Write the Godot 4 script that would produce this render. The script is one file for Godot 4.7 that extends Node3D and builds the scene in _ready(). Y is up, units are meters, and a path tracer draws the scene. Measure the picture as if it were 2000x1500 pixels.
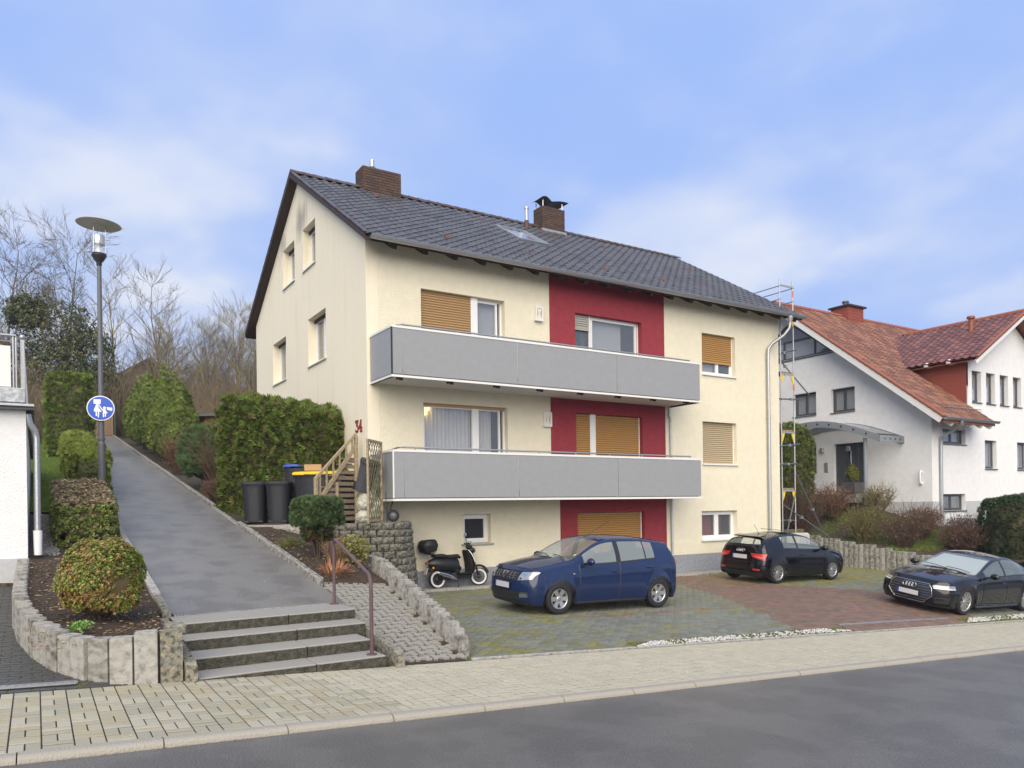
extends Node3D
# Street scene: cream and red apartment house on a sloping street, footpath with steps, parked cars, neighbours.
# World axes follow the house: x along its front, -z into the plot, y up, metres. y = 0 is the parking level at the house.

var M := {}
var base_of := {}
var used := {}
var rng := RandomNumberGenerator.new()


class MB:
	# collects faces; quad corners run counter-clockwise seen from outside
	var v := PackedVector3Array()
	var n := PackedVector3Array()
	var c := PackedColorArray()
	var uv := PackedVector2Array()
	var col := Color(1, 1, 1)
	var use_col := false
	var use_uv := false

	func tri(a: Vector3, b: Vector3, d: Vector3, na = null, nb = null, nd = null) -> void:
		var f := (b - a).cross(d - a)
		if f.length_squared() < 1e-16:
			return
		f = f.normalized()
		v.append(a); v.append(d); v.append(b)
		n.append(f if na == null else na); n.append(f if nd == null else nd); n.append(f if nb == null else nb)
		if use_col:
			c.append(col); c.append(col); c.append(col)

	func quad(a: Vector3, b: Vector3, d: Vector3, e: Vector3) -> void:
		tri(a, b, d)
		tri(a, d, e)

	func quad_uv(a: Vector3, b: Vector3, d: Vector3, e: Vector3, u0: Vector2, u1: Vector2) -> void:
		use_uv = true
		tri(a, b, d)
		uv.append(u0); uv.append(u1); uv.append(Vector2(u1.x, u0.y))
		tri(a, d, e)
		uv.append(u0); uv.append(Vector2(u0.x, u1.y)); uv.append(u1)

	func box(p: Vector3, s: Vector3, b := Basis.IDENTITY) -> void:
		var h := s * 0.5
		var q := []
		for i in 8:
			q.append(p + b * Vector3(h.x * (1 if i & 1 else -1), h.y * (1 if i & 2 else -1), h.z * (1 if i & 4 else -1)))
		quad(q[4], q[5], q[7], q[6])
		quad(q[1], q[0], q[2], q[3])
		quad(q[5], q[1], q[3], q[7])
		quad(q[0], q[4], q[6], q[2])
		quad(q[6], q[7], q[3], q[2])
		quad(q[0], q[1], q[5], q[4])

	func span(a: Vector3, b: Vector3) -> void:
		box((a + b) * 0.5, (b - a).abs())

	# box with chamfered edges on all sides
	func cbox(p: Vector3, s: Vector3, ch: float, b := Basis.IDENTITY) -> void:
		var h := s * 0.5
		var g := h - Vector3.ONE * ch
		var P = func(x, y, z): return p + b * Vector3(x, y, z)
		for sx in [-1, 1]:
			var o := []
			for k in [[-1, -1], [1, -1], [1, 1], [-1, 1]]:
				o.append([k[0], k[1]])
			# faces
			_f(P.call(sx * h.x, -g.y, -g.z), P.call(sx * h.x, g.y, -g.z), P.call(sx * h.x, g.y, g.z), P.call(sx * h.x, -g.y, g.z), sx > 0)
			_f(P.call(-g.x, sx * h.y, -g.z), P.call(-g.x, sx * h.y, g.z), P.call(g.x, sx * h.y, g.z), P.call(g.x, sx * h.y, -g.z), sx > 0)
			_f(P.call(-g.x, -g.y, sx * h.z), P.call(g.x, -g.y, sx * h.z), P.call(g.x, g.y, sx * h.z), P.call(-g.x, g.y, sx * h.z), sx > 0)
			for sy in [-1, 1]:
				var pos: bool = sx * sy > 0
				_f(P.call(sx * h.x, sy * g.y, -g.z), P.call(sx * g.x, sy * h.y, -g.z), P.call(sx * g.x, sy * h.y, g.z), P.call(sx * h.x, sy * g.y, g.z), pos)
				_f(P.call(-g.x, sx * h.y, sy * g.z), P.call(-g.x, sx * g.y, sy * h.z), P.call(g.x, sx * g.y, sy * h.z), P.call(g.x, sx * h.y, sy * g.z), pos)
				_f(P.call(sx * g.x, -g.y, sy * h.z), P.call(sx * h.x, -g.y, sy * g.z), P.call(sx * h.x, g.y, sy * g.z), P.call(sx * g.x, g.y, sy * h.z), pos)
				for sz in [-1, 1]:
					var a: Vector3 = P.call(sx * h.x, sy * g.y, sz * g.z)
					var d: Vector3 = P.call(sx * g.x, sy * h.y, sz * g.z)
					var e: Vector3 = P.call(sx * g.x, sy * g.y, sz * h.z)
					if sx * sy * sz > 0:
						tri(a, d, e)
					else:
						tri(a, e, d)

	func _f(a: Vector3, b: Vector3, d: Vector3, e: Vector3, same: bool) -> void:
		if same:
			quad(a, b, d, e)
		else:
			quad(a, e, d, b)

	# rows of points, smooth normals; rows run so that (next point) x (next row) points outwards
	func grid(rows: Array, flip := false) -> void:
		var nr := rows.size()
		var nc: int = rows[0].size()
		var nn := []
		for i in nr:
			var line := PackedVector3Array()
			for j in nc:
				var du: Vector3 = rows[i][mini(j + 1, nc - 1)] - rows[i][maxi(j - 1, 0)]
				var dv: Vector3 = rows[mini(i + 1, nr - 1)][j] - rows[maxi(i - 1, 0)][j]
				if du.length_squared() < 1e-14:
					var i2 := i + 1 if i + 1 < nr else i - 1
					du = rows[i2][mini(j + 1, nc - 1)] - rows[i2][maxi(j - 1, 0)]
				var f := du.cross(dv)
				if flip:
					f = -f
				line.append(f.normalized() if f.length_squared() > 1e-18 else Vector3.UP)
			nn.append(line)
		for i in nr - 1:
			for j in nc - 1:
				var a: Vector3 = rows[i][j]
				var b: Vector3 = rows[i][j + 1]
				var d: Vector3 = rows[i + 1][j + 1]
				var e: Vector3 = rows[i + 1][j]
				if flip:
					tri(a, d, b, nn[i][j], nn[i + 1][j + 1], nn[i][j + 1])
					tri(a, e, d, nn[i][j], nn[i + 1][j], nn[i + 1][j + 1])
				else:
					tri(a, b, d, nn[i][j], nn[i][j + 1], nn[i + 1][j + 1])
					tri(a, d, e, nn[i][j], nn[i + 1][j + 1], nn[i + 1][j])

	# tapered cylinder from a to b
	func cyl(a: Vector3, b: Vector3, ra: float, rb: float, k := 10, caps := true) -> void:
		var w := (b - a).normalized()
		var x := w.cross(Vector3.UP if absf(w.y) < 0.95 else Vector3.RIGHT).normalized()
		var y := w.cross(x)
		for i in k:
			var t0 := TAU * i / k
			var t1 := TAU * (i + 1) / k
			var d0 := x * cos(t0) + y * sin(t0)
			var d1 := x * cos(t1) + y * sin(t1)
			tri(a + d0 * ra, a + d1 * ra, b + d1 * rb, d0, d1, d1)
			tri(a + d0 * ra, b + d1 * rb, b + d0 * rb, d0, d1, d0)
			if caps:
				tri(b, b + d0 * rb, b + d1 * rb)
				tri(a, a + d1 * ra, a + d0 * ra)

	func tube(p: Array, r, k := 10, caps := true) -> void:
		var rows := []
		var x := Vector3.ZERO
		for i in p.size():
			var w: Vector3 = (p[mini(i + 1, p.size() - 1)] - p[maxi(i - 1, 0)]).normalized()
			if i == 0:
				x = w.cross(Vector3.UP if absf(w.y) < 0.9 else Vector3.RIGHT).normalized()
			else:
				x = (x - w * x.dot(w)).normalized()
			var y := w.cross(x)
			var rr: float = r[i] if r is Array else r
			var line := PackedVector3Array()
			for j in k + 1:
				var t := TAU * j / k
				line.append(p[i] + (x * cos(t) + y * sin(t)) * rr)
			rows.append(line)
		grid(rows)
		if caps:
			for j in k:
				tri(p[0], rows[0][j + 1], rows[0][j])
				tri(p[-1], rows[-1][j], rows[-1][j + 1])

	# profile of (radius, height) turned round an axis; heights run along the axis
	func lathe(o: Vector3, axis: Vector3, prof: Array, k := 20) -> void:
		var x := axis.cross(Vector3.UP if absf(axis.y) < 0.9 else Vector3.RIGHT).normalized()
		var y := axis.cross(x)
		var rows := []
		for q in prof:
			var line := PackedVector3Array()
			for j in k + 1:
				var t := TAU * j / k
				line.append(o + axis * q[1] + (x * cos(t) + y * sin(t)) * q[0])
			rows.append(line)
		grid(rows)

	# flat polygon (local x, y) swept along local z from z0 to z1
	func prism(poly: PackedVector2Array, z0: float, z1: float, t := Transform3D.IDENTITY) -> void:
		var q := poly
		if Geometry2D.is_polygon_clockwise(q):
			q = q.duplicate()
			q.reverse()
		var ix := Geometry2D.triangulate_polygon(q)
		for i in range(0, ix.size(), 3):
			var a := q[ix[i]]
			var b := q[ix[i + 1]]
			var d := q[ix[i + 2]]
			if (b - a).cross(d - a) < 0:
				var w := b
				b = d
				d = w
			tri(t * Vector3(a.x, a.y, z1), t * Vector3(b.x, b.y, z1), t * Vector3(d.x, d.y, z1))
			tri(t * Vector3(a.x, a.y, z0), t * Vector3(d.x, d.y, z0), t * Vector3(b.x, b.y, z0))
		for i in q.size():
			var a := q[i]
			var b := q[(i + 1) % q.size()]
			quad(t * Vector3(a.x, a.y, z0), t * Vector3(b.x, b.y, z0), t * Vector3(b.x, b.y, z1), t * Vector3(a.x, a.y, z1))

	func ball(o: Vector3, r: Vector3, k := 12, b := Basis.IDENTITY) -> void:
		var rows := []
		for i in k / 2 + 1:
			var la := -PI / 2 + PI * i / (k / 2)
			var line := PackedVector3Array()
			for j in k + 1:
				var t := -TAU * j / k
				line.append(o + b * Vector3(cos(la) * cos(t) * r.x, sin(la) * r.y, cos(la) * sin(t) * r.z))
			rows.append(line)
		grid(rows)

	func mesh() -> ArrayMesh:
		var a := []
		a.resize(Mesh.ARRAY_MAX)
		a[Mesh.ARRAY_VERTEX] = v
		a[Mesh.ARRAY_NORMAL] = n
		if use_col:
			a[Mesh.ARRAY_COLOR] = c
		if use_uv:
			a[Mesh.ARRAY_TEX_UV] = uv
		var m := ArrayMesh.new()
		if v.size():
			m.add_surface_from_arrays(Mesh.PRIMITIVE_TRIANGLES, a)
		return m


func fresh(called: String) -> String:
	if not used.has(called):
		used[called] = 0
		return called
	used[called] += 1
	return "%s_%03d" % [called, used[called]]


func tag(o: Node3D, label: String, category: String, group := "", kind := "") -> Node3D:
	if label:
		o.set_meta("label", label)
	if category:
		o.set_meta("category", category)
	if group:
		o.set_meta("group", group)
	if kind:
		o.set_meta("kind", kind)
	return o


# a thing: a Node3D at its base; meshes given to part() for it are in world metres unless turned
func thing(called: String, label: String, category: String, at := Vector3.ZERO, group := "", local := false) -> Node3D:
	var o := Node3D.new()
	o.name = fresh(called)
	add_child(o)
	o.position = at
	if not local:
		base_of[o] = at
	return tag(o, label, category, group)


func part(parent: Node3D, called: String, mb, mat: Material, t := Transform3D.IDENTITY) -> MeshInstance3D:
	var o := MeshInstance3D.new()
	o.name = called
	o.mesh = mb.mesh() if mb is MB else mb
	o.material_override = mat
	o.transform = t
	if base_of.has(parent):
		o.position -= base_of[parent]
	parent.add_child(o, true)
	return o


func structure(called: String, mb, mat: Material) -> MeshInstance3D:
	var o := MeshInstance3D.new()
	o.name = fresh(called)
	o.mesh = mb.mesh() if mb is MB else mb
	o.material_override = mat
	add_child(o)
	o.set_meta("kind", "structure")
	return o


func many(parent: Node3D, called: String, mesh: Mesh, mat: Material, xf: Array, cols := PackedColorArray(), stuff := true) -> MultiMeshInstance3D:
	var mm := MultiMesh.new()
	mm.transform_format = MultiMesh.TRANSFORM_3D
	mm.use_colors = cols.size() > 0
	mm.mesh = mesh
	mm.instance_count = xf.size()
	var buf := PackedFloat32Array()
	var stride := 16 if cols.size() else 12
	buf.resize(xf.size() * stride)
	for i in xf.size():
		var t: Transform3D = xf[i]
		var k := i * stride
		buf[k] = t.basis.x.x; buf[k + 1] = t.basis.y.x; buf[k + 2] = t.basis.z.x; buf[k + 3] = t.origin.x
		buf[k + 4] = t.basis.x.y; buf[k + 5] = t.basis.y.y; buf[k + 6] = t.basis.z.y; buf[k + 7] = t.origin.y
		buf[k + 8] = t.basis.x.z; buf[k + 9] = t.basis.y.z; buf[k + 10] = t.basis.z.z; buf[k + 11] = t.origin.z
		if cols.size():
			buf[k + 12] = cols[i].r; buf[k + 13] = cols[i].g; buf[k + 14] = cols[i].b; buf[k + 15] = 1.0
	mm.buffer = buf
	var o := MultiMeshInstance3D.new()
	o.name = called
	o.multimesh = mm
	o.material_override = mat
	if base_of.has(parent):
		o.position -= base_of[parent]
	parent.add_child(o, true)
	if stuff:
		o.set_meta("kind", "stuff")
	return o


# ---------- heights of the ground ----------
func street_y(x: float) -> float:
	return 0.337 - 0.058 * x


func lot_y(x: float, z: float) -> float:
	var t := clampf((-z - 9.1) / 8.1, 0.0, 1.0)
	var g := 0.5 * (pow(t, 0.45) + 1.0 - pow(1.0 - t, 2.2))
	return lerpf(street_y(x), 0.1 - 0.0145 * (x - 8.0), g)


func path_y(z: float) -> float:
	return 0.705 + 0.148 * maxf(0.0, -z - 11.21)


func bank_y(x: float, z: float) -> float:
	# planted bank between the car park and the white house
	var a := clampf((x - 24.6) / 4.2, 0.0, 1.0)
	var low := clampf(0.88 - 0.13 * (z + 18.3), 0.12, 1.2)
	var high := clampf(0.75 + (-14.5 - z) * 0.30, 0.35, 2.45)
	return lerpf(low, high, smoothstep(0.0, 1.0, a))


# ---------- materials ----------
func noise(freq: float, oct: int, sd: int, kind := FastNoiseLite.TYPE_SIMPLEX_SMOOTH) -> FastNoiseLite:
	var f := FastNoiseLite.new()
	f.noise_type = kind
	f.frequency = freq
	f.seed = sd
	f.fractal_octaves = oct
	return f


func ntex(freq: float, oct: int, sd: int, ramp: Array, size := 512, kind := FastNoiseLite.TYPE_SIMPLEX_SMOOTH) -> NoiseTexture2D:
	var t := NoiseTexture2D.new()
	t.width = size
	t.height = size
	t.seamless = true
	t.seamless_blend_skirt = 0.15
	t.noise = noise(freq, oct, sd, kind)
	if ramp.size():
		var g := Gradient.new()
		g.offsets = PackedFloat32Array(ramp.map(func(r): return r[0]))
		g.colors = PackedColorArray(ramp.map(func(r): return r[1]))
		t.color_ramp = g
	return t


func bumps(freq: float, oct: int, sd: int, strength := 4.0, size := 512, kind := FastNoiseLite.TYPE_SIMPLEX_SMOOTH) -> NoiseTexture2D:
	var t := ntex(freq, oct, sd, [], size, kind)
	t.as_normal_map = true
	t.bump_strength = strength
	return t


func lin(r: float, g: float, b: float) -> Color:
	return Color(r, g, b).linear_to_srgb()


func mat(called: String, c: Color, rough := 0.8, metal := 0.0) -> StandardMaterial3D:
	var m := StandardMaterial3D.new()
	m.resource_name = called
	m.albedo_color = c
	m.roughness = rough
	m.metallic = metal
	M[called] = m
	return m


# world-mapped texture: colour wobble round the base colour (linear values), fine relief
func surf(called: String, c: Color, wobble: float, scale: float, rough := 0.85, freq := 0.02, oct := 5, sd := 1, bump := 0.0, bump_tex: Texture2D = null) -> StandardMaterial3D:
	var m := mat(called, Color.WHITE, rough)
	var a := Color(c.r * (1 - wobble), c.g * (1 - wobble), c.b * (1 - wobble)).linear_to_srgb()
	var b := Color(minf(c.r * (1 + wobble), 1), minf(c.g * (1 + wobble), 1), minf(c.b * (1 + wobble), 1)).linear_to_srgb()
	m.albedo_texture = ntex(freq, oct, sd, [[0.2, a], [0.8, b]])
	m.uv1_triplanar = true
	m.uv1_world_triplanar = true
	m.uv1_scale = Vector3.ONE * scale
	if bump > 0.0:
		m.normal_enabled = true
		m.normal_texture = bump_tex
		m.normal_scale = bump
	return m


func glass(called: String, tint: Color, alpha: float) -> StandardMaterial3D:
	var m := mat(called, tint, 0.03)
	m.albedo_color.a = alpha
	m.transparency = BaseMaterial3D.TRANSPARENCY_ALPHA
	m.metallic_specular = 0.75
	return m


func make_materials() -> void:
	var grain := bumps(0.12, 3, 5, 6.0)
	var rough_grain := bumps(0.06, 4, 6, 8.0)
	var pebble := bumps(0.09, 2, 7, 10.0, 512, FastNoiseLite.TYPE_CELLULAR)
	surf("cream_render", Color(0.78, 0.725, 0.555), 0.022, 0.45, 0.9, 0.012, 6, 11, 0.6, grain)
	surf("red_render", Color(0.29, 0.034, 0.046), 0.07, 0.5, 0.88, 0.015, 6, 12, 0.6, grain)
	surf("white_render", Color(0.78, 0.78, 0.77), 0.03, 0.4, 0.9, 0.012, 5, 13, 0.3, grain)
	surf("grey_plinth", Color(0.27, 0.29, 0.32), 0.10, 0.8, 0.75, 0.02, 4, 14, 0.3, grain)
	surf("pale_plinth", Color(0.47, 0.48, 0.49), 0.06, 0.8, 0.85, 0.02, 4, 15, 0.2, grain)
	# wet asphalt: speckle plus damp patches that shine more
	for a in [["asphalt", Color(0.118, 0.112, 0.101), 21], ["path_asphalt", Color(0.20, 0.191, 0.175), 25]]:
		var m := surf(a[0], a[1], 0.45, 1.0, 0.5, 0.11, 3, a[2], 0.45, rough_grain)
		m.roughness = 0.40
		m.metallic_specular = 0.6
		m.detail_enabled = true
		m.detail_blend_mode = BaseMaterial3D.BLEND_MODE_MUL
		m.detail_albedo = ntex(0.008, 5, a[2] + 2, [[0.35, Color(0.90, 0.90, 0.90)], [0.62, Color(1, 1, 1)]] if a[2] == 21 else [[0.35, Color(0.89, 0.89, 0.89)], [0.5, Color(0.98, 0.98, 0.98)], [0.7, Color(1, 1, 1)]])
		m.detail_uv_layer = BaseMaterial3D.DETAIL_UV_2
		m.uv2_triplanar = true
		m.uv2_world_triplanar = true
		m.uv2_scale = Vector3.ONE * 0.23
	var speck := ntex(0.2, 2, 31, [[0.25, lin(0.33, 0.305, 0.225)], [0.6, lin(0.45, 0.42, 0.325)], [0.9, lin(0.53, 0.505, 0.41)]])
	for k in 5:
		var m := mat("paver%d" % k, [Color(0.97, 0.97, 0.96), Color(0.93, 0.92, 0.9), Color(1, 1, 1), Color(0.9, 0.91, 0.9), Color(0.95, 0.93, 0.88)][k], 0.6)
		m.albedo_texture = speck
		m.uv1_triplanar = true
		m.uv1_world_triplanar = true
		m.uv1_scale = Vector3.ONE * 1.7
		m.normal_enabled = true
		m.normal_texture = rough_grain
		m.normal_scale = 0.5
	var vp := surf("paver_tinted", Color(0.44, 0.41, 0.32), 0.16, 1.6, 0.6, 0.2, 2, 33, 0.5, rough_grain)
	vp.vertex_color_use_as_albedo = true
	var lotm := surf("lot_paver", Color(0.9, 0.9, 0.9), 0.11, 1.3, 0.6, 0.08, 4, 34, 0.6, rough_grain)
	lotm.vertex_color_use_as_albedo = true
	surf("joint_sand", Color(0.035, 0.032, 0.016), 0.5, 1.2, 0.95, 0.05, 4, 35, 0.8, rough_grain)
	surf("moss_joint", Color(0.115, 0.13, 0.022), 0.75, 0.8, 0.95, 0.035, 5, 36, 1.0, rough_grain)
	surf("kerb_stone", Color(0.34, 0.315, 0.26), 0.30, 1.3, 0.7, 0.25, 3, 37, 0.6, rough_grain)
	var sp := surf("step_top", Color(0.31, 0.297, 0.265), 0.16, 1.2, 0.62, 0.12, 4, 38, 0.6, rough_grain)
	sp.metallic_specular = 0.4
	surf("riser_shade_algae", Color(0.055, 0.051, 0.036), 0.45, 0.9, 0.75, 0.02, 5, 39, 0.8, rough_grain)  # riser shade and algae are both put into this dark colour
	# weathered concrete with lichen and algae
	var cm := surf("old_concrete", Color(0.27, 0.26, 0.235), 0.3, 0.9, 0.85, 0.02, 5, 41, 0.35, rough_grain)
	cm.albedo_texture = ntex(0.018, 6, 41, [[0.15, lin(0.09, 0.085, 0.06)], [0.42, lin(0.22, 0.21, 0.185)], [0.7, lin(0.33, 0.32, 0.30)], [0.9, lin(0.38, 0.36, 0.29)]])
	var c2 := surf("pale_concrete", Color(0.34, 0.33, 0.30), 0.22, 0.8, 0.85, 0.03, 5, 42, 0.3, rough_grain)
	c2.albedo_texture = ntex(0.022, 6, 42, [[0.1, lin(0.16, 0.155, 0.13)], [0.45, lin(0.32, 0.31, 0.28)], [0.85, lin(0.40, 0.39, 0.36)]])
	var lc := surf("lichen_concrete", Color(0.3, 0.29, 0.2), 0.3, 0.9, 0.9, 0.02, 5, 43, 0.4, rough_grain)
	lc.albedo_texture = ntex(0.025, 6, 43, [[0.2, lin(0.07, 0.068, 0.04)], [0.45, lin(0.19, 0.185, 0.155)], [0.68, lin(0.27, 0.255, 0.21)], [0.76, lin(0.27, 0.20, 0.06)], [0.88, lin(0.42, 0.41, 0.36)]])
	for k in 3:
		var bm := surf("wall_block%d" % k, Color(0.2, 0.19, 0.16), 0.4, 1.1, 0.9, 0.03, 6, 44 + k, 1.4, rough_grain)
		bm.albedo_texture = ntex(0.02, 6, 44 + k, [[0.2, lin(0.035, 0.032, 0.022)], [0.45, lin(0.12 + 0.02 * k, 0.11 + 0.02 * k, 0.085 + 0.015 * k)], [0.75, lin(0.25, 0.24, 0.20)]])
	var gp := surf("grass_block", Color(0.29, 0.275, 0.24), 0.2, 1.4, 0.75, 0.05, 5, 48, 0.8, rough_grain)
	gp.metallic_specular = 0.4
	var soil := surf("soil", Color(0.05, 0.036, 0.024), 0.6, 1.1, 0.95, 0.06, 5, 51, 1.6, pebble)
	soil.albedo_texture = ntex(0.07, 5, 51, [[0.2, lin(0.018, 0.012, 0.008)], [0.5, lin(0.06, 0.04, 0.025)], [0.8, lin(0.13, 0.085, 0.05)]])
	surf("gravel_base", Color(0.10, 0.09, 0.07), 0.7, 1.0, 0.9, 0.1, 4, 52, 1.8, pebble)
	surf("lawn_base", Color(0.07, 0.11, 0.012), 0.45, 0.8, 0.95, 0.04, 5, 53, 1.2, pebble)
	surf("hill_floor", Color(0.06, 0.048, 0.028), 0.6, 0.4, 0.95, 0.04, 5, 54, 1.2, pebble)
	# roof tiles
	for k in 4:
		var b: float = [0.85, 1.0, 1.15, 1.3][k]
		var tm := surf("dark_tile%d" % k, Color(0.062 * b, 0.060 * b, 0.062 * b), 0.35, 1.3, 0.42, 0.03, 5, 61 + k, 0.4, grain)
		tm.metallic_specular = 0.6
	surf("ridge_tile", Color(0.085, 0.052, 0.042), 0.4, 1.0, 0.6, 0.03, 4, 66, 0.5, grain)
	surf("vent_tile", Color(0.11, 0.045, 0.032), 0.2, 1.0, 0.6, 0.03, 4, 67, 0.4, grain)
	var rt := surf("red_tile", Color(0.9, 0.9, 0.9), 0.25, 0.9, 0.55, 0.03, 5, 68, 0.4, grain)
	rt.vertex_color_use_as_albedo = true
	surf("verge_tile", Color(0.28, 0.092, 0.048), 0.2, 1.0, 0.6, 0.03, 4, 69, 0.4, grain)
	surf("red_shingle", Color(0.26, 0.06, 0.034), 0.15, 1.0, 0.65, 0.03, 4, 70, 0.4, grain)
	surf("verge_board", Color(0.035, 0.020, 0.014), 0.3, 1.0, 0.7, 0.03, 4, 71, 0.3, grain)
	for k in 3:
		surf("brick%d" % k, [Color(0.085, 0.050, 0.036), Color(0.105, 0.062, 0.043), Color(0.07, 0.045, 0.036)][k], 0.25, 2.0, 0.85, 0.05, 4, 72 + k, 0.8, rough_grain)
	surf("mortar", Color(0.15, 0.13, 0.11), 0.2, 2.0, 0.95, 0.05, 4, 75, 0.6, rough_grain)
	mat("lead", lin(0.30, 0.32, 0.35), 0.5, 0.4)
	var zc := surf("zinc", Color(0.44, 0.455, 0.47), 0.16, 1.5, 0.42, 0.03, 4, 76, 0.1, grain)
	zc.metallic = 0.75
	surf("galvanised", Color(0.42, 0.435, 0.45), 0.2, 2.0, 0.45, 0.06, 3, 77, 0.1, grain).metallic = 0.7
	mat("steel_bright", lin(0.62, 0.62, 0.62), 0.25, 0.9)
	mat("aluminium_tube", lin(0.48, 0.48, 0.47), 0.42, 0.7)
	surf("lamp_grey", Color(0.115, 0.12, 0.13), 0.12, 1.4, 0.5, 0.04, 4, 78, 0.2, grain).metallic = 0.2
	mat("lamp_black", lin(0.018, 0.018, 0.02), 0.5)
	surf("shade_under", Color(0.40, 0.38, 0.33), 0.1, 1.5, 0.7, 0.04, 4, 79, 0.1, grain)
	surf("rail_brown", Color(0.115, 0.070, 0.072), 0.2, 3.0, 0.45, 0.06, 4, 80, 0.3, grain)
	surf("panel_grey", Color(0.285, 0.293, 0.30), 0.025, 0.7, 0.42, 0.012, 4, 81, 0.04, grain)
	var wf := mat("white_plastic", lin(0.80, 0.80, 0.79), 0.35)
	wf.metallic_specular = 0.5
	mat("white_metal", lin(0.74, 0.73, 0.70), 0.4)
	mat("grey_frame", lin(0.060, 0.066, 0.076), 0.45)
	surf("slab_soffit", Color(0.56, 0.55, 0.53), 0.05, 0.7, 0.9, 0.02, 4, 82, 0.1, grain)
	mat("shutter_amber", lin(0.43, 0.24, 0.075), 0.5)
	mat("shutter_brown", lin(0.42, 0.265, 0.125), 0.5)
	mat("shutter_beige", lin(0.46, 0.37, 0.235), 0.55)
	mat("shutter_grey", lin(0.40, 0.38, 0.33), 0.55)
	glass("window_glass", lin(0.30, 0.33, 0.36), 0.16)
	glass("clear_glass", lin(0.7, 0.75, 0.75), 0.12)
	glass("tinted_glass", lin(0.03, 0.035, 0.04), 0.45)
	glass("car_glass", lin(0.42, 0.50, 0.48), 0.22)
	var mg := glass("misted_glass", lin(0.34, 0.39, 0.39), 0.5)
	mg.roughness = 0.3
	var cu := mat("curtain_white", lin(0.72, 0.73, 0.75), 0.9)
	cu.backlight_enabled = true
	cu.backlight = lin(0.25, 0.25, 0.25)
	mat("blind_grey", lin(0.42, 0.44, 0.46), 0.85)
	mat("curtain_red", lin(0.22, 0.025, 0.04), 0.9)
	mat("room_dark", lin(0.12, 0.11, 0.10), 0.9)
	mat("black_rubber", lin(0.014, 0.014, 0.015), 0.75)
	mat("black_plastic", lin(0.016, 0.016, 0.018), 0.5)
	surf("bin_black", Color(0.020, 0.022, 0.028), 0.25, 1.5, 0.55, 0.03, 5, 83, 0.15, grain)
	mat("bin_yellow", lin(0.72, 0.50, 0.02), 0.5)
	mat("bin_blue", lin(0.035, 0.075, 0.36), 0.5)
	surf("cardboard", Color(0.40, 0.26, 0.14), 0.1, 1.5, 0.85, 0.04, 4, 84, 0.2, grain)
	var bg := mat("bag_white", lin(0.50, 0.50, 0.41), 0.4)
	bg.backlight_enabled = true
	bg.backlight = lin(0.2, 0.2, 0.16)
	surf("old_wood", Color(0.21, 0.17, 0.125), 0.35, 1.2, 0.85, 0.03, 5, 85, 0.5, grain)
	surf("pale_wood", Color(0.33, 0.265, 0.17), 0.3, 1.2, 0.8, 0.03, 5, 86, 0.4, grain)
	surf("green_wood", Color(0.145, 0.13, 0.06), 0.4, 1.2, 0.9, 0.03, 5, 87, 0.5, grain)
	surf("gate_wood", Color(0.23, 0.15, 0.09), 0.3, 0.9, 0.85, 0.03, 5, 88, 0.4, grain)
	surf("bark", Color(0.085, 0.07, 0.05), 0.45, 1.5, 0.95, 0.03, 5, 89, 1.0, rough_grain)
	surf("green_bark", Color(0.12, 0.105, 0.045), 0.45, 1.5, 0.95, 0.03, 5, 90, 1.0, rough_grain)
	for a in [["leaf", 0.5], ["leaf_soft", 0.75]]:
		var lm := mat(a[0], Color.WHITE, a[1])
		lm.vertex_color_use_as_albedo = true
		lm.backlight_enabled = true
		lm.backlight = lin(0.12, 0.14, 0.03)
		lm.cull_mode = BaseMaterial3D.CULL_DISABLED
	var tw := mat("twig", Color.WHITE, 0.9)
	tw.vertex_color_use_as_albedo = true
	var st := mat("pebble", Color.WHITE, 0.75)
	st.vertex_color_use_as_albedo = true
	mat("sign_blue", lin(0.020, 0.085, 0.48), 0.4)
	mat("sign_white", lin(0.80, 0.80, 0.80), 0.4)
	mat("number_red", lin(0.27, 0.045, 0.04), 0.6)
	mat("yellow_paint", lin(0.72, 0.52, 0.03), 0.5)
	mat("orange_paint", lin(0.62, 0.16, 0.04), 0.5)
	surf("shed_orange", Color(0.42, 0.19, 0.035), 0.15, 0.8, 0.8, 0.03, 4, 91, 0.3, grain)
	# car paint
	for a in [["paint_blue", Color(0.008, 0.019, 0.066)], ["paint_black", Color(0.0035, 0.0035, 0.0045)], ["paint_black2", Color(0.004, 0.004, 0.005)]]:
		var pm := surf(a[0], a[1], 0.10, 1.5, 0.32, 0.05, 4, 92, 0.0)
		pm.clearcoat_enabled = true
		pm.clearcoat = 1.0
		pm.clearcoat_roughness = 0.03
		pm.roughness = 0.45
		pm.metallic_specular = 0.2
	mat("scooter_black", lin(0.012, 0.012, 0.013), 0.42)
	mat("chrome", lin(0.60, 0.60, 0.60), 0.12, 1.0)
	mat("alloy", lin(0.55, 0.55, 0.55), 0.3, 0.8)
	mat("alloy_dark", lin(0.05, 0.05, 0.052), 0.45, 0.5)
	mat("seat_cloth", lin(0.03, 0.03, 0.032), 0.85)
	var hl := mat("lamp_lens", lin(0.30, 0.32, 0.34), 0.10)
	hl.metallic = 0.35
	var tl := mat("tail_red", lin(0.42, 0.012, 0.014), 0.12)
	tl.clearcoat_enabled = true
	mat("tail_pale", lin(0.62, 0.16, 0.14), 0.15)
	mat("indicator", lin(0.75, 0.28, 0.02), 0.2)
	mat("plate_white", lin(0.52, 0.52, 0.53), 0.5)
	mat("plate_blue", lin(0.02, 0.05, 0.40), 0.5)
	mat("white_wall_tyre", lin(0.62, 0.62, 0.60), 0.6)
	var bm2 := mat("bulb_warm", lin(0.9, 0.75, 0.4), 0.4)
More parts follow.
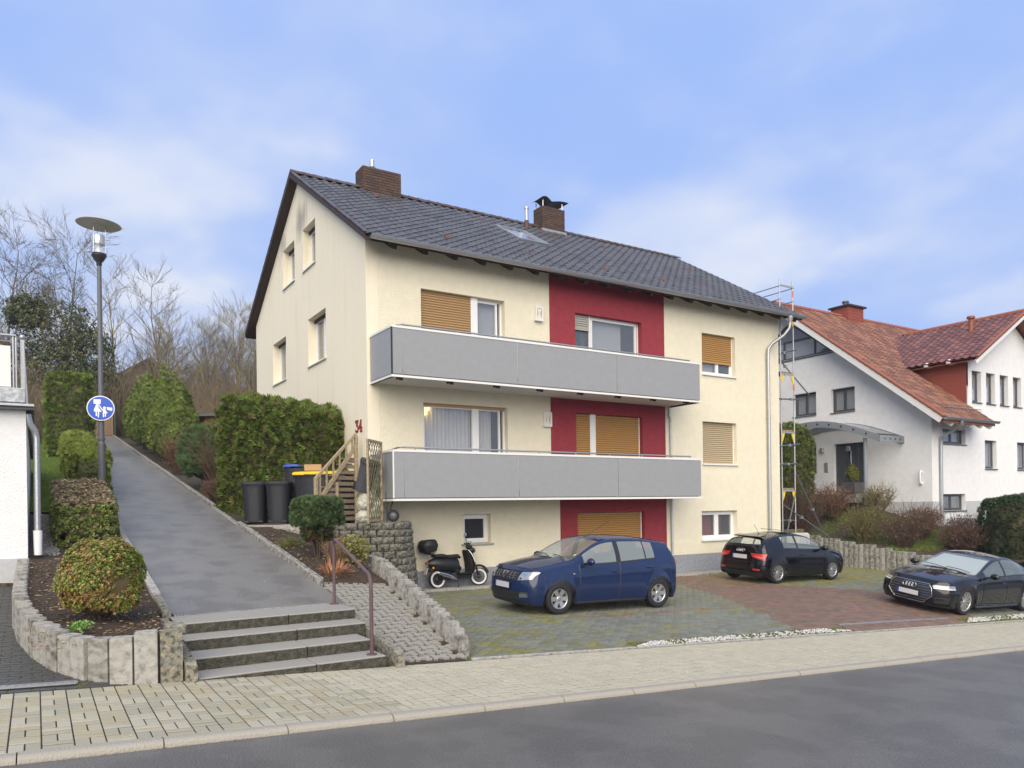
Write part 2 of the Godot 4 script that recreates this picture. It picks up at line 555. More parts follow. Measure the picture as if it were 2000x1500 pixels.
	bm2.emission_enabled = true
	bm2.emission = Color(1.0, 0.82, 0.45)
	bm2.emission_energy_multiplier = 1.6


func make_camera_and_light() -> void:
	var cam := Camera3D.new()
	cam.name = "camera"
	add_child(cam)
	var f := 1478.0
	cam.projection = Camera3D.PROJECTION_FRUSTUM
	cam.near = 0.1
	cam.far = 900.0
	cam.size = 0.1 * 1500.0 / f
	cam.frustum_offset = Vector2(0.0, 0.1 * (988.0 - 750.0) / f)
	cam.position = Vector3(0, 2.15, 0)
	cam.basis = Basis(Vector3.UP, deg_to_rad(-32.2)) * Basis(Vector3.BACK, deg_to_rad(-0.78))
	cam.current = true

	# sky: high broken cloud over blue, same everywhere round the horizon
	var w := 1536
	var h := 768
	var im := Image.create(w, h, false, Image.FORMAT_RGBF)
	var cl := noise(1.05, 6, 4)
	cl.fractal_gain = 0.52
	var cl2 := noise(2.6, 5, 9)
	for j in h:
		var el := PI * (0.5 - (j + 0.5) / h)
		var sy := sin(el)
		if sy < -0.02:
			for i in w:
				im.set_pixel(i, j, Color(0.05, 0.05, 0.05))
			continue
		var hh := maxf(sy, 0.0) + 0.16
		for i in w:
			var az := TAU * (i + 0.5) / w
			var p := Vector2(sin(az), cos(az)) * cos(el) / hh
			var d := cl.get_noise_3d(p.x * 0.62, p.y * 0.62, 3.0) * 0.5 + 0.5
			var e := cl2.get_noise_3d(p.x * 0.55, p.y * 0.55, 7.0) * 0.5 + 0.5
			var k := smoothstep(0.34, 0.70, d * 0.7 + e * 0.3)
			var blue := Color(0.107, 0.161, 0.306).lerp(Color(0.158, 0.206, 0.306), exp(-sy * 4.0))
			var cloud := Color(0.180, 0.215, 0.300).lerp(Color(0.245, 0.262, 0.304), smoothstep(0.42, 0.68, e))
			im.set_pixel(i, j, blue.lerp(cloud, k))
	var sky := Sky.new()
	var pano := PanoramaSkyMaterial.new()
	pano.panorama = ImageTexture.create_from_image(im)
	sky.sky_material = pano
	var env := Environment.new()
	env.background_mode = Environment.BG_SKY
	env.sky = sky
	env.tonemap_mode = Environment.TONE_MAPPER_LINEAR
	env.tonemap_exposure = 3.15
	env.sdfgi_enabled = true
	env.ssao_enabled = true
	env.ssil_enabled = true
	env.fog_enabled = true
	env.fog_density = 0.0006
	env.fog_light_color = Color(0.78, 0.82, 0.9)
	var we := WorldEnvironment.new()
	we.name = "environment"
	we.environment = env
	add_child(we)
	var sun := DirectionalLight3D.new()
	sun.name = "sun"
	sun.light_energy = 0.5
	sun.light_color = Color(1.0, 0.945, 0.85)
	sun.light_angular_distance = 70.0
	sun.shadow_enabled = true
	add_child(sun)
	sun.look_at_from_position(Vector3.ZERO, -Vector3(-0.50, 0.70, 0.80), Vector3.UP)


# ---------- ground, road, paving ----------
func ground_height(x: float, z: float) -> float:
	if z > -9.1:
		return street_y(clampf(x, -60.0, 80.0)) - 0.22
	if x > 24.6:
		return bank_y(x, z) - 0.02 if x < 29.5 and z < -12.0 else (street_y(minf(x, 80.0)) - 0.1 if z > -12.0 else 0.9)
	if x > 3.95 and x < 5.0 and z > -13.2:
		return street_y(x) - 0.12
	if x > 5.0 and z > -17.5:
		return lot_y(x, z) - 0.12
	if x > 6.6 and z > -29.0:
		return -0.4
	if x < 0.2 and z > -15.6:
		return street_y(x) - 0.12 + 0.08 * (-z - 9.05)
	if z > -11.2:
		return street_y(x) - 0.12
	return path_y(maxf(z, -75.0)) - 0.14 + (0.02 * (-z - 75.0) if z < -75.0 else 0.0)


func slope_sheet(x0: float, x1: float, z0: float, z1: float, fy: Callable, nx: int, nz: int) -> MB:
	var mb := MB.new()
	var rows := []
	for j in nz + 1:
		var line := PackedVector3Array()
		var z := lerpf(z0, z1, float(j) / nz)
		for i in nx + 1:
			var x := lerpf(x0, x1, float(i) / nx)
			line.append(Vector3(x, fy.call(x, z), z))
		rows.append(line)
	mb.grid(rows, z1 > z0)
	return mb


func paver_mesh(l: float, w: float, h: float, ch: float) -> ArrayMesh:
	var mb := MB.new()
	var a := Vector3(l, 0, w) * 0.5
	var b := Vector3(l - 2 * ch, 0, w - 2 * ch) * 0.5
	var t := Vector3(0, 0, 0)
	var q := [Vector3(-b.x, 0, b.z), Vector3(b.x, 0, b.z), Vector3(b.x, 0, -b.z), Vector3(-b.x, 0, -b.z)]
	var r := [Vector3(-a.x, -ch, a.z), Vector3(a.x, -ch, a.z), Vector3(a.x, -ch, -a.z), Vector3(-a.x, -ch, -a.z)]
	mb.quad(q[0], q[1], q[2], q[3])
	for i in 4:
		var k := (i + 1) % 4
		mb.quad(r[i], r[k], q[k], q[i])
		mb.quad(r[i] + Vector3.DOWN * h, r[k] + Vector3.DOWN * h, r[k], r[i])
	return mb.mesh()


func build_ground() -> void:
	var xs := [-260.0, -120.0, -60.0, -30.0, -12.0, -6.0, -2.0, 0.15, 0.25, 1.0, 2.0, 3.0, 4.0, 4.95, 5.05, 6.5, 6.65, 8.0, 12.0, 16.0, 20.0, 24.55, 24.62, 26.0, 28.0, 29.4, 29.6, 40.0, 60.0, 90.0, 160.0, 300.0]
	var zs := [40.0, 12.0, 4.0, 0.0, -4.0, -9.05, -9.15, -10.0, -11.15, -11.25, -11.95, -12.05, -13.0, -14.0, -15.5, -15.7, -17.45, -17.55, -20.0, -24.0, -28.9, -29.1, -40.0, -52.0, -75.0, -110.0, -180.0, -320.0]
	var rows := []
	for z in zs:
		var line := PackedVector3Array()
		for x in xs:
			line.append(Vector3(x, ground_height(x, z), z))
		rows.append(line)
	var g := MB.new()
	g.grid(rows)
	structure("ground", g, M.hill_floor)

	var road := slope_sheet(-60.0, 90.0, -6.72, 9.0, func(x, z): return street_y(x) - 0.058 + 0.04 * sin(clampf((z + 6.7) / 8.0, 0, 1) * PI), 60, 16)
	structure("road", road, M.asphalt)

	# pavement of beige blocks in a basket pattern
	var walk := thing("pavement", "", "", Vector3(2, street_y(2), -8))
	walk.set_meta("kind", "structure")
	var bed := slope_sheet(-40.0, 80.0, -6.8, -9.08, func(x, _z): return street_y(x) - 0.007, 40, 2)
	part(walk, "joint_bed", bed, M.joint_sand)
	var p := 0.222
	var g2 := 0.011
	var across := paver_mesh(p - g2, p * 0.5 - 0.025, 0.05, 0.003)
	var along := paver_mesh(p * 0.5 - g2, p - 0.025, 0.05, 0.003)
	var near_list := []
	rng.seed = 7
	var tilt := Basis(Vector3.BACK, atan(-0.058))
	for i in range(-14, 120):
		var x0 := 0.02 + p * i
		var z := -6.83
		var k := posmod(i, 2) * 2
		while z > -9.0:
			var c := k % 4
			var items := []
			if c < 2:   # two blocks lying across
				items = [[x0 + p * 0.5, z - p * 0.25, 0]]
				z -= p * 0.5
				k += 1
			else:
				items = [[x0 + p * 0.25, z - p * 0.5, 1], [x0 + p * 0.75, z - p * 0.5, 1]]
				z -= p
				k += 2
			for it in items:
				var pos := Vector3(it[0], street_y(it[0]) + rng.randf_range(-0.002, 0.0015), it[1])
				var bs := tilt * Basis(Vector3.UP, rng.randf_range(-0.006, 0.006)) * Basis(Vector3.RIGHT, rng.randf_range(-0.006, 0.006))
				near_list.append([pos.distance_squared_to(Vector3(0.3, 0.4, -7.2)) if it[0] > -0.45 else 1e6, Transform3D(bs, pos), it[2], rng.randi() % 5])
	near_list.sort_custom(func(a, b): return a[0] < b[0])
	var far_xf := [[], []]
	var far_col := [PackedColorArray(), PackedColorArray()]
	for i in near_list.size():
		var e: Array = near_list[i]
		if i < 300:
			part(walk, "paving_block", along if e[2] else across, M["paver%d" % e[3]], e[1])
		else:
			far_xf[e[2]].append(e[1])
			var s := 1.0 + rng.randf_range(-0.07, 0.05)
			far_col[e[2]].append(Color(s, s, s * rng.randf_range(0.95, 1.0)))
	many(walk, "paving_blocks_across", across, M.paver_tinted, far_xf[0], far_col[0])
	many(walk, "paving_blocks_along", along, M.paver_tinted, far_xf[1], far_col[1])

	# kerb: one-metre stones with a rounded nose
	var kerb := thing("kerb", "", "", Vector3(0, street_y(0), -6.75))
	kerb.set_meta("kind", "structure")
	var km := MB.new()
	var prof := PackedVector2Array([Vector2(0.0, -0.25), Vector2(0.14, -0.25), Vector2(0.14, -0.05), Vector2(0.134, -0.030), Vector2(0.12, -0.014), Vector2(0.10, -0.004), Vector2(0.075, 0.0), Vector2(0.0, 0.0)])
	km.prism(prof, 0.004, 0.996, Transform3D(Basis(Vector3(0, 0, 1), Vector3(0, 1, 0), Vector3(-1, 0, 0)), Vector3.ZERO))
	var kmesh := km.mesh()
	for i in range(-12, 30):
		var x := -0.14 + i * 1.0 + 1.0
		part(kerb, "kerb_stone", kmesh, M.kerb_stone, Transform3D(tilt, Vector3(x, street_y(x) + rng.randf_range(-0.002, 0.003), -6.83 + rng.randf_range(-0.003, 0.003))))

	build_lot()
	build_left_drive()
	build_path_and_steps()


func inside(poly: PackedVector2Array, x: float, z: float) -> bool:
	return Geometry2D.is_point_in_polygon(Vector2(x, z), poly)


func build_lot() -> void:
	var lot := thing("car_park_paving", "", "", Vector3(14, lot_y(14, -12), -12))
	lot.set_meta("kind", "structure")
	part(lot, "moss_bed", slope_sheet(5.0, 24.6, -9.1, -17.25, func(x, z): return lot_y(x, z) - 0.012, 40, 30), M.moss_joint)
	var red := PackedVector2Array([Vector2(15.0, -17.4), Vector2(17.4, -17.4), Vector2(17.3, -13.9), Vector2(19.6, -12.2), Vector2(18.9, -9.0), Vector2(12.2, -9.0), Vector2(14.4, -13.4), Vector2(14.9, -15.4)])
	var mossy := noise(0.55, 4, 77)
	var fine := noise(2.4, 3, 78)
	var bm := paver_mesh(0.193, 0.0935, 0.03, 0.006)
	var gm := paver_mesh(0.176, 0.0925, 0.03, 0.008)
	var xf := [[], []]
	var cc := [PackedColorArray(), PackedColorArray()]
	rng.seed = 19
	var row := 0
	var z := -9.2
	while z > -16.5:
		var x := 5.15 + (0.1 if row % 2 else 0.0)
		while x < 24.4:
			var in_red := inside(red, x + rng.randf_range(-0.12, 0.12), z + rng.randf_range(-0.08, 0.08))
			var x_left := 5.1 + 0.65 * (-z - 9.4) / 6.1
			var in_strip := z > -9.40 and ((x > 8.0 and x < 13.8) or x > 18.0)
			if x > x_left + 0.12 and not in_strip:
				var y := lot_y(x, z)
				var sl := (lot_y(x + 0.1, z) - lot_y(x - 0.1, z)) / 0.2
				var sz := (lot_y(x, z + 0.1) - lot_y(x, z - 0.1)) / 0.2
				var b := Basis(Vector3(1, sl, 0), Vector3(-sl, 1, -sz), Vector3(0, sz, 1))
				var m := mossy.get_noise_2d(x * 1.0, z * 2.0) + 0.55 * fine.get_noise_2d(x, z)
				var bias := 0.0
				if not in_red:
					bias = 0.16 * smoothstep(9.5, 6.0, x) + (0.42 if z < -13.4 and x > 15.5 else 0.0) + 0.12 * smoothstep(-12.0, -15.0, z) - 0.25 * smoothstep(9.5, 12.0, x) * smoothstep(-12.0, -10.0, z)
				else:
					bias = -0.38 + (0.38 if z < -14.2 else 0.0)
				var k := smoothstep(0.0, 0.5, m * 0.7 + bias + rng.randf_range(-0.28, 0.28)) * rng.randf_range(0.5, 1.0)
				var v := rng.randf_range(0.8, 1.15)
				var c := Color(0.215 * v, 0.122 * v, 0.088 * v).lerp(Color(0.16 * v, 0.118 * v, 0.088 * v), rng.randf()) if in_red else Color(0.175 * v, 0.185 * v, 0.155 * v)
				if not in_red and absf(z + 11.65) < 0.06 and x > 8.5 and rng.randf() < 0.6:
					c = Color(0.22 * v, 0.13 * v, 0.09 * v)
				c = c.lerp(Color(0.20 * v, 0.185 * v, 0.035), k)
				xf[0 if in_red else 1].append(Transform3D(b, Vector3(x, y + rng.randf_range(-0.003, 0.002), z)))
				cc[0 if in_red else 1].append(c)
			x += 0.2
		z -= 0.1
		row += 1
	many(lot, "red_paving_blocks", bm, M.lot_paver, xf[0], cc[0])
	many(lot, "grey_paving_blocks", gm, M.lot_paver, xf[1], cc[1])

	# edging of thin kerb stones along the pavement
	var em := MB.new()
	em.cbox(Vector3(0, -0.1, 0), Vector3(0.992, 0.22, 0.06), 0.008)
	var emesh := em.mesh()
	var tilt := Basis(Vector3.BACK, atan(-0.058))
	for i in 20:
		var x := 5.55 + i
		part(lot, "edging_stone", emesh, M.pale_concrete, Transform3D(tilt, Vector3(x, street_y(x) + 0.012 + rng.randf_range(-0.004, 0.004), -9.12)))
	# pale pebbles behind the edging
	var ps := pebble_mesh()
	for strip in [[8.1, 13.7], [18.1, 25.0]]:
		var t := thing("pebble_strip", "white pebble strip with moss between kerb edging and %s" % ["grey parking bay beside the blue car" if strip[0] < 10 else "black saloon car"], "pebbles", Vector3(strip[0], street_y(strip[0]), -9.25), "pebble strips along the pavement")
		t.set_meta("kind", "stuff")
		var px := []
		var pc := PackedColorArray()
		for i in int((strip[1] - strip[0]) * 330):
			var x := rng.randf_range(strip[0], strip[1])
			var e := minf(1.0, minf(x - strip[0], strip[1] - x) / 0.5)
			var zz := -9.16 - rng.randf() * 0.22 * e
			if mossy.get_noise_2d(x * 1.7, 5.0) < -0.12 and rng.randf() < 0.8:
				continue
			var s := rng.randf_range(0.010, 0.022)
			px.append(Transform3D(Basis(Vector3(rng.randf(), rng.randf(), rng.randf()).normalized(), rng.randf() * TAU).scaled_local(Vector3(s, s * 0.7, s * 0.85)), Vector3(x, lot_y(x, zz) + 0.002, zz)))
			var v := rng.randf_range(0.34, 0.62)
			pc.append(Color(v, v * 0.98, v * 0.93))
		many(t, "pebbles", ps, M.pebble, px, pc)
	# slotted channel across the drive
	var ch := thing("drainage_channel", "long pale metal drainage strip across the red paved drive", "drain", Vector3(15.9, lot_y(15.9, -9.55), -9.55))
	var cb := MB.new()
	for i in 8:
		var xa := 13.85 + i * 0.5
		var xb := xa + 0.495
		var za := -9.57 + 0.011 * i
		cb.quad(Vector3(xa, lot_y(xa, za) + 0.007, za + 0.05), Vector3(xb, lot_y(xb, za) + 0.007, za + 0.05), Vector3(xb, lot_y(xb, za) + 0.007, za - 0.05), Vector3(xa, lot_y(xa, za) + 0.007, za - 0.05))
		cb.quad(Vector3(xa, lot_y(xa, za) - 0.02, za + 0.05), Vector3(xb, lot_y(xb, za) - 0.02, za + 0.05), Vector3(xb, lot_y(xb, za) + 0.007, za + 0.05), Vector3(xa, lot_y(xa, za) + 0.007, za + 0.05))
	part(ch, "grating", cb, M.galvanised)
	# concrete strip along the house with a fringe of gravel
	var ap := thing("house_apron", "", "", Vector3(9, 0.1, -16.8))
	ap.set_meta("kind", "structure")
	for i in 14:
		var xa := 7.9 + i * 0.98
		var mb := MB.new()
		mb.cbox(Vector3(xa + 0.49, lot_y(xa + 0.49, -16.85) - 0.035, -16.86), Vector3(0.972, 0.16, 0.62), 0.01)
		part(ap, "apron_slab", mb, M.pale_concrete)


func pebble_mesh() -> ArrayMesh:
	var mb := MB.new()
	var r := RandomNumberGenerator.new()
	r.seed = 3
	mb.ball(Vector3.ZERO, Vector3.ONE, 6)
	return mb.mesh()


func build_left_drive() -> void:
	var d := thing("driveway_paving", "", "", Vector3(-1, street_y(-1), -11))
	d.set_meta("kind", "structure")
	part(d, "moss_bed", slope_sheet(-9.0, 1.45, -9.06, -16.2, func(x, z): return street_y(x) - 0.012 + 0.08 * (-z - 9.05), 10, 10), M.moss_joint)
	var pm := paver_mesh(0.192, 0.092, 0.05, 0.004)
	var dm := surf("dark_block", Color(0.055, 0.056, 0.058), 0.3, 1.5, 0.45, 0.08, 4, 95, 0.5, M.asphalt.normal_texture)
	rng.seed = 29
	var tilt := Basis(Vector3.BACK, atan(-0.058))
	var shown := 0
	var rest := []
	var row := 0
	var z := -9.13
	while z > -15.8:
		var x := -2.6 + (0.1 if row % 2 else 0.0)
		while x < 1.4:
			var edge := -0.35 if z < -11.4 else (0.16 if z < -10.1 else lerpf(1.3, 0.16, smoothstep(-9.2, -10.2, z)))
			if x < edge + 0.15 and not (z < -9.16 and z > -9.30 and x < 0.36):
				var t := Transform3D(tilt, Vector3(x, street_y(x) + 0.08 * (-z - 9.05) + rng.randf_range(-0.003, 0.002), z))
				if x > -0.75 and shown < 290:
					part(d, "paving_block", pm, dm, t)
					shown += 1
				else:
					rest.append(t)
			x += 0.204
		z -= 0.103
		row += 1
	many(d, "far_paving_blocks", pm, dm, rest)
	# channel drain with square slots
	var dr := thing("channel_drain", "galvanised channel drain grate with square slots set in dark paving", "drain", Vector3(-0.6, street_y(-0.6), -9.2))
	var fr := MB.new()
	var x0 := -2.6
	var n := 42
	for s in [-1, 1]:
		fr.box(Vector3(0, 0, s * 0.042), Vector3(2.95, 0.02, 0.024))
	for i in n + 1:
		fr.box(Vector3(-1.475 + 2.95 * i / n, 0, 0), Vector3(0.03, 0.02, 0.066))
	part(dr, "grating", fr, M.galvanised, Transform3D(tilt * Basis(Vector3.UP, 0.03), Vector3(x0 + 1.47, street_y(x0 + 1.47) + 0.03, -9.215)))
	var tr := MB.new()
	tr.box(Vector3(0, -0.006, 0), Vector3(2.95, 0.05, 0.1))
	part(dr, "trough", tr, M.black_plastic, Transform3D(tilt * Basis(Vector3.UP, 0.03), Vector3(x0 + 1.47, street_y(x0 + 1.47), -9.215)))
	# iron gully grate at the kerb
	var gu := thing("gully_grate", "rusty iron street gully grate in the road at the kerb", "drain", Vector3(-0.25, street_y(-0.25) - 0.1, -6.4))
	var gm := MB.new()
	gm.box(Vector3(0, 0, 0.24), Vector3(0.5, 0.03, 0.03))
	gm.box(Vector3(0, 0, -0.24), Vector3(0.5, 0.03, 0.03))
	gm.box(Vector3(0.235, 0, 0), Vector3(0.03, 0.03, 0.45))
	gm.box(Vector3(-0.235, 0, 0), Vector3(0.03, 0.03, 0.45))
	for i in 7:
		gm.box(Vector3(-0.18 + 0.06 * i, -0.003, 0), Vector3(0.03, 0.024, 0.45))
	part(gu, "grating", gm, surf("rusty_iron", Color(0.12, 0.07, 0.055), 0.4, 2.0, 0.7, 0.05, 4, 96, 0.5, M.asphalt.normal_texture), Transform3D(tilt, Vector3(-0.22, street_y(-0.22) - 0.098, -6.40)))


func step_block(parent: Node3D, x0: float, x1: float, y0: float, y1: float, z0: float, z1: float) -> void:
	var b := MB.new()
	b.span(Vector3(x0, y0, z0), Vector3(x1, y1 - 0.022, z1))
	var o := part(parent, "step_block", b, M.riser_shade_algae)
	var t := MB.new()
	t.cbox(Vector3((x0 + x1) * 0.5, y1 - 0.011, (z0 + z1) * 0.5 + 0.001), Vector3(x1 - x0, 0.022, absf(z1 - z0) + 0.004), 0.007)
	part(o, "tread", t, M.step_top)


func build_path_and_steps() -> void:
	var path := slope_sheet(1.58, 3.99, -11.2, -52.5, func(x, z): return path_y(z) + 0.006 * sin(x * 2.0 + z * 0.7), 8, 90)
	structure("footpath", path, M.path_asphalt)
	var st := thing("concrete_steps", "four dark wet concrete block steps from pavement up to footpath", "steps", Vector3(2.7, 0.1, -10))
	var ys := [0.272, 0.42, 0.565, 0.705]
	var zs := [-9.02, -9.455, -9.96, -10.42, -11.2]
	var xr := [3.75, 3.72, 3.85, 3.87]
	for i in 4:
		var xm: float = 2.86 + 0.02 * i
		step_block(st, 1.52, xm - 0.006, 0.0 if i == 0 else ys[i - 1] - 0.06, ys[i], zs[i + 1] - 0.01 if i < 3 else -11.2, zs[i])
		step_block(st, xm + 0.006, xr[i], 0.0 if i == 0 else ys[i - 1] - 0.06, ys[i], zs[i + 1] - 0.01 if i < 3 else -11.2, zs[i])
	# sloping side stones
	for s in [[1.44, 0.0], [3.92, 0.0]]:
		var mb := MB.new()
		var x: float = s[0]
		var poly := PackedVector2Array([Vector2(-9.0, 0.0), Vector2(-8.93, 0.02), Vector2(-8.95, street_y(x) + 0.16), Vector2(-9.06, street_y(x) + 0.21), Vector2(-10.9, 0.66), Vector2(-11.2, 0.70), Vector2(-11.2, 0.0)])
		mb.prism(poly, -0.06, 0.06, Transform3D(Basis(Vector3(0, 0, 1), Vector3(0, 1, 0), Vector3(-1, 0, 0)), Vector3(x, 0, 0)))
		part(st, "side_stone", mb, M.lichen_concrete)
	var gr := MB.new()
	for i in 60:
		gr.box(Vector3(1.6 + i * 0.0385, 0.709, -11.2), Vector3(0.02, 0.012, 0.03))
	part(st, "edge_strip", gr, M.pale_concrete).set_meta("kind", "stuff")
	# kerbs of the footpath
	var pk := thing("footpath_kerb", "", "", Vector3(2.8, 1.0, -14))
	pk.set_meta("kind", "structure")
	var km := MB.new()
	km.cbox(Vector3(0, -0.07, 0), Vector3(0.115, 0.30, 0.99), 0.012)
	var kmesh := km.mesh()
	var tz := Basis(Vector3.RIGHT, atan(0.148))
	for i in 40:
		var z := -11.7 - i * 0.99
		part(pk, "kerb_stone", kmesh, M.pale_concrete if i > 0 else M.lichen_concrete, Transform3D(tz, Vector3(1.5, path_y(z) + 0.0 + rng.randf_range(-0.008, 0.008), z)))
		if i > 0:
			var gap: float = 0.0 if i < 7 or i > 9 else -0.07
			part(pk, "kerb_stone", kmesh, M.old_concrete, Transform3D(tz, Vector3(4.04, path_y(z - 0.3) + 0.02 + gap + rng.randf_range(-0.008, 0.008), z - 0.3)))

	# slope of double-T grass blocks beside the steps
	var gs := thing("grass_block_slope", "sloping apron of grey interlocking grass blocks beside the steps", "paving", Vector3(4.5, 0.1, -9.2))
	var sy := func(x: float, z: float) -> float:
		var t := clampf((-z - 9.15) / 3.6, 0.0, 1.0)
		return lerpf(street_y(x) + 0.03, lerpf(0.92, 0.80, clampf((x - 4.0) / 1.3, 0, 1)), t)
	var soilb := MB.new()
	var rows := []
	for j in 13:
		var z := -9.1 - 3.75 * j / 12.0
		var line := PackedVector3Array()
		for i in 7:
			var x := lerpf(3.98, 5.0 + 0.65 * (-z - 9.4) / 6.1, i / 6.0)
			line.append(Vector3(x, sy.call(x, z) - 0.035, z))
		rows.append(line)
	soilb.grid(rows)
	part(gs, "soil_bed", soilb, M.soil)
	# one block: two wide heads and a waist, bevelled notches
	var hw := 0.120
	var hd := 0.081
	var poly := PackedVector2Array([Vector2(-hw, -hd), Vector2(-0.056, -hd), Vector2(-0.032, -hd + 0.044), Vector2(0.032, -hd + 0.044), Vector2(0.056, -hd), Vector2(hw, -hd), Vector2(hw + 0.016, -hd * 0.45), Vector2(hw - 0.008, 0.0), Vector2(hw + 0.016, hd * 0.45), Vector2(hw, hd), Vector2(0.056, hd), Vector2(0.032, hd - 0.044), Vector2(-0.032, hd - 0.044), Vector2(-0.056, hd), Vector2(-hw, hd), Vector2(-hw - 0.016 + 0.03, hd * 0.45), Vector2(-hw - 0.008 + 0.016, 0.0), Vector2(-hw - 0.016 + 0.03, -hd * 0.45)])
	var bm := MB.new()
	bm.prism(poly, -0.07, 0.0, Transform3D(Basis(Vector3(1, 0, 0), Vector3(0, 0, -1), Vector3(0, 1, 0)), Vector3.ZERO))
	var bmesh := bm.mesh()
	rng.seed = 41
	for j in 21:
		var z := -9.25 - j * 0.1725
		var xm := 5.0 + 0.65 * (-z - 9.4) / 6.1
		var n := int((xm - 4.0) / 0.262) + 1
		for i in n:
			var x := 4.10 + i * 0.262 + (0.131 if j % 2 else 0.0)
			if x > xm - 0.03:
				continue
			var e := 0.08
			var b := Basis(Vector3(1, (sy.call(x + e, z) - sy.call(x - e, z)) / (2 * e), 0).normalized(), Vector3.UP, Vector3(0, (sy.call(x, z + e) - sy.call(x, z - e)) / (2 * e), 1).normalized())
			b.y = b.z.cross(b.x)
			part(gs, "grass_block", bmesh, M.grass_block, Transform3D(b * Basis(Vector3.UP, rng.randf_range(-0.015, 0.015)), Vector3(x, sy.call(x, z) + rng.randf_range(-0.006, 0.006), z)))

	# palisade edging between the slope and the car park
	var pl := thing("palisade_edging", "stepped row of short concrete palisades between grass blocks and car park", "edging", Vector3(5.1, 0.0, -9.4))
	var pm := palisade_mesh(0.20, 0.165, 1.0)
	for i in 34:
		var z := -9.44 - i * 0.182
		var x := 5.08 + 0.65 * (-z - 9.4) / 6.1
		var top: float = [0.33, 0.41, 0.47, 0.52, 0.56, 0.60][i] if i < 6 else minf(0.60 + 0.035 * (i - 5), 1.2)
		top += rng.randf_range(-0.012, 0.012)
		part(pl, "palisade", pm, M.pale_concrete if i % 3 else M.old_concrete, Transform3D(Basis(Vector3.UP, PI / 2 + 0.1 + rng.randf_range(-0.03, 0.03)), Vector3(x, top, z)))

	# beds of soil
	var bedr := MB.new()
	rows = []
	for j in range(-1, 19):
		var z := -12.75 - 5.7 * j / 18.0
		var line := PackedVector3Array()
		for i in 9:
			var x := lerpf(4.09, minf(5.02 + 0.65 * (-z - 9.4) / 6.1, 5.72), i / 8.0)
			line.append(Vector3(x, path_y(z) + 0.02 + 0.05 * sin(x * 5.0 + z * 3.0) * 0.5 - 0.02 * i + (0.10 * sin(PI * i / 8.0)) - (0.32 if j < 0 else 0.0), z))
		rows.append(line)
	bedr.grid(rows)
	structure("planting_bed_soil", bedr, M.soil)
	var bedl := MB.new()
	rows = []
	for j in 25:
		var z := -9.1 - 7.3 * pow(j / 24.0, 1.8)
		var line := PackedVector3Array()
		for i in 9:
			var xl := cubic([[-9.1, 1.30], [-9.2, 0.74], [-9.45, 0.44], [-9.9, 0.19], [-10.5, 0.01], [-11.3, -0.13], [-12.3, -0.2], [-16.5, -0.2]], z)
			var x := lerpf(xl, 1.38 if z > -11.2 else 1.47, i / 8.0)
			line.append(Vector3(x, left_bed_y(x, z), z))
		rows.append(line)
	bedl.grid(rows)
	structure("planter_soil", bedl, M.soil)
	# strip of dark gravel beside the white house, lawn behind
	structure("gravel_strip", slope_sheet(-0.15, 0.72, -16.1, -21.0, func(_x, z): return path_y(z) - 0.05, 3, 8), M.gravel_base)
	structure("lawn", slope_sheet(-14.0, 1.46, -21.0, -46.0, func(x, z): return path_y(z) - 0.03 + 0.05 * sin(x * 1.3 + z * 0.5), 16, 30), M.lawn_base)
	# terrace behind the block wall
	var te := MB.new()
	var tp := PackedVector2Array([Vector2(4.1, -18.35), Vector2(5.0, -17.2), Vector2(5.5, -16.4), Vector2(6.1, -15.9), Vector2(6.5, -15.75), Vector2(6.9, -15.78), Vector2(7.12, -16.0), Vector2(7.32, -16.5), Vector2(7.6, -17.18), Vector2(6.75, -17.18), Vector2(6.75, -22.6), Vector2(4.1, -22.6)])
	te.prism(tp, -1.78, 0.15, Transform3D(Basis(Vector3(1, 0, 0), Vector3(0, 0, 1), Vector3(0, -1, 0)), Vector3.ZERO))
	structure("terrace", te, M.pale_concrete)


func left_bed_y(x: float, z: float) -> float:
	return lerpf(0.71 + 0.098 * maxf(0.0, -z - 9.4), path_y(z) + 0.01, clampf((x + 0.1) / 1.5, 0, 1)) + 0.015 * sin(x * 7 + z * 5)


# rounded-front palisade, top at y = 0, length l downwards
func palisade_mesh(w: float, d: float, l: float) -> ArrayMesh:
	var mb := MB.new()
	var poly := PackedVector2Array()
	var c := 0.02
	poly.append(Vector2(-w / 2 + 0.003, -d / 2))
	poly.append(Vector2(w / 2 - 0.003, -d / 2))
	poly.append(Vector2(w / 2 - 0.003, d / 2 - c * 1.6))
	poly.append(Vector2(w / 2 - c, d / 2 - 0.004))
	poly.append(Vector2(0, d / 2 + 0.012))
	poly.append(Vector2(-w / 2 + c, d / 2 - 0.004))
	poly.append(Vector2(-w / 2 + 0.003, d / 2 - c * 1.6))
	# polygon lies in x, z; swept down
	mb.prism(poly, 0.012, l, Transform3D(Basis(Vector3(1, 0, 0), Vector3(0, 0, 1), Vector3(0, -1, 0)), Vector3.ZERO))
	var sm := PackedVector2Array()
	for q in poly:
		sm.append(q * 0.93)
	mb.prism(sm, 0.0, 0.02, Transform3D(Basis(Vector3(1, 0, 0), Vector3(0, 0, 1), Vector3(0, -1, 0)), Vector3.ZERO))
	return mb.mesh()


# ---------- buildings ----------
# frames: face "f" looks to +z, face "g" looks to -x. Local x runs right as seen from outside, y up, z outwards.
func face_frame(face: String, o: Vector3) -> Transform3D:
	if face == "f":
		return Transform3D(Basis.IDENTITY, o)
	return Transform3D(Basis(Vector3(0, 0, 1), Vector3(0, 1, 0), Vector3(-1, 0, 0)), o)


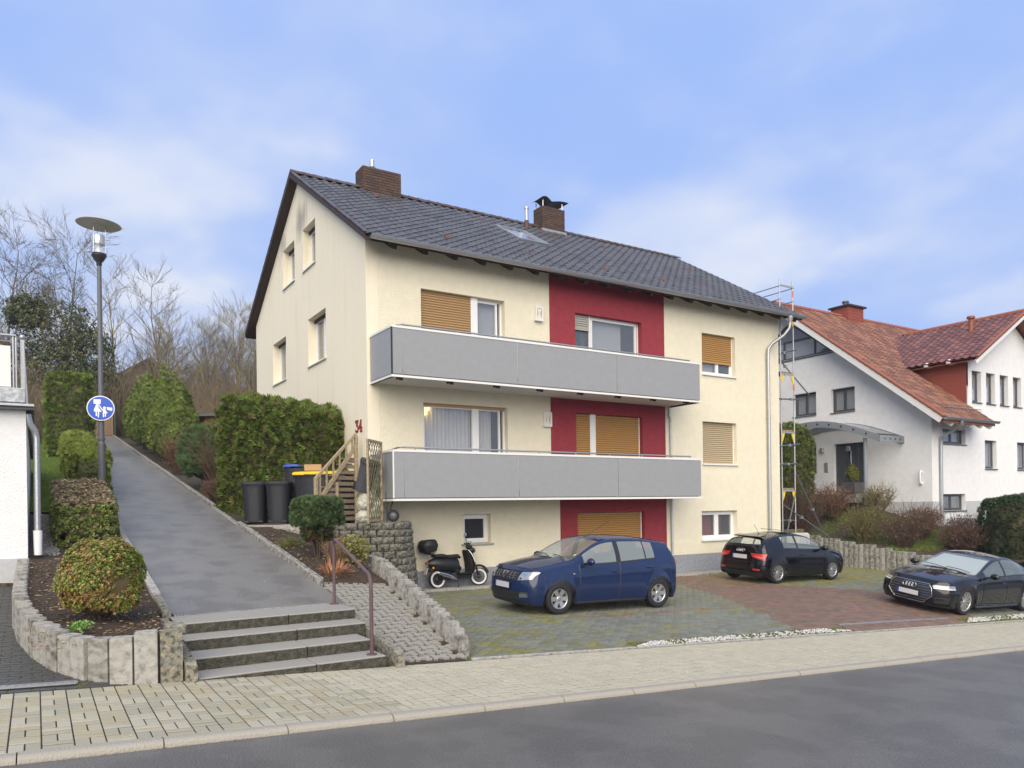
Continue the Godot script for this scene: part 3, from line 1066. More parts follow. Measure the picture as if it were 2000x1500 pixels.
# wall slab with openings cut by CSG; polygon in local x, y
func cut_wall(parent: Node3D, called: String, t: Transform3D, poly: PackedVector2Array, thick: float, holes: Array, m: Material) -> void:
	var body := CSGPolygon3D.new()
	body.name = called
	body.polygon = poly
	body.depth = thick
	body.material = m
	parent.add_child(body, true)
	body.transform = t
	if base_of.has(parent):
		body.position -= base_of[parent]
	body.transform = body.transform * Transform3D(Basis.IDENTITY, Vector3(0, 0, 0))
	for h in holes:
		if h is PackedVector2Array:
			var cp := CSGPolygon3D.new()
			cp.name = "opening"
			cp.operation = CSGShape3D.OPERATION_SUBTRACTION
			cp.polygon = h
			cp.depth = thick * 3
			cp.position = Vector3(0, 0, thick)
			cp.material = m
			body.add_child(cp, true)
			continue
		var b := CSGBox3D.new()
		b.name = "opening"
		b.operation = CSGShape3D.OPERATION_SUBTRACTION
		b.size = Vector3(h[1] - h[0], h[3] - h[2], thick * 3)
		b.position = Vector3((h[0] + h[1]) * 0.5, (h[2] + h[3]) * 0.5, -thick * 0.5)
		b.material = m
		body.add_child(b, true)


func rect(x0: float, x1: float, y0: float, y1: float) -> PackedVector2Array:
	return PackedVector2Array([Vector2(x0, y0), Vector2(x1, y0), Vector2(x1, y1), Vector2(x0, y1)])


# frame bars round a rectangle
func bars(mb: MB, x0: float, x1: float, y0: float, y1: float, w: float, z: float, d: float) -> void:
	mb.span(Vector3(x0, y0, z - d), Vector3(x1, y0 + w, z))
	mb.span(Vector3(x0, y1 - w, z - d), Vector3(x1, y1, z))
	mb.span(Vector3(x0, y0 + w, z - d), Vector3(x0 + w, y1 - w, z))
	mb.span(Vector3(x1 - w, y0 + w, z - d), Vector3(x1, y1 - w, z))


func shutter_mesh(x0: float, x1: float, y0: float, y1: float, z: float) -> MB:
	var mb := MB.new()
	var s := 0.064
	var n := int(ceil((y1 - y0) / s))
	var rows := []
	for i in n:
		var a := y1 - (i + 1) * s
		if a < y0 - 0.03:
			a = y0
		for q in [[0.0, -0.024], [0.10, -0.004], [0.35, 0.007], [0.65, 0.007], [0.88, 0.0], [0.94, -0.02], [1.0, -0.024]]:
			rows.append(PackedVector3Array([Vector3(x0, a + s * q[0], z + q[1]), Vector3(x1, a + s * q[0], z + q[1])]))
		mb.grid(rows)
		rows = []
	mb.span(Vector3(x0, y0 - 0.03, z - 0.02), Vector3(x1, y0 + 0.008, z + 0.006))
	return mb


# A window in its opening. lights: list of pane spans as fractions of the width. cover: "", "blind", "curtain", "red".
func window(parent: Node3D, t: Transform3D, w: float, h: float, o: Dictionary) -> MeshInstance3D:
	var deep: float = o.get("deep", 0.17)
	var fm: Material = o.get("frame", M.white_plastic)
	var fw: float = o.get("bar", 0.055)
	var z := -deep
	var mb := MB.new()
	bars(mb, 0, w, 0, h, 0.045, z, 0.08)
	var win := part(parent, o.get("name", "window"), mb, fm, t)
	var cuts: Array = o.get("cuts", [0.0, 1.0])
	var sash := MB.new()
	for i in cuts.size() - 1:
		var a: float = cuts[i] * (w - 0.09) + 0.045
		var b: float = cuts[i + 1] * (w - 0.09) + 0.045
		if i > 0:
			a += 0.008
		bars(sash, a, b, 0.045, h - 0.045, fw, z + 0.014, 0.06)
		var g := MB.new()
		var ga := Vector3(a + fw - 0.004, 0.045 + fw - 0.004, z - 0.012)
		var gb := Vector3(b - fw + 0.004, h - 0.045 - fw + 0.004, z - 0.018)
		g.span(gb, ga)
		part(win, "pane", g, o.get("glass", M.window_glass))
	part(win, "sash", sash, fm)
	for s in o.get("shutters", []):   # [x0, x1, y0, material]
		part(win, "shutter", shutter_mesh(s[0], s[1], s[2], h - 0.01, z + 0.05), s[3])
		for e in [s[0] - 0.004, s[1] + 0.004]:
			var gd := MB.new()
			gd.span(Vector3(e - 0.016, 0.0, z + 0.016), Vector3(e + 0.016, h, z + 0.06))
			part(win, "guide_rail", gd, fm)
	if o.has("box"):
		var bx := MB.new()
		bx.span(Vector3(0.0, h - o.box, z + 0.016), Vector3(w, h, z + 0.05))
		part(win, "shutter_box", bx, o.get("box_mat", M.shutter_grey))
	for c in o.get("curtains", []):   # [x0, x1, y0, y1, material, waves]
		var cb := MB.new()
		var rows := [PackedVector3Array(), PackedVector3Array()]
		var n := int(c[5]) * 6 + 2
		for i in n + 1:
			var x := lerpf(c[0], c[1], float(i) / n)
			var zz: float = z - 0.16 + (0.022 * sin(TAU * c[5] * i / n) + 0.01 * sin(TAU * c[5] * 0.37 * i / n) if c[5] > 0 else 0.0)
			rows[0].append(Vector3(x, c[2], zz))
			rows[1].append(Vector3(x, c[3], zz))
		cb.grid(rows)
		part(win, "curtain", cb, c[4])
	if o.get("sill", 0.0) > 0.0:
		var sb := MB.new()
		var e: float = o.get("sill_side", 0.03)
		sb.prism(PackedVector2Array([Vector2(-deep - 0.02, 0.0), Vector2(o.sill, -0.025), Vector2(o.sill, -0.06), Vector2(o.sill - 0.008, -0.06), Vector2(o.sill - 0.012, -0.034), Vector2(-deep - 0.02, -0.012)]), -w - e, e, Transform3D(Basis(Vector3(0, 0, 1), Vector3(0, 1, 0), Vector3(-1, 0, 0)), Vector3(0, 0.012, 0)))
		part(win, "sill", sb, o.get("sill_mat", M.white_metal))
	return win


func tile_mesh(w: float, l: float, amp: float, k := 10) -> ArrayMesh:
	# local x across, z down the slope, y out of the roof; front edge at z = l
	var mb := MB.new()
	var rows := []
	var zs := [0.0, l * 0.5, l]
	for z in zs:
		var line := PackedVector3Array()
		for i in k + 1:
			var u := float(i) / k
			var hh := amp * pow(0.5 + 0.5 * cos(TAU * (u - 0.30)), 1.3)
			line.append(Vector3(w * u, hh + 0.006 + 0.022 * z / l, z))
		rows.append(line)
	mb.grid(rows, true)
	for i in k:
		var a: Vector3 = rows[2][i]
		var b: Vector3 = rows[2][i + 1]
		mb.quad(a + Vector3.DOWN * 0.022, b + Vector3.DOWN * 0.022, b, a)
	return mb.mesh()


# lays tiles on a slope: o = upper left corner, u across, d down the slope
func lay_tiles(parent: Node3D, o: Vector3, u: Vector3, d: Vector3, width: float, length: float, tw: float, tl: float, amp: float, mats: Array, as_parts: int, keep: Callable, tints := PackedColorArray(), sd := 5, near := Vector3.ZERO) -> void:
	var nrm := d.cross(u).normalized()
	if nrm.y < 0:
		nrm = -nrm
	var cols := int(round(width / tw))
	var rows := int(round(length / tl))
	var w := width / cols
	var l := length / rows
	var mesh := tile_mesh(w * 1.0, l + 0.05, amp)
	var list := []
	rng.seed = sd
	for r in rows:
		for c in cols:
			var p := o + u * (c * w) + d * (r * l - 0.03)
			var mid := p + u * w * 0.5 + d * l * 0.5
			if not keep.call(mid):
				continue
			var b := Basis(u, nrm, d) * Basis(Vector3.RIGHT, rng.randf_range(-0.006, 0.012)) * Basis(Vector3.UP, rng.randf_range(-0.006, 0.006))
			list.append([mid.distance_squared_to(near), Transform3D(b, p + nrm * rng.randf_range(0.0, 0.004))])
	list.sort_custom(func(a, b): return a[0] < b[0])
	var rest := []
	for k in mats.size():
		rest.append([])
	var tc := PackedColorArray()
	for i in list.size():
		var k := rng.randi() % mats.size()
		if i < as_parts:
			part(parent, "roof_tile", mesh, mats[k], list[i][1])
		else:
			rest[k].append(list[i][1])
			if tints.size():
				var a := tints[rng.randi() % tints.size()]
				var v := rng.randf_range(0.85, 1.12)
				tc.append(Color(a.r * v, a.g * v, a.b * v))
	for k in mats.size():
		if rest[k].size():
			many(parent, "far_roof_tiles", mesh, mats[k], rest[k], tc)


func gutter(parent: Node3D, a: Vector3, b: Vector3, r: float, m: Material, joints: int) -> void:
	var mb := MB.new()
	var rows := []
	var inner := []
	for e in [a, b]:
		var lo := PackedVector3Array()
		var li := PackedVector3Array()
		for i in 9:
			var t := PI * i / 8.0
			lo.append(e + Vector3(0, -sin(t) * r, cos(t) * r))
			li.append(e + Vector3(0, -sin(t) * r * 0.93, cos(t) * r * 0.93))
		rows.append(lo)
		inner.append(li)
	mb.grid(rows, true)
	mb.grid(inner)
	mb.tube([a + Vector3(0, 0.004, r), b + Vector3(0, 0.004, r)], 0.011, 8)
	for e in [[a, -1], [b, 1]]:
		for i in 8:
			var t0 := PI * i / 8.0
			var t1 := PI * (i + 1) / 8.0
			mb.tri(e[0], e[0] + Vector3(0, -sin(t0) * r, cos(t0) * r), e[0] + Vector3(0, -sin(t1) * r, cos(t1) * r))
	var o := part(parent, "gutter", mb, m)
	for j in joints:
		var p := a.lerp(b, (j + 0.5) / joints)
		var q := MB.new()
		var r2 := []
		for e in [p - Vector3(0.025, 0, 0), p + Vector3(0.025, 0, 0)]:
			var lo := PackedVector3Array()
			for i in 9:
				var t := PI * i / 8.0
				lo.append(e + Vector3(0, -sin(t) * (r + 0.004), cos(t) * (r + 0.004)))
			r2.append(lo)
		q.grid(r2, true)
		part(o, "gutter_joint", q, m)


func brick_stack(parent: Node3D, called: String, c: Vector3, w: float, d: float, y0: float, y1: float) -> MeshInstance3D:
	var core := MB.new()
	core.span(Vector3(c.x - w / 2 + 0.012, y0, c.z - d / 2 + 0.012), Vector3(c.x + w / 2 - 0.012, y1 - 0.01, c.z + d / 2 - 0.012))
	var o := part(parent, called, core, M.mortar)
	var n := int(round((y1 - y0) / 0.083))
	var ch := (y1 - y0) / n
	for side in 2:
		var run := w if side == 0 else d
		var k := int(round(run / 0.25))
		var bl := run / k
		var bm := MB.new()
		bm.cbox(Vector3.ZERO, Vector3(bl - 0.010, ch - 0.010, 0.03), 0.004)
		var mesh := bm.mesh()
		var hm := MB.new()
		hm.cbox(Vector3.ZERO, Vector3(bl * 0.5 - 0.010, ch - 0.010, 0.03), 0.004)
		var half := hm.mesh()
		for r in n:
			var y := y0 + (r + 0.5) * ch
			var odd := r % 2 == side
			var cnt := k if not odd else k + 1
			for i in cnt:
				var x := (i + 0.5) * bl if not odd else clampf(i * bl, bl * 0.25, run - bl * 0.25)
				var hf: bool = odd and (i == 0 or i == cnt - 1)
				var t: Transform3D
				if side == 0:
					t = Transform3D(Basis.IDENTITY, Vector3(c.x - w / 2 + x, y, c.z + d / 2 - 0.003))
				else:
					t = Transform3D(Basis(Vector3.UP, PI / 2), Vector3(c.x - w / 2 + 0.003, y, c.z - d / 2 + x))
				part(o, "brick", half if hf else mesh, M["brick%d" % (rng.randi() % 3)], t)
	return o


func number_digit(which: int) -> Array:
	# slab-serif digits as stroke lists in a 0.7 x 1 box
	if which == 3:
		return [[Vector2(0.06, 0.84), Vector2(0.06, 1.0), Vector2(0.62, 1.0), Vector2(0.32, 0.58)], [Vector2(0.32, 0.58), Vector2(0.56, 0.52), Vector2(0.66, 0.30), Vector2(0.56, 0.08), Vector2(0.32, 0.0), Vector2(0.08, 0.06), Vector2(0.04, 0.16)]]
	return [[Vector2(0.48, 0.0), Vector2(0.48, 1.0), Vector2(0.02, 0.30), Vector2(0.70, 0.30)], [Vector2(0.30, 0.0), Vector2(0.68, 0.0)]]


func build_house() -> void:
	var H := thing("apartment_house", "three storey cream and red apartment house with two long grey balconies", "house", Vector3(14.3, -0.3, -22.5))
	var X0 := 6.77
	var X1 := 21.8
	var Z0 := -17.2
	var Z1 := -27.8
	# openings on the front: x0, x1, y0, y1
	var UL := [8.22, 10.68, 5.35, 7.63]
	var UR := [13.03, 15.54, 5.35, 7.62]
	var ML := [8.25, 10.73, 2.5, 4.78]
	var MR := [13.02, 15.53, 2.5, 4.77]
	var SW := [9.34, 10.16, 1.19, 1.95]
	var RL := [13.03, 15.56, 0.30, 1.93]
	var R1 := [18.08, 19.62, 6.30, 7.61]
	var R2 := [18.07, 19.64, 3.42, 4.77]
	var R3 := [17.98, 19.62, 0.98, 1.90]
	var top := 8.86
	var F := face_frame("f", Vector3(0, 0, Z0))
	cut_wall(H, "front_wall", F, rect(X0 + 0.30, 12.14, 2.33, top), 0.3, [UL, ML], M.cream_render)
	cut_wall(H, "front_wall", F, rect(X0 + 0.30, 12.42, -0.5, 2.33), 0.3, [SW], M.cream_render)
	cut_wall(H, "red_wall_panel", F, rect(12.14, 16.46, 2.33, top), 0.3, [UR, MR], M.red_render)
	cut_wall(H, "red_wall_panel", F, rect(12.42, 16.46, -0.5, 2.33), 0.3, [RL], M.red_render)
	cut_wall(H, "front_wall", F, rect(16.46, X1, -0.5, top), 0.3, [R1, R2, R3], M.cream_render)
	# gable with weathering: local x = world z
	var G := face_frame("g", Vector3(X0, 0, 0))
	var gw := [[-25.6, -24.05, 6.28, 7.62], [-21.75, -20.17, 6.28, 7.64], [-24.25, -23.0, 9.14, 10.35], [-22.15, -20.98, 9.14, 10.36]]
	cut_wall(H, "gable_wall", G, PackedVector2Array([Vector2(Z1, -0.5), Vector2(Z0, -0.5), Vector2(Z0, 8.70), Vector2(-22.5, 11.98), Vector2(Z1, 8.70)]), 0.3, gw, gable_material())
	# far walls, floors and loft keep the rooms dark
	var bw := MB.new()
	bw.span(Vector3(X0 + 0.3, -0.5, Z1), Vector3(X1, 8.7, Z1 + 0.3))
	bw.span(Vector3(X1 - 0.3, -0.5, Z1 + 0.3), Vector3(X1, 8.7, Z0 - 0.3))
	part(H, "rear_wall", bw, M.cream_render)
	var rg := MB.new()
	rg.prism(PackedVector2Array([Vector2(Z1, 8.7), Vector2(Z0, 8.7), Vector2(-22.5, 11.98)]), -0.15, 0.15, Transform3D(Basis(Vector3(0, 0, 1), Vector3(0, 1, 0), Vector3(-1, 0, 0)), Vector3(X1 - 0.15, 0, 0)))
	part(H, "gable_wall", rg, M.cream_render)
	for y in [-0.4, 2.28, 5.12, 8.0]:
		var fl := MB.new()
		fl.span(Vector3(X0 + 0.3, y, Z1 + 0.3), Vector3(X1 - 0.3, y + 0.2, Z0 - 0.3))
		part(H, "floor_slab", fl, M.room_dark)
	for x in [12.28, 16.6]:
		var pw := MB.new()
		pw.span(Vector3(x - 0.06, -0.2, Z1 + 0.3), Vector3(x + 0.06, 8.0, Z0 - 0.3))
		part(H, "partition", pw, M.room_dark)
	# painted base
	var pl := MB.new()
	pl.span(Vector3(X0 + 0.02, -0.6, Z0), Vector3(12.42, 0.55, Z0 + 0.012))
	pl.span(Vector3(12.42, -0.6, Z0), Vector3(16.46, 0.29, Z0 + 0.012))
	pl.span(Vector3(16.46, -0.6, Z0), Vector3(X1 + 0.012, 0.55, Z0 + 0.012))
	part(H, "plinth", pl, M.grey_plinth)

	# windows of the front
	var at := func(r): return Transform3D(Basis.IDENTITY, Vector3(r[0], r[2], Z0))
	var w: float = UL[1] - UL[0]
	var h: float = UL[3] - UL[2]
	window(H, at.call(UL), w, h, {"cuts": [0.0, 0.62, 0.96], "shutters": [[0.02, 1.50, 0.55, M.shutter_brown]], "curtains": [[1.66, 2.4, 0.1, h, M.blind_grey, 0]]})
	var pil := MB.new()
	pil.span(Vector3(UL[0] + 1.52, UL[2], Z0 - 0.16), Vector3(UL[0] + 1.68, UL[3], Z0 - 0.095))
	part(H, "mullion", pil, M.white_plastic)
	w = ML[1] - ML[0]
	h = ML[3] - ML[2]
	window(H, at.call(ML), w, h, {"cuts": [0.0, 0.62, 0.96], "curtains": [[0.02, 1.52, 0.1, h - 0.02, M.curtain_white, 13], [1.7, 2.15, 0.1, h - 0.02, M.curtain_white, 5]], "box": 0.07, "box_mat": M.shutter_brown})
	pil = MB.new()
	pil.span(Vector3(ML[0] + 1.47, ML[2], Z0 - 0.16), Vector3(ML[0] + 1.66, ML[3], Z0 - 0.13))
	part(H, "mullion", pil, M.white_plastic)
	w = UR[1] - UR[0]
	h = UR[3] - UR[2]
	window(H, at.call(UR), w, h, {"cuts": [0.0, 0.26, 0.98], "curtains": [[0.80, 1.95, 0.1, h, M.blind_grey, 0], [0.1, 0.34, 0.1, h, M.seat_cloth, 2], [0.42, 0.6, 0.1, h, M.seat_cloth, 2]], "shutters": [[0.02, 0.60, h - 0.42, M.shutter_grey]]})
	w = MR[1] - MR[0]
	h = MR[3] - MR[2]
	window(H, at.call(MR), w, h, {"cuts": [0.0, 0.27, 0.98], "shutters": [[0.02, 0.60, 0.03, M.shutter_amber], [0.78, w - 0.05, 0.03, M.shutter_amber]]})
	pil = MB.new()
	pil.span(Vector3(MR[0] + 0.6, MR[2], Z0 - 0.16), Vector3(MR[0] + 0.77, MR[3], Z0 - 0.1))
	part(H, "mullion", pil, M.white_plastic)
	w = RL[1] - RL[0]
	h = RL[3] - RL[2]
	window(H, at.call(RL), w, h, {"shutters": [[0.02, w - 0.05, 0.03, M.shutter_amber]], "sill": 0.04})
	window(H, at.call(SW), SW[1] - SW[0], SW[3] - SW[2], {"bar": 0.08, "glass": M.tinted_glass, "sill": 0.05, "sill_side": 0.07, "sill_mat": M.pale_concrete})
	window(H, at.call(R1), R1[1] - R1[0], R1[3] - R1[2], {"cuts": [0.0, 0.55, 1.0], "shutters": [[0.02, 1.50, 0.42, M.shutter_amber]], "sill": 0.05, "curtains": [[0.05, 0.85, 0.1, 1.2, M.blind_grey, 0]]})
	window(H, at.call(R2), R2[1] - R2[0], R2[3] - R2[2], {"cuts": [0.0, 0.5, 1.0], "shutters": [[0.02, 1.53, 0.02, M.shutter_beige]], "sill": 0.05})
	window(H, at.call(R3), R3[1] - R3[0], R3[3] - R3[2], {"cuts": [0.0, 0.5, 1.0], "bar": 0.085, "sill": 0.06, "curtains": [[0.05, 0.78, 0.05, 0.9, M.curtain_red, 5], [0.95, 1.2, 0.05, 0.9, M.curtain_red, 3]]})
	for r in gw:
		window(H, face_frame("g", Vector3(X0, r[2], r[0])), r[1] - r[0], r[3] - r[2], {"cuts": [0.0, 0.5, 1.0], "deep": 0.24, "sill": 0.05, "box": 0.10, "box_mat": M.verge_board, "curtains": [[0.1, r[1] - r[0] - 0.1, 0.0, r[3] - r[2], M.blind_grey, 0]]})
	# warm lamp behind the corner of the middle left window
	var lamp := MB.new()
	for q in [Vector3(8.36, 4.62, -17.42), Vector3(8.50, 4.66, -17.45), Vector3(8.40, 4.54, -17.43)]:
		lamp.ball(q, Vector3(0.045, 0.06, 0.045), 10)
	part(H, "lit_lamp", lamp, M.bulb_warm)
	var ll := OmniLight3D.new()
	ll.name = "lamp_light"
	ll.light_energy = 0.04
	ll.light_color = Color(1.0, 0.8, 0.5)
	ll.omni_range = 8.0
	ll.omni_attenuation = 2.0
	ll.light_size = 0.06
	ll.shadow_enabled = true
	add_child(ll)
	ll.position = Vector3(8.42, 4.60, -17.56)

	# wall lamps
	for p in [Vector3(11.75, 7.41, Z0), Vector3(11.99, 4.52, Z0)]:
		var a := MB.new()
		bars(a, p.x - 0.13, p.x + 0.13, p.y - 0.2, p.y + 0.2, 0.055, Z0 + 0.10, 0.10)
		var fx := part(H, "wall_lamp", a, M.white_metal)
		var b := MB.new()
		b.prism(PackedVector2Array([Vector2(-0.075, -0.145), Vector2(0.075, -0.145), Vector2(0.035, 0.0), Vector2(0.075, 0.145), Vector2(-0.075, 0.145), Vector2(-0.035, 0.0)]), 0.03, 0.085, Transform3D(Basis.IDENTITY, p))
		part(fx, "diffuser", b, M.cream_render)

	build_balcony(H, 2.35, 0.0)
	build_balcony(H, 5.17, 1.0)
	# house number
	var num := MB.new()
	for k in 2:
		for line in number_digit(3 + k):
			for i in line.size() - 1:
				var a: Vector2 = line[i]
				var b: Vector2 = line[i + 1]
				var s := 0.27
				var pa := Vector3(X0 - 0.012, 4.03 + a.y * s, -17.98 + (k * 0.9 + a.x) * s)
				var pb := Vector3(X0 - 0.012, 4.03 + b.y * s, -17.98 + (k * 0.9 + b.x) * s)
				var dirv := (pb - pa).normalized()
				var bs := Basis(dirv, Vector3(1, 0, 0).cross(dirv), Vector3(1, 0, 0))
				num.box((pa + pb) * 0.5, Vector3(pa.distance_to(pb) + 0.03, 0.040, 0.022), bs)
	part(H, "house_number", num, M.number_red)

	# ---- roof ----
	var ex := X0 - 0.22
	var ex1 := X1 + 0.55
	var zr := -22.5
	var yr := 12.12
	var ze := -16.62
	var ye := 8.50
	var slope := Vector3(0, ye - yr, ze - zr)
	var L := slope.length()
	var dn := slope / L
	var dnb := Vector3(dn.x, dn.y, -dn.z)
	var deck := MB.new()
	for s in [[zr, ze], [zr, zr * 2 - ze]]:
		var a := Vector3(ex, yr - 0.03, s[0])
		var b := Vector3(ex1, yr - 0.03, s[0])
		var e := Vector3(ex1, ye - 0.03, s[1])
		var d := Vector3(ex, ye - 0.03, s[1])
		var t := Vector3(0, -0.10, 0)
		deck.quad(d, e, b, a)
		deck.quad(a + t, b + t, e + t, d + t)
		deck.quad(d + t, e + t, e, d)
		deck.quad(a + t, d + t, d, a)
		deck.quad(b, e, e + t, b + t)
	var roof := part(H, "roof", deck, M.verge_board)
	var sky_hole := [Vector2(12.75, -20.9), Vector2(13.75, -19.55)]
	var ch1 := Rect2(8.62, -22.9, 1.42, 0.7)
	var ch2 := Rect2(15.35, -22.75, 1.1, 0.7)
	var keep := func(p: Vector3) -> bool:
		return not (p.x > 12.72 and p.x < 13.78 and p.z > -20.9 and p.z < -19.5)
	lay_tiles(roof, Vector3(ex, yr, zr), Vector3(1, 0, 0), dn, ex1 - ex, L + 0.05, 0.30, 0.335, 0.052, [M.dark_tile0, M.dark_tile1, M.dark_tile2, M.dark_tile3], 300, keep, PackedColorArray(), 5, Vector3(4, 9.5, -17))
	var backt := slope_sheet(ex, ex1, zr, zr * 2 - ze, func(_x, z): return lerpf(yr, ye, (zr - z) / (ze - zr) if z < zr else 0.0) + 0.02, 2, 2)
	part(roof, "rear_slope", backt, M.dark_tile1)
	# ridge
	var rm := MB.new()
	var rr := []
	for e in [[0.0, 0.135], [0.36, 0.118]]:
		var line := PackedVector3Array()
		for i in 9:
			var t := PI * i / 8.0
			line.append(Vector3(e[0], sin(t) * e[1] * 0.9, cos(t) * e[1]))
		rr.append(line)
	rm.grid(rr)
	for i in 8:
		var t0 := PI * i / 8.0
		var t1 := PI * (i + 1) / 8.0
		rm.quad(Vector3(0, sin(t0) * 0.121, cos(t0) * 0.135), Vector3(0, sin(t0) * 0.10, cos(t0) * 0.115), Vector3(0, sin(t1) * 0.10, cos(t1) * 0.115), Vector3(0, sin(t1) * 0.121, cos(t1) * 0.135))
	var rmesh := rm.mesh()
	var x := ex - 0.02
	while x < ex1 - 0.2:
		part(roof, "ridge_tile", rmesh, M.ridge_tile if rng.randf() < 0.75 else M.dark_tile2, Transform3D(Basis.IDENTITY, Vector3(x, yr + 0.015, zr)))
		x += 0.345
	# verge boards and verge tiles on the near gable
	for s in [1.0, -1.0]:
		var vb := MB.new()
		var a := Vector3(ex - 0.015, yr + 0.03, zr)
		var b := Vector3(ex - 0.015, ye + 0.03, zr + s * (ze - zr))
		var n := 18
		vb.prism(PackedVector2Array([Vector2(0, 0.03), Vector2((ze - zr) * s, ye - yr + 0.03), Vector2((ze - zr) * s, ye - yr - 0.10), Vector2(0, -0.12)]), -0.02, 0.02, Transform3D(Basis(Vector3(0, 0, 1), Vector3(0, 1, 0), Vector3(-1, 0, 0)), Vector3(ex - 0.02, yr, zr)))
		part(roof, "verge_board", vb, M.verge_board)
		for i in n:
			var vt := MB.new()
			var c := a.lerp(b, (i + 0.5) / n) + Vector3(0.03, 0.045, 0)
			var dd := (b - a).normalized()
			vt.cbox(c, Vector3(0.11, 0.05, L / n + 0.03), 0.015, Basis(Vector3.RIGHT, Vector3.RIGHT.cross(dd) * -1.0, dd) * Basis(Vector3.RIGHT, 0.04))
			part(roof, "verge_tile", vt, M.dark_tile1 if i % 3 else M.ridge_tile)
	# rafter ends under the front eave
	var rx := X0 + 0.55
	while rx < X1 + 0.3:
		var rb := MB.new()
		rb.box(Vector3(rx, 8.50, -16.93), Vector3(0.12, 0.13, 0.52), Basis(Vector3.RIGHT, 0.52))
		part(roof, "rafter_end", rb, M.verge_board)
		rx += 0.82
	var sb := MB.new()
	sb.quad(Vector3(X0, 8.80, Z0), Vector3(ex1, 8.80, Z0), Vector3(ex1, 8.47, ze), Vector3(X0, 8.47, ze))
	part(roof, "eave_boarding", sb, M.verge_board)
	gutter(roof, Vector3(ex + 0.1, ye - 0.01, ze + 0.06), Vector3(ex1 + 0.05, ye - 0.01, ze + 0.06), 0.085, M.zinc, 16)
	gutter(roof, Vector3(ex + 0.0, ye - 0.01, zr * 2 - ze - 0.06), Vector3(ex1, ye - 0.01, zr * 2 - ze - 0.06), 0.085, M.zinc, 2)
	# vent tiles
	for q in [[9.3, 0.80], [11.8, 0.80], [14.6, 0.81], [17.0, 0.79], [8.9, 0.14], [12.4, 0.17], [15.0, 0.15], [17.6, 0.16], [19.2, 0.72], [20.8, 0.35]]:
		var p: Vector3 = Vector3(q[0], yr, zr) + slope * q[1]
		var vt := MB.new()
		var up := Vector3(0, dn.z, -dn.y)
		vt.ball(p + up * 0.045, Vector3(0.10, 0.055, 0.14), 10, Basis(Vector3.RIGHT, up, dn))
		part(roof, "vent_tile", vt, M.vent_tile)
	# roof window
	var q0 := Vector3(12.74, yr, zr) + dn * (1.75 + 0.13)
	var up2 := Vector3(0, dn.z, -dn.y)
	var RT := Transform3D(Basis(Vector3.RIGHT, -dn, up2), q0 + dn * 1.55)
	var fr := MB.new()
	bars(fr, -0.06, 1.08, -0.05, 1.62, 0.09, 0.10, 0.14)
	var sw := part(roof, "roof_window", fr, M.lead, RT)
	var sg := MB.new()
	sg.span(Vector3(0.02, 0.03, 0.045), Vector3(1.0, 1.54, 0.06))
	var pane := part(sw, "pane", sg, mat("roof_glass", lin(0.45, 0.48, 0.52), 0.2, 0.7))
	# aerial outlet pipe
	var ap := MB.new()
	ap.cyl(Vector3(14.55, 11.55, -21.9), Vector3(14.55, 12.05, -21.9), 0.10, 0.075, 12)
	part(roof, "pipe_flashing", ap, M.vent_tile)
	ap = MB.new()
	ap.cyl(Vector3(14.55, 12.05, -21.9), Vector3(14.55, 12.45, -21.9), 0.065, 0.065, 12)
	ap.cyl(Vector3(14.55, 12.45, -21.9), Vector3(14.55, 12.52, -21.9), 0.08, 0.08, 12)
	part(roof, "vent_pipe", ap, M.aluminium_tube)
	# chimneys
	var c1 := brick_stack(roof, "chimney", Vector3(9.35, 0, -22.55), 1.28, 0.62, 11.7, 12.78)
	var fl := MB.new()
	fl.span(Vector3(8.66, 11.6, -22.9), Vector3(10.04, 11.98, -22.2))
	part(c1, "flashing", fl, M.lead)
	var cp := MB.new()
	cp.lathe(Vector3(9.12, 12.78, -22.5), Vector3.UP, [[0.0, 0.0], [0.17, 0.0], [0.17, 0.03], [0.12, 0.10], [0.085, 0.13]], 16)
	part(c1, "flue_collar", cp, M.lamp_grey)
	cp = MB.new()
	cp.cyl(Vector3(9.12, 12.88, -22.5), Vector3(9.12, 13.12, -22.5), 0.075, 0.075, 14)
	part(c1, "flue_pipe", cp, M.steel_bright)
	var c2 := brick_stack(roof, "chimney", Vector3(15.9, 0, -22.45), 0.98, 0.56, 11.75, 12.85)
	fl = MB.new()
	fl.span(Vector3(15.36, 11.6, -22.78), Vector3(16.44, 12.03, -22.12))
	part(c2, "flashing", fl, M.lead)
	var cowl := MB.new()
	var cr := []
	for e in [[-0.33], [0.33]]:
		var line := PackedVector3Array()
		for i in 13:
			var t := float(i) / 12.0
			var yy := 0.15 * sin(PI * t / 0.42) if t < 0.42 else 0.10 * sin(PI * (t - 0.42) / 0.9)
			line.append(Vector3(15.25 + 1.3 * t, 13.04 + yy, -22.45 + e[0]))
		cr.append(line)
	cowl.grid(cr)
	part(c2, "cowl", cowl, M.lamp_grey)
	for s in [[-0.42, -0.22], [0.42, -0.22], [-0.42, 0.22], [0.42, 0.22]]:
		var lg := MB.new()
		lg.cyl(Vector3(15.9 + s[0], 12.84, -22.45 + s[1]), Vector3(15.9 + s[0], 13.08, -22.45 + s[1]), 0.02, 0.02, 6)
		part(c2, "cowl_leg", lg, M.steel_bright)

	# downpipes
	var dp := MB.new()
	dp.lathe(Vector3(21.62, 8.42, ze + 0.06), Vector3.DOWN, [[0.10, 0.0], [0.095, 0.08], [0.055, 0.22]], 12)
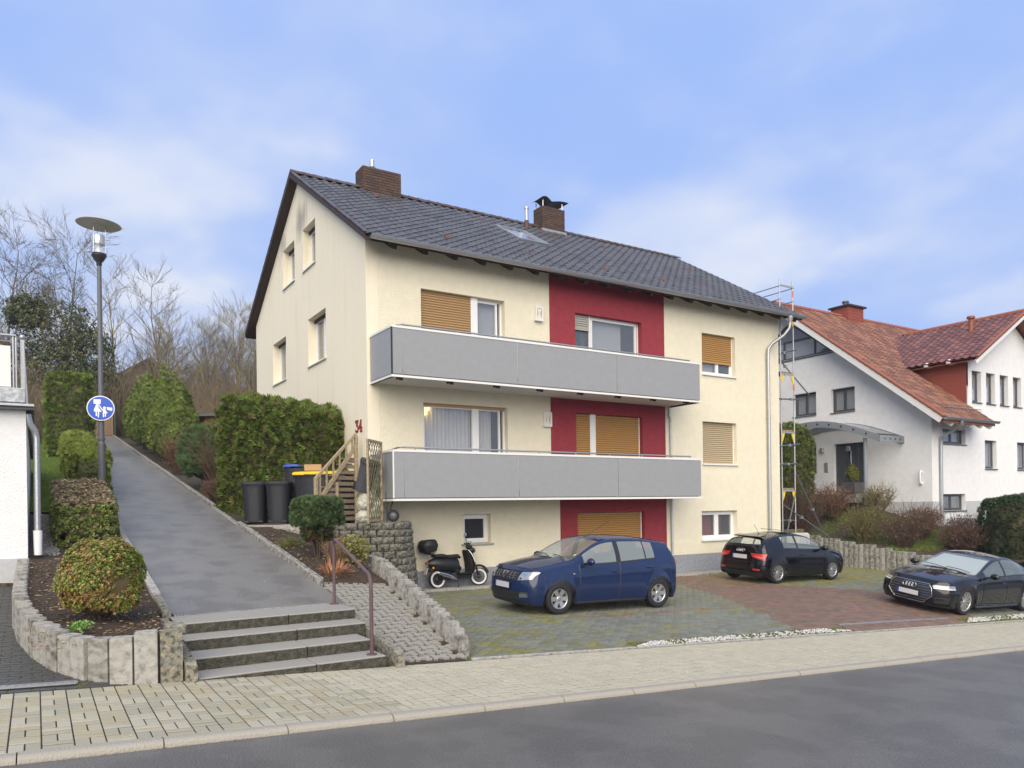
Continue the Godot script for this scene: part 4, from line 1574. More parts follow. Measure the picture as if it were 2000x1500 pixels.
	dp.tube([Vector3(21.62, 8.25, ze + 0.06), Vector3(21.60, 8.02, ze + 0.04), Vector3(21.50, 7.80, ze - 0.10), Vector3(21.26, 7.55, -17.0), Vector3(21.16, 7.38, -17.09), Vector3(21.14, 7.2, -17.1), Vector3(21.14, 0.9, -17.1)], 0.055, 12)
	dp.cyl(Vector3(21.14, 0.9, -17.1), Vector3(21.14, -0.3, -17.1), 0.064, 0.064, 12)
	var d1 := part(H, "downpipe", dp, M.zinc)
	for y in [7.0, 5.0, 3.0, 1.0]:
		var rb := MB.new()
		rb.cyl(Vector3(21.14, y, -17.1), Vector3(21.14, y + 0.035, -17.1), 0.062, 0.062, 12)
		rb.box(Vector3(21.14, y + 0.017, -17.165), Vector3(0.025, 0.025, 0.08))
		part(d1, "bracket", rb, M.zinc)
	dp = MB.new()
	dp.tube([Vector3(16.42, 5.12, -17.0), Vector3(16.42, 5.0, -17.0), Vector3(16.5, 4.86, -17.1), Vector3(16.6, 4.78, -17.14), Vector3(16.62, 4.65, -17.14), Vector3(16.62, 0.3, -17.14), Vector3(16.62, -0.2, -17.14)], 0.032, 10)
	var d2 := part(H, "downpipe", dp, M.zinc)
	for y in [4.2, 1.7, 0.9]:
		var rb := MB.new()
		rb.cyl(Vector3(16.62, y, -17.14), Vector3(16.62, y + 0.03, -17.14), 0.042, 0.042, 10)
		part(d2, "bracket", rb, M.zinc)


func gable_material() -> StandardMaterial3D:
	# cream render with sooty stains above the loft windows and rain streaks, mapped in metres on the gable
	var w := 1024
	var h := 768
	var im := Image.create(w, h, false, Image.FORMAT_RGB8)
	var n1 := noise(0.02, 5, 101)
	var n2 := noise(0.09, 3, 102)
	var blots := [[-22.3, 10.72, 0.75, 0.62, 0.85], [-24.2, 10.55, 0.5, 0.5, 0.65], [-21.9, 10.95, 0.35, 0.5, 0.35], [-24.6, 10.2, 0.3, 0.4, 0.25]]
	for j in h:
		var y := 13.0 - 14.0 * (j + 0.5) / h
		for i in w:
			var z := -16.5 - 12.0 * (i + 0.5) / w
			var streak := n1.get_noise_2d(z * 160.0, y * 7.0)
			var mott := n1.get_noise_2d(z * 22.0 + 900.0, y * 22.0)
			var k := 1.0 + 0.035 * mott + 0.02 * n2.get_noise_2d(i, j)
			var s := maxf(0.0, streak - 0.12) * 0.20 + 0.035 * maxf(0.0, mott)
			for b in blots:
				var d := Vector2((z - b[0]) / b[2], (y - b[1]) / b[3]).length() + 0.45 * streak + 0.35 * mott
				s += b[4] * clampf(1.0 - d, 0.0, 1.0)
			s = clampf(s, 0.0, 0.75)
			var c := Color(0.78 * k, 0.72 * k, 0.565 * k).lerp(Color(0.24, 0.225, 0.19), s)
			im.set_pixel(i, j, c.linear_to_srgb())
	var m := mat("gable_render", Color.WHITE, 0.9)
	m.albedo_texture = ImageTexture.create_from_image(im)
	# the x plane of the mapping reads (-z, y): fit picture to z -28.5..-16.5, y -1..13
	m.uv1_triplanar = true
	m.uv1_world_triplanar = true
	m.uv1_triplanar_sharpness = 8.0
	m.uv1_scale = Vector3(1.0 / 12.0, 1.0 / 14.0, 1.0 / 12.0)
	m.uv1_offset = Vector3(0, -13.0 / 14.0, 16.5 / 12.0)
	return m


func build_balcony(H: Node3D, y0: float, upper: float) -> void:
	var xa := 6.86
	var xb := 16.62
	var zf := -15.9
	var zw := -17.2
	var slab := MB.new()
	slab.span(Vector3(xa + 0.04, y0 - 0.02, zw), Vector3(xb - 0.04, y0 + 0.16, zf - 0.06))
	var B := part(H, "balcony", slab, M.slab_soffit)
	var top := y0 + 1.09
	var cuts := [xa, 7.12, 10.24, 13.45, xb]
	for i in 4:
		var p := MB.new()
		p.cbox(Vector3((cuts[i] + cuts[i + 1]) * 0.5, y0 + 0.545, zf - 0.008), Vector3(cuts[i + 1] - cuts[i] - (0.014 if i else 0.004), 1.05, 0.016), 0.002)
		part(B, "front_panel", p, M.panel_grey)
	for x in [xa, xb]:
		var p := MB.new()
		p.cbox(Vector3(x, y0 + 0.545, (zf + zw) * 0.5 - 0.012), Vector3(0.014, 1.05, zf - zw - 0.03), 0.002)
		part(B, "side_panel", p, M.panel_grey)
	var tr := MB.new()
	for y in [y0 - 0.03, top]:
		tr.box(Vector3((xa + xb) * 0.5, y, zf - 0.012), Vector3(xb - xa + 0.03, 0.05, 0.045))
		for x in [xa, xb]:
			tr.box(Vector3(x, y, (zf + zw) * 0.5 - 0.02), Vector3(0.045, 0.05, zf - zw - 0.05))
	part(B, "trim", tr, M.white_metal)
	var ct := MB.new()
	ct.box(Vector3(xa - 0.002, y0 + 0.545, zf - 0.004), Vector3(0.03, 1.06, 0.03))
	part(B, "corner_trim", ct, M.lamp_black if upper > 0.5 else M.white_metal)
	# handrail on short posts
	var hr := MB.new()
	var hy := top + 0.09
	hr.tube([Vector3(xa + 0.35, hy - 0.02, zw + 0.05), Vector3(xa + 0.22, hy, zf - 0.25), Vector3(xa + 0.32, hy, zf - 0.12), Vector3(xb - 0.3, hy, zf - 0.12)], 0.021, 8)
	part(B, "handrail", hr, M.galvanised)
	var k := 0
	var x := xa + 0.6
	while x < xb - 0.2:
		var ps := MB.new()
		ps.cyl(Vector3(x, y0 + 0.1, zf - 0.12), Vector3(x, hy, zf - 0.12), 0.017, 0.017, 8)
		part(B, "rail_post", ps, M.galvanised)
		x += 1.16
	# inner side of the parapet and brackets under the slab
	if upper > 0.5:
		x = xa + 0.25
		while x < xb:
			var br := MB.new()
			br.cbox(Vector3(x, y0 - 0.05, zf - 0.16), Vector3(0.05, 0.045, 0.22), 0.008, Basis(Vector3.UP, 0.25))
			br.box(Vector3(x + 0.03, y0 - 0.085, zf - 0.14), Vector3(0.07, 0.03, 0.07))
			part(B, "bracket", br, M.lamp_black)
			x += 1.30
		for xx in [xa + 0.02, xb - 0.02]:
			var an := MB.new()
			an.box(Vector3(xx, y0 - 0.045, (zf + zw) * 0.5), Vector3(0.06, 0.035, zf - zw - 0.1))
			part(B, "end_angle", an, M.lamp_black)


func build_white_house() -> void:
	var N := thing("white_house", "white rendered house with red tiled roof, dormer gable and arched entrance canopy", "house", Vector3(36, 0.5, -22))
	var X := 29.0
	var Z := -15.9
	var rz := -22.4
	var ry := 11.05
	var ez := -15.0
	var ey := 5.2
	var G := face_frame("g", Vector3(X, 0, 0))
	var w1 := [-22.1, -20.93, 5.98, 6.98]
	var w2 := [-20.19, -19.08, 5.95, 6.96]
	var dr := [-20.1, -18.62, 2.5, 4.6]
	var sm := [-21.6, -20.95, 3.45, 4.66]
	var tri := PackedVector2Array([Vector2(-24.5, 8.6), Vector2(-20.02, 8.6), Vector2(-21.85, 10.08), Vector2(-22.25, 10.25), Vector2(-22.6, 10.08)])
	cut_wall(N, "gable_wall", G, PackedVector2Array([Vector2(-29.0, 0.2), Vector2(Z, 0.2), Vector2(Z, 5.75), Vector2(rz, 10.95), Vector2(-29.0, 5.75)]), 0.3, [w1, w2, dr, sm, tri], M.white_render)
	var F := face_frame("f", Vector3(0, 0, Z))
	var fw := [[32.0, 32.72, 6.1, 7.36], [33.12, 33.84, 6.1, 7.36], [34.24, 34.94, 6.1, 7.36], [35.36, 36.08, 6.1, 7.36], [29.75, 31.46, 4.35, 4.92], [32.95, 33.9, 3.42, 4.58], [35.65, 36.6, 3.42, 4.58], [29.68, 31.4, 1.74, 2.38]]
	cut_wall(N, "front_wall", F, PackedVector2Array([Vector2(X + 0.3, 0.0), Vector2(42.0, 0.0), Vector2(42.0, 7.7), Vector2(38.7, 7.75), Vector2(35.15, 9.75), Vector2(31.6, 7.75), Vector2(31.6, 5.75), Vector2(X + 0.3, 5.75)]), 0.3, fw, M.white_render)
	var bk := MB.new()
	bk.span(Vector3(X + 0.3, 0.2, -29.0), Vector3(42, 5.75, -28.7))
	bk.span(Vector3(41.7, 0.2, -28.7), Vector3(42, 5.75, Z - 0.3))
	bk.span(Vector3(X + 0.3, 2.2, -28.7), Vector3(41.7, 2.4, Z - 0.3))
	bk.span(Vector3(X + 0.3, 5.4, -28.7), Vector3(41.7, 5.6, Z - 0.3))
	bk.span(Vector3(X + 0.3, 8.2, -25.5), Vector3(41.7, 8.4, -19.3))
	part(N, "rear_wall", bk, M.white_render)
	# pale painted base with two bands
	var pb := MB.new()
	pb.span(Vector3(X - 0.012, 0.2, -18.6), Vector3(X, 1.42, Z))
	pb.span(Vector3(X - 0.012, 1.47, -18.6), Vector3(X, 2.1, Z))
	pb.span(Vector3(X - 0.012, 0.0, Z), Vector3(42, 1.42, Z + 0.012))
	pb.span(Vector3(X - 0.012, 1.47, Z), Vector3(29.66, 2.1, Z + 0.012))
	pb.span(Vector3(31.42, 1.47, Z), Vector3(42, 2.1, Z + 0.012))
	part(N, "plinth", pb, M.pale_plinth)
	var gf := {"frame": M.grey_frame, "bar": 0.05, "deep": 0.16, "sill": 0.05, "sill_mat": M.grey_frame}
	for a in [[w1, [0.0, 0.5, 1.0]], [w2, [0.0, 0.5, 1.0]], [sm, [0.0, 1.0]]]:
		var r: Array = a[0]
		var d := gf.duplicate()
		d.cuts = a[1]
		if a[0] != sm:
			d.curtains = [[0.05, r[1] - r[0] - 0.05, 0.1, r[3] - r[2], M.blind_grey, 0]]
		window(N, face_frame("g", Vector3(X, r[2], r[0])), r[1] - r[0], r[3] - r[2], d)
	for i in fw.size():
		var r: Array = fw[i]
		var d := gf.duplicate()
		d.cuts = [0.0, 0.5, 1.0] if i == 4 or i == 7 else [0.0, 1.0]
		d.curtains = [[0.05, r[1] - r[0] - 0.05, 0.0, r[3] - r[2], M.curtain_white if i < 4 else M.blind_grey, 0]]
		window(N, face_frame("f", Vector3(r[0], r[2], Z)), r[1] - r[0], r[3] - r[2], d)
	# loft window with slanting sides
	var lf := MB.new()
	var line := [tri[0], tri[1], tri[3], tri[0]]
	for i in 3:
		var a := Vector3(line[i].x, line[i].y, -0.08)
		var b := Vector3(line[i + 1].x, line[i + 1].y, -0.08)
		var dv := (b - a).normalized()
		lf.box((a + b) * 0.5, Vector3(a.distance_to(b), 0.13, 0.08), Basis(dv, Vector3.BACK.cross(dv), Vector3.BACK))
	for x in [-21.0, -22.6, -23.3]:
		lf.span(Vector3(x - 0.035, 8.6, -0.11), Vector3(x + 0.035, 8.6 + (9.42 - 8.6) * 1.0, -0.05))
	lf.span(Vector3(-22.6, 9.38, -0.11), Vector3(-21.0, 9.46, -0.05))
	var lw := part(N, "loft_window", lf, M.grey_frame, G)
	var lg := MB.new()
	lg.prism(tri, -0.10, -0.09, Transform3D.IDENTITY)
	part(lw, "pane", lg, M.window_glass)
	var lb := MB.new()
	lb.span(Vector3(-24.3, 8.6, -0.34), Vector3(-20.2, 9.4, -0.32))
	part(lw, "blind", lb, M.blind_grey)
	var ls := MB.new()
	ls.span(Vector3(-24.6, 8.53, -0.2), Vector3(-19.9, 8.58, 0.05))
	part(lw, "sill", ls, M.grey_frame)
	# front door with glazed strip, pull handle and side light
	var df := MB.new()
	bars(df, 0, 1.48, 0, 2.1, 0.07, -0.16, 0.1)
	df.span(Vector3(0.92, 0.07, -0.24), Vector3(1.0, 2.03, -0.16))
	df.span(Vector3(0.07, 0.07, -0.23), Vector3(0.36, 2.03, -0.18))
	df.span(Vector3(0.60, 0.07, -0.23), Vector3(0.92, 2.03, -0.18))
	var door := part(N, "front_door", df, M.grey_frame, face_frame("g", Vector3(X, 2.5, -20.1)))
	var dg := MB.new()
	dg.span(Vector3(0.36, 0.07, -0.21), Vector3(0.60, 2.03, -0.20))
	dg.span(Vector3(1.0, 0.07, -0.21), Vector3(1.41, 2.03, -0.20))
	part(door, "pane", dg, M.window_glass)
	var dh := MB.new()
	dh.cyl(Vector3(0.74, 0.5, -0.11), Vector3(0.74, 1.8, -0.11), 0.018, 0.018, 8)
	dh.cyl(Vector3(0.74, 0.6, -0.18), Vector3(0.74, 0.6, -0.11), 0.01, 0.01, 6)
	dh.cyl(Vector3(0.74, 1.7, -0.18), Vector3(0.74, 1.7, -0.11), 0.01, 0.01, 6)
	part(door, "pull_handle", dh, M.steel_bright)
	var kp := MB.new()
	kp.span(Vector3(0.09, 0.08, -0.18), Vector3(0.58, 0.30, -0.172))
	part(door, "kick_plate", kp, M.steel_bright)
	var th := MB.new()
	th.span(Vector3(27.6, 2.28, -20.4), Vector3(X - 0.01, 2.46, -18.0))
	th.span(Vector3(27.3, 2.1, -20.5), Vector3(27.6, 2.28, -17.9))
	part(N, "doorstep", th, M.old_concrete)
	# bell panel, wall lights
	var sb := MB.new()
	sb.cbox(Vector3(X - 0.02, 3.62, -20.45), Vector3(0.04, 0.42, 0.2), 0.01)
	part(N, "bell_panel", sb, M.aluminium_tube)
	for q in [Vector3(X - 0.08, 4.38, -20.62), Vector3(X - 0.08, 4.36, -19.35)]:
		var wl := MB.new()
		wl.cbox(q, Vector3(0.12, 0.20, 0.16), 0.01)
		part(N, "wall_lamp", wl, M.aluminium_tube)
	var ul := MB.new()
	ul.tube([Vector3(X, 3.22, -16.3), Vector3(X - 0.09, 3.28, -16.3), Vector3(X - 0.12, 3.2, -16.3), Vector3(X - 0.12, 2.86, -16.3), Vector3(X - 0.09, 2.78, -16.3), Vector3(X, 2.82, -16.3)], 0.04, 8)
	part(N, "wall_lamp", ul, M.white_metal)
	for q in [Vector3(X - 0.06, 7.62, -18.7), Vector3(X - 0.06, 5.85, -16.55)]:
		var cm := MB.new()
		cm.cbox(q, Vector3(0.14, 0.13, 0.22), 0.02)
		part(N, "floodlight", cm, M.white_plastic)
	# arched canopy
	var cn := MB.new()
	var xa := 27.35
	var pts := []
	for i in 21:
		var t := i / 20.0
		pts.append(Vector2(lerpf(-22.4, -17.0, t), 4.68 + 0.80 * sin(PI * lerpf(0.10, 1.0, t)) * (1.0 if t < 0.5 else 1.0)))
	for i in 20:
		var a: Vector2 = pts[i]
		var b: Vector2 = pts[i + 1]
		for x in [xa, X - 0.06]:
			cn.quad(Vector3(x, a.y - 0.26, a.x), Vector3(x, b.y - 0.26, b.x), Vector3(x, b.y, b.x), Vector3(x, a.y, a.x))
			cn.quad(Vector3(x + 0.05, b.y - 0.26, b.x), Vector3(x + 0.05, a.y - 0.26, a.x), Vector3(x + 0.05, a.y, a.x), Vector3(x + 0.05, b.y, b.x))
			cn.quad(Vector3(x, a.y, a.x), Vector3(x, b.y, b.x), Vector3(x + 0.05, b.y, b.x), Vector3(x + 0.05, a.y, a.x))
			cn.quad(Vector3(x + 0.05, a.y - 0.26, a.x), Vector3(x + 0.05, b.y - 0.26, b.x), Vector3(x, b.y - 0.26, b.x), Vector3(x, a.y - 0.26, a.x))
	for e in [pts[0], pts[20]]:
		cn.box(Vector3((xa + X) * 0.5, e.y - 0.13, e.x), Vector3(X - xa, 0.26, 0.05))
	var can := part(N, "entrance_canopy", cn, surf("canopy_steel", Color(0.22, 0.245, 0.27), 0.08, 1.0, 0.5, 0.03, 4, 97, 0.1, M.zinc.normal_texture))
	var hl := MB.new()
	for i in range(2, 19, 2):
		var a: Vector2 = pts[i]
		hl.cyl(Vector3(xa - 0.004, a.y - 0.13, a.x), Vector3(xa + 0.01, a.y - 0.13, a.x), 0.045, 0.045, 10)
	for i in 4:
		hl.cyl(Vector3(27.7 + i * 0.34, 4.55, -16.978), Vector3(27.7 + i * 0.34, 4.55, -16.97), 0.04, 0.04, 10)
	part(can, "bolt_hole", hl, M.lamp_black).set_meta("kind", "stuff")
	for k in 3:
		var sh := MB.new()
		var rows := [PackedVector3Array(), PackedVector3Array()]
		for i in range(20):
			var a: Vector2 = pts[i]
			rows[0].append(Vector3(xa + 0.06 + k * 0.53, a.y - 0.02, a.x))
			rows[1].append(Vector3(xa + 0.56 + k * 0.53, a.y - 0.02, a.x))
		sh.grid(rows)
		part(can, "glazing", sh, glass("canopy_glass%d" % k, lin(0.16, 0.17, 0.18), 0.6))
	var po := MB.new()
	po.cyl(Vector3(27.62, 2.0, -17.75), Vector3(27.62, 4.62, -17.75), 0.075, 0.075, 14)
	part(can, "post", po, M.canopy_steel)
	# pot with clipped conifer beside the door is built with the plants

	# roof
	var ex := 28.15
	var x1 := 43.0
	var dn := Vector3(0, ey - ry, ez - rz)
	var L := dn.length()
	dn /= L
	var deck := MB.new()
	for s in [[rz, ez, 31.7], [rz, rz * 2 - ez, x1]]:
		var xr: float = x1
		var a := Vector3(ex, ry - 0.03, s[0])
		var b := Vector3(xr, ry - 0.03, s[0])
		if s[1] > rz:   # front slope stops at the dormer below its valley
			var zm := rz + (ry - 7.75) / (ry - ey) * (ez - rz)
			var zv := rz + (ry - 9.72) / (ry - ey) * (ez - rz)
			var P = func(x, z): return Vector3(x, lerpf(ry, ey, (z - rz) / (ez - rz)) - 0.03, z)
			deck.quad(P.call(ex, zv), P.call(xr, zv), b, a)
			deck.quad(P.call(ex, zm), P.call(31.65, zm), P.call(35.15, zv), P.call(ex, zv))
			deck.quad(P.call(38.7, zm), P.call(xr, zm), P.call(xr, zv), P.call(35.15, zv))
			deck.quad(P.call(ex, ez), P.call(31.9, ez), P.call(31.9, zm), P.call(ex, zm))
			var dd := Vector3(0, -0.16, 0)
			deck.quad(P.call(ex, ez) + dd, P.call(31.9, ez) + dd, P.call(31.9, ez), P.call(ex, ez))
			deck.quad(P.call(ex, zm) + dd, P.call(31.9, zm) + dd, P.call(31.9, ez) + dd, P.call(ex, ez) + dd)
			deck.quad(P.call(31.9, ez) + dd, P.call(31.9, zm) + dd, P.call(31.9, zm), P.call(31.9, ez))
		else:
			deck.quad(Vector3(xr, ey, s[1]), Vector3(ex, ey, s[1]), a, b)
	var roof := part(N, "roof", deck, M.verge_tile)
	var P2 = func(z: float) -> float: return lerpf(ry, ey, (z - rz) / (ez - rz))
	var keep := func(p: Vector3) -> bool:
		var yv: float = P2.call(p.z)
		if yv > 9.72:
			return true
		if yv > 7.75:
			var half := (9.72 - yv) / (9.72 - 7.75) * 3.5
			return absf(p.x - 35.15) > half
		return p.x < 31.85
	var reds := PackedColorArray([Color(0.20, 0.082, 0.046), Color(0.25, 0.108, 0.060), Color(0.165, 0.068, 0.044), Color(0.29, 0.135, 0.08)])
	lay_tiles(roof, Vector3(ex, ry, rz), Vector3(1, 0, 0), dn, x1 - ex, L + 0.05, 0.30, 0.34, 0.055, [M.red_tile], 0, keep, reds, 15, Vector3.ZERO)
	# dormer roof
	var dz := -15.3
	for s in [-1.0, 1.0]:
		var u := Vector3(0, 0, 1)
		var dd := Vector3(s * 4.0, -2.28, 0)
		var LL := dd.length()
		dd /= LL
		var zb := -20.8
		var dk := MB.new()
		var a := Vector3(35.15, 9.98, dz)
		var b := Vector3(35.15, 9.98, zb)
		var e := a + dd * LL
		var f := b + dd * LL
		if s < 0:
			dk.quad(a, b, f, e)
			dk.quad(e + Vector3(0, -0.1, 0), f + Vector3(0, -0.1, 0), b + Vector3(0, -0.1, 0), a + Vector3(0, -0.1, 0))
		else:
			dk.quad(e, f, b, a)
			dk.quad(a + Vector3(0, -0.1, 0), b + Vector3(0, -0.1, 0), f + Vector3(0, -0.1, 0), e + Vector3(0, -0.1, 0))
		dk.quad(e + Vector3(0, -0.1, 0), a + Vector3(0, -0.1, 0), a, e)
		part(roof, "dormer_roof", dk, M.verge_tile)
		var kp2 := func(p: Vector3) -> bool:
			return p.y > float(P2.call(p.z)) - 0.05
		if s < 0:
			lay_tiles(roof, Vector3(35.15, 10.0, zb), u, dd, dz - zb, LL, 0.30, 0.34, 0.055, [M.red_tile], 0, kp2, PackedColorArray([Color(0.17, 0.065, 0.055), Color(0.21, 0.085, 0.07), Color(0.14, 0.055, 0.05)]), 17, Vector3.ZERO)
		else:
			lay_tiles(roof, Vector3(35.15, 10.0, dz), -u, dd, dz - zb, LL, 0.30, 0.34, 0.055, [M.red_tile], 0, kp2, reds, 18, Vector3.ZERO)
		for i in 14:
			var vt := MB.new()
			vt.cbox(a + dd * LL * (i + 0.5) / 14.0 + Vector3(0, 0.05, 0.03), Vector3(LL / 14.0 + 0.02, 0.06, 0.12), 0.015, Basis(dd, dd.cross(Vector3.BACK) * -1.0, Vector3.BACK))
			part(roof, "verge_tile", vt, M.verge_tile)
		var bb := MB.new()
		bb.box(a + dd * LL * 0.5 + Vector3(0, -0.17, -0.02), Vector3(LL, 0.16, 0.04), Basis(dd, dd.cross(Vector3.BACK) * -1.0, Vector3.BACK))
		part(roof, "verge_board", bb, M.white_metal)
	# shingled cheek of the dormer, single courses
	for r in 12:
		var y := 5.9 + r * 0.155
		var z0 := rz + (ry - y) / (ry - ey) * (ez - rz) - 0.25
		if z0 < Z:
			var sg := MB.new()
			sg.box(Vector3(31.575 - 0.006, y + 0.08, (z0 + Z) * 0.5), Vector3(0.03, 0.165, Z - z0), Basis(Vector3.BACK, -0.05))
			part(roof, "shingle_course", sg, M.red_shingle)
	var ck := MB.new()
	ck.prism(PackedVector2Array([Vector2(Z, 5.4), Vector2(Z, 7.75), Vector2(-18.3, 7.75)]), -0.1, 0.0, Transform3D(Basis(Vector3(0, 0, 1), Vector3(0, 1, 0), Vector3(-1, 0, 0)), Vector3(31.6, 0, 0)))
	part(roof, "cheek", ck, M.red_shingle)
	for q in [-16.4, -17.3]:
		var rb := MB.new()
		rb.cbox(Vector3(31.4, 7.72, q), Vector3(0.5, 0.18, 0.16), 0.02)
		part(roof, "rafter_end", rb, M.white_metal)
	var fl := MB.new()
	fl.box(Vector3(31.3, 7.62, -18.2), Vector3(0.12, 0.04, 0.9), Basis(Vector3.RIGHT, 0.66))
	part(roof, "flashing", fl, M.lead)
	# verge tiles and white barge board on the gable
	for s in [1.0, -1.0]:
		var a := Vector3(ex, ry, rz)
		var b := Vector3(ex, ey, rz + s * (ez - rz))
		var dv := (b - a).normalized()
		var bs := Basis(Vector3.RIGHT, Vector3.RIGHT.cross(dv) * -1.0, dv)
		for i in 30:
			var vt := MB.new()
			vt.cbox(a.lerp(b, (i + 0.5) / 30.0) + Vector3(0.05, 0.03, 0), Vector3(0.18, 0.10, L / 30.0 + 0.03), 0.02, bs * Basis(Vector3.RIGHT, 0.05))
			part(roof, "verge_tile", vt, M.verge_tile)
		var bb := MB.new()
		bb.box((a + b) * 0.5 + bs.y * -0.14 + Vector3(0.01, 0, 0), Vector3(0.04, 0.22, L), bs)
		part(roof, "barge_board", bb, M.white_metal)
		var so := MB.new()
		so.box((a + b) * 0.5 + bs.y * -0.17 + Vector3(0.44, 0, 0), Vector3(0.82, 0.02, L), bs)
		part(roof, "verge_soffit", so, M.white_metal)
	var rm := MB.new()
	rm.tube([Vector3(0, 0, 0), Vector3(0.36, 0.006, 0)], [0.13, 0.115], 8)
	var rmesh := rm.mesh()
	for i in 42:
		part(roof, "ridge_tile", rmesh, M.verge_tile, Transform3D(Basis.IDENTITY, Vector3(ex - 0.02 + i * 0.35, ry + 0.02, rz)))
	for i in 15:
		part(roof, "ridge_tile", rmesh, M.verge_tile, Transform3D(Basis(Vector3.UP, PI / 2), Vector3(35.15, 10.0, -15.2 - i * 0.35)))
	gutter(roof, Vector3(ex, ey - 0.02, ez + 0.07), Vector3(32.0, ey - 0.02, ez + 0.07), 0.085, M.zinc, 3)
	for i in 5:
		var rb := MB.new()
		rb.cbox(Vector3(28.9 + i * 0.7, 5.2, -15.35), Vector3(0.14, 0.2, 0.75), 0.02, Basis(Vector3.RIGHT, 0.67))
		part(roof, "rafter_end", rb, M.white_metal)
	var dp := MB.new()
	dp.tube([Vector3(29.3, 5.1, -14.93), Vector3(29.3, 4.95, -14.95), Vector3(29.32, 4.8, -15.2), Vector3(29.45, 4.62, -15.7), Vector3(29.5, 4.5, -15.8), Vector3(29.5, 4.2, -15.82), Vector3(29.5, 0.3, -15.82)], 0.06, 12)
	part(N, "downpipe", dp, M.zinc)
	# snow guard, chimney, vent
	var sgd := MB.new()
	for k in 2:
		sgd.tube([Vector3(29.3, 5.62 + 0.08 * k, -15.46), Vector3(31.8, 5.62 + 0.08 * k, -15.46)], 0.018, 6)
	part(roof, "snow_guard", sgd, M.aluminium_tube)
	var chm := MB.new()
	chm.span(Vector3(33.0, 10.2, -22.9), Vector3(34.2, 11.5, -22.0))
	var chn := part(roof, "chimney", chm, M.red_shingle)
	for r in 4:
		var cs := MB.new()
		cs.span(Vector3(32.99 - 0.012, 10.9 + r * 0.14, -22.9), Vector3(34.21, 11.028 + r * 0.14, -21.988))
		part(chn, "shingle_course", cs, M.red_shingle)
	chm = MB.new()
	chm.span(Vector3(32.88, 11.5, -23.0), Vector3(34.32, 11.58, -21.88))
	part(chn, "cap", chm, M.verge_board)
	chm = MB.new()
	chm.lathe(Vector3(33.4, 11.58, -22.4), Vector3.UP, [[0.2, 0.0], [0.2, 0.08], [0.12, 0.12], [0.12, 0.2], [0.16, 0.2], [0.16, 0.28], [0.0, 0.30]], 12)
	part(chn, "flue_pipe", chm, M.lamp_grey)
	chm = MB.new()
	chm.cyl(Vector3(34.0, 9.2, -16.9), Vector3(34.0, 9.9, -16.9), 0.09, 0.09, 10)
	chm.cyl(Vector3(34.0, 9.9, -16.9), Vector3(34.0, 10.0, -16.9), 0.17, 0.15, 10)
	part(roof, "vent_pipe", chm, M.verge_tile)


func build_left_house() -> void:
	var W := thing("white_annex", "white rendered annex with roof terrace railing cut by the left picture edge", "house", Vector3(-5, 0.7, -19))
	var b := MB.new()
	b.span(Vector3(-12, -0.2, -30), Vector3(-0.12, 3.92, -15.6))
	part(W, "wall", b, M.white_render)
	b = MB.new()
	b.span(Vector3(-12, -0.2, -15.6), Vector3(-0.16, 1.36, -15.575))
	part(W, "plinth", b, M.pale_plinth)
	b = MB.new()
	b.span(Vector3(-12, 3.92, -30), Vector3(0.0, 3.99, -15.42))
	part(W, "roof_slab", b, M.lamp_grey)
	b = MB.new()
	b.span(Vector3(-12, 3.97, -15.44), Vector3(-0.0, 4.01, -15.36))
	part(W, "roof_edge", b, M.zinc)
	b = MB.new()
	b.cbox(Vector3(-6, 4.16, -22), Vector3(11.75, 0.25, 13.1), 0.01)
	part(W, "terrace_deck", b, surf("terrace_stone", Color(0.42, 0.44, 0.46), 0.3, 0.9, 0.6, 0.02, 5, 98, 0.2, M.zinc.normal_texture))
	# railing: posts, rails and a white panel
	var r := MB.new()
	r.tube([Vector3(-7, 5.18, -15.5), Vector3(-0.25, 5.18, -15.5)], 0.028, 8)
	r.tube([Vector3(-7, 5.08, -15.5), Vector3(-0.25, 5.08, -15.5)], 0.012, 6)
	r.tube([Vector3(-0.16, 5.14, -15.6), Vector3(-0.16, 5.14, -28)], 0.03, 8)
	var rl := part(W, "terrace_rail", r, M.galvanised)
	for x in [-0.25, -0.29, -2.2]:
		var p := MB.new()
		p.cyl(Vector3(x, 4.2, -15.5), Vector3(x, 5.18, -15.5), 0.014, 0.02, 8)
		part(rl, "rail_post", p, M.galvanised)
	for i in 14:
		var p := MB.new()
		p.box(Vector3(-0.16, 4.65, -15.62 - i * 0.9), Vector3(0.06, 0.98, 0.06))
		part(rl, "rail_post", p, M.galvanised)
	var kn := MB.new()
	kn.ball(Vector3(-0.16, 5.19, -15.62), Vector3(0.05, 0.05, 0.05), 10)
	part(rl, "post_knob", kn, M.galvanised)
	var pn := MB.new()
	pn.span(Vector3(-6, 4.3, -15.51), Vector3(-0.33, 5.0, -15.49))
	part(rl, "white_panel", pn, M.white_metal)
	var bl := MB.new()
	for i in 60:
		bl.box(Vector3(-0.16, 4.66, -15.8 - i * 0.2), Vector3(0.02, 0.86, 0.02))
	part(rl, "balusters", bl, M.galvanised).set_meta("kind", "stuff")
	# downpipe with white foot
	var d := MB.new()
	d.tube([Vector3(-0.1, 3.86, -15.66), Vector3(-0.07, 3.7, -15.66), Vector3(0.0, 3.58, -15.7), Vector3(0.03, 3.45, -15.72), Vector3(0.03, 1.82, -15.72)], 0.055, 12)
	var dp := part(W, "downpipe", d, M.zinc)
	d = MB.new()
	d.cyl(Vector3(0.03, 1.83, -15.72), Vector3(0.03, 1.40, -15.72), 0.072, 0.062, 12)
	part(dp, "pipe_foot", d, M.white_plastic)
	d = MB.new()
	d.box(Vector3(-0.02, 3.35, -16.0), Vector3(0.03, 1.25, 0.5), Basis(Vector3.BACK, 0.10))
	part(W, "slate_edge", d, M.lamp_black)


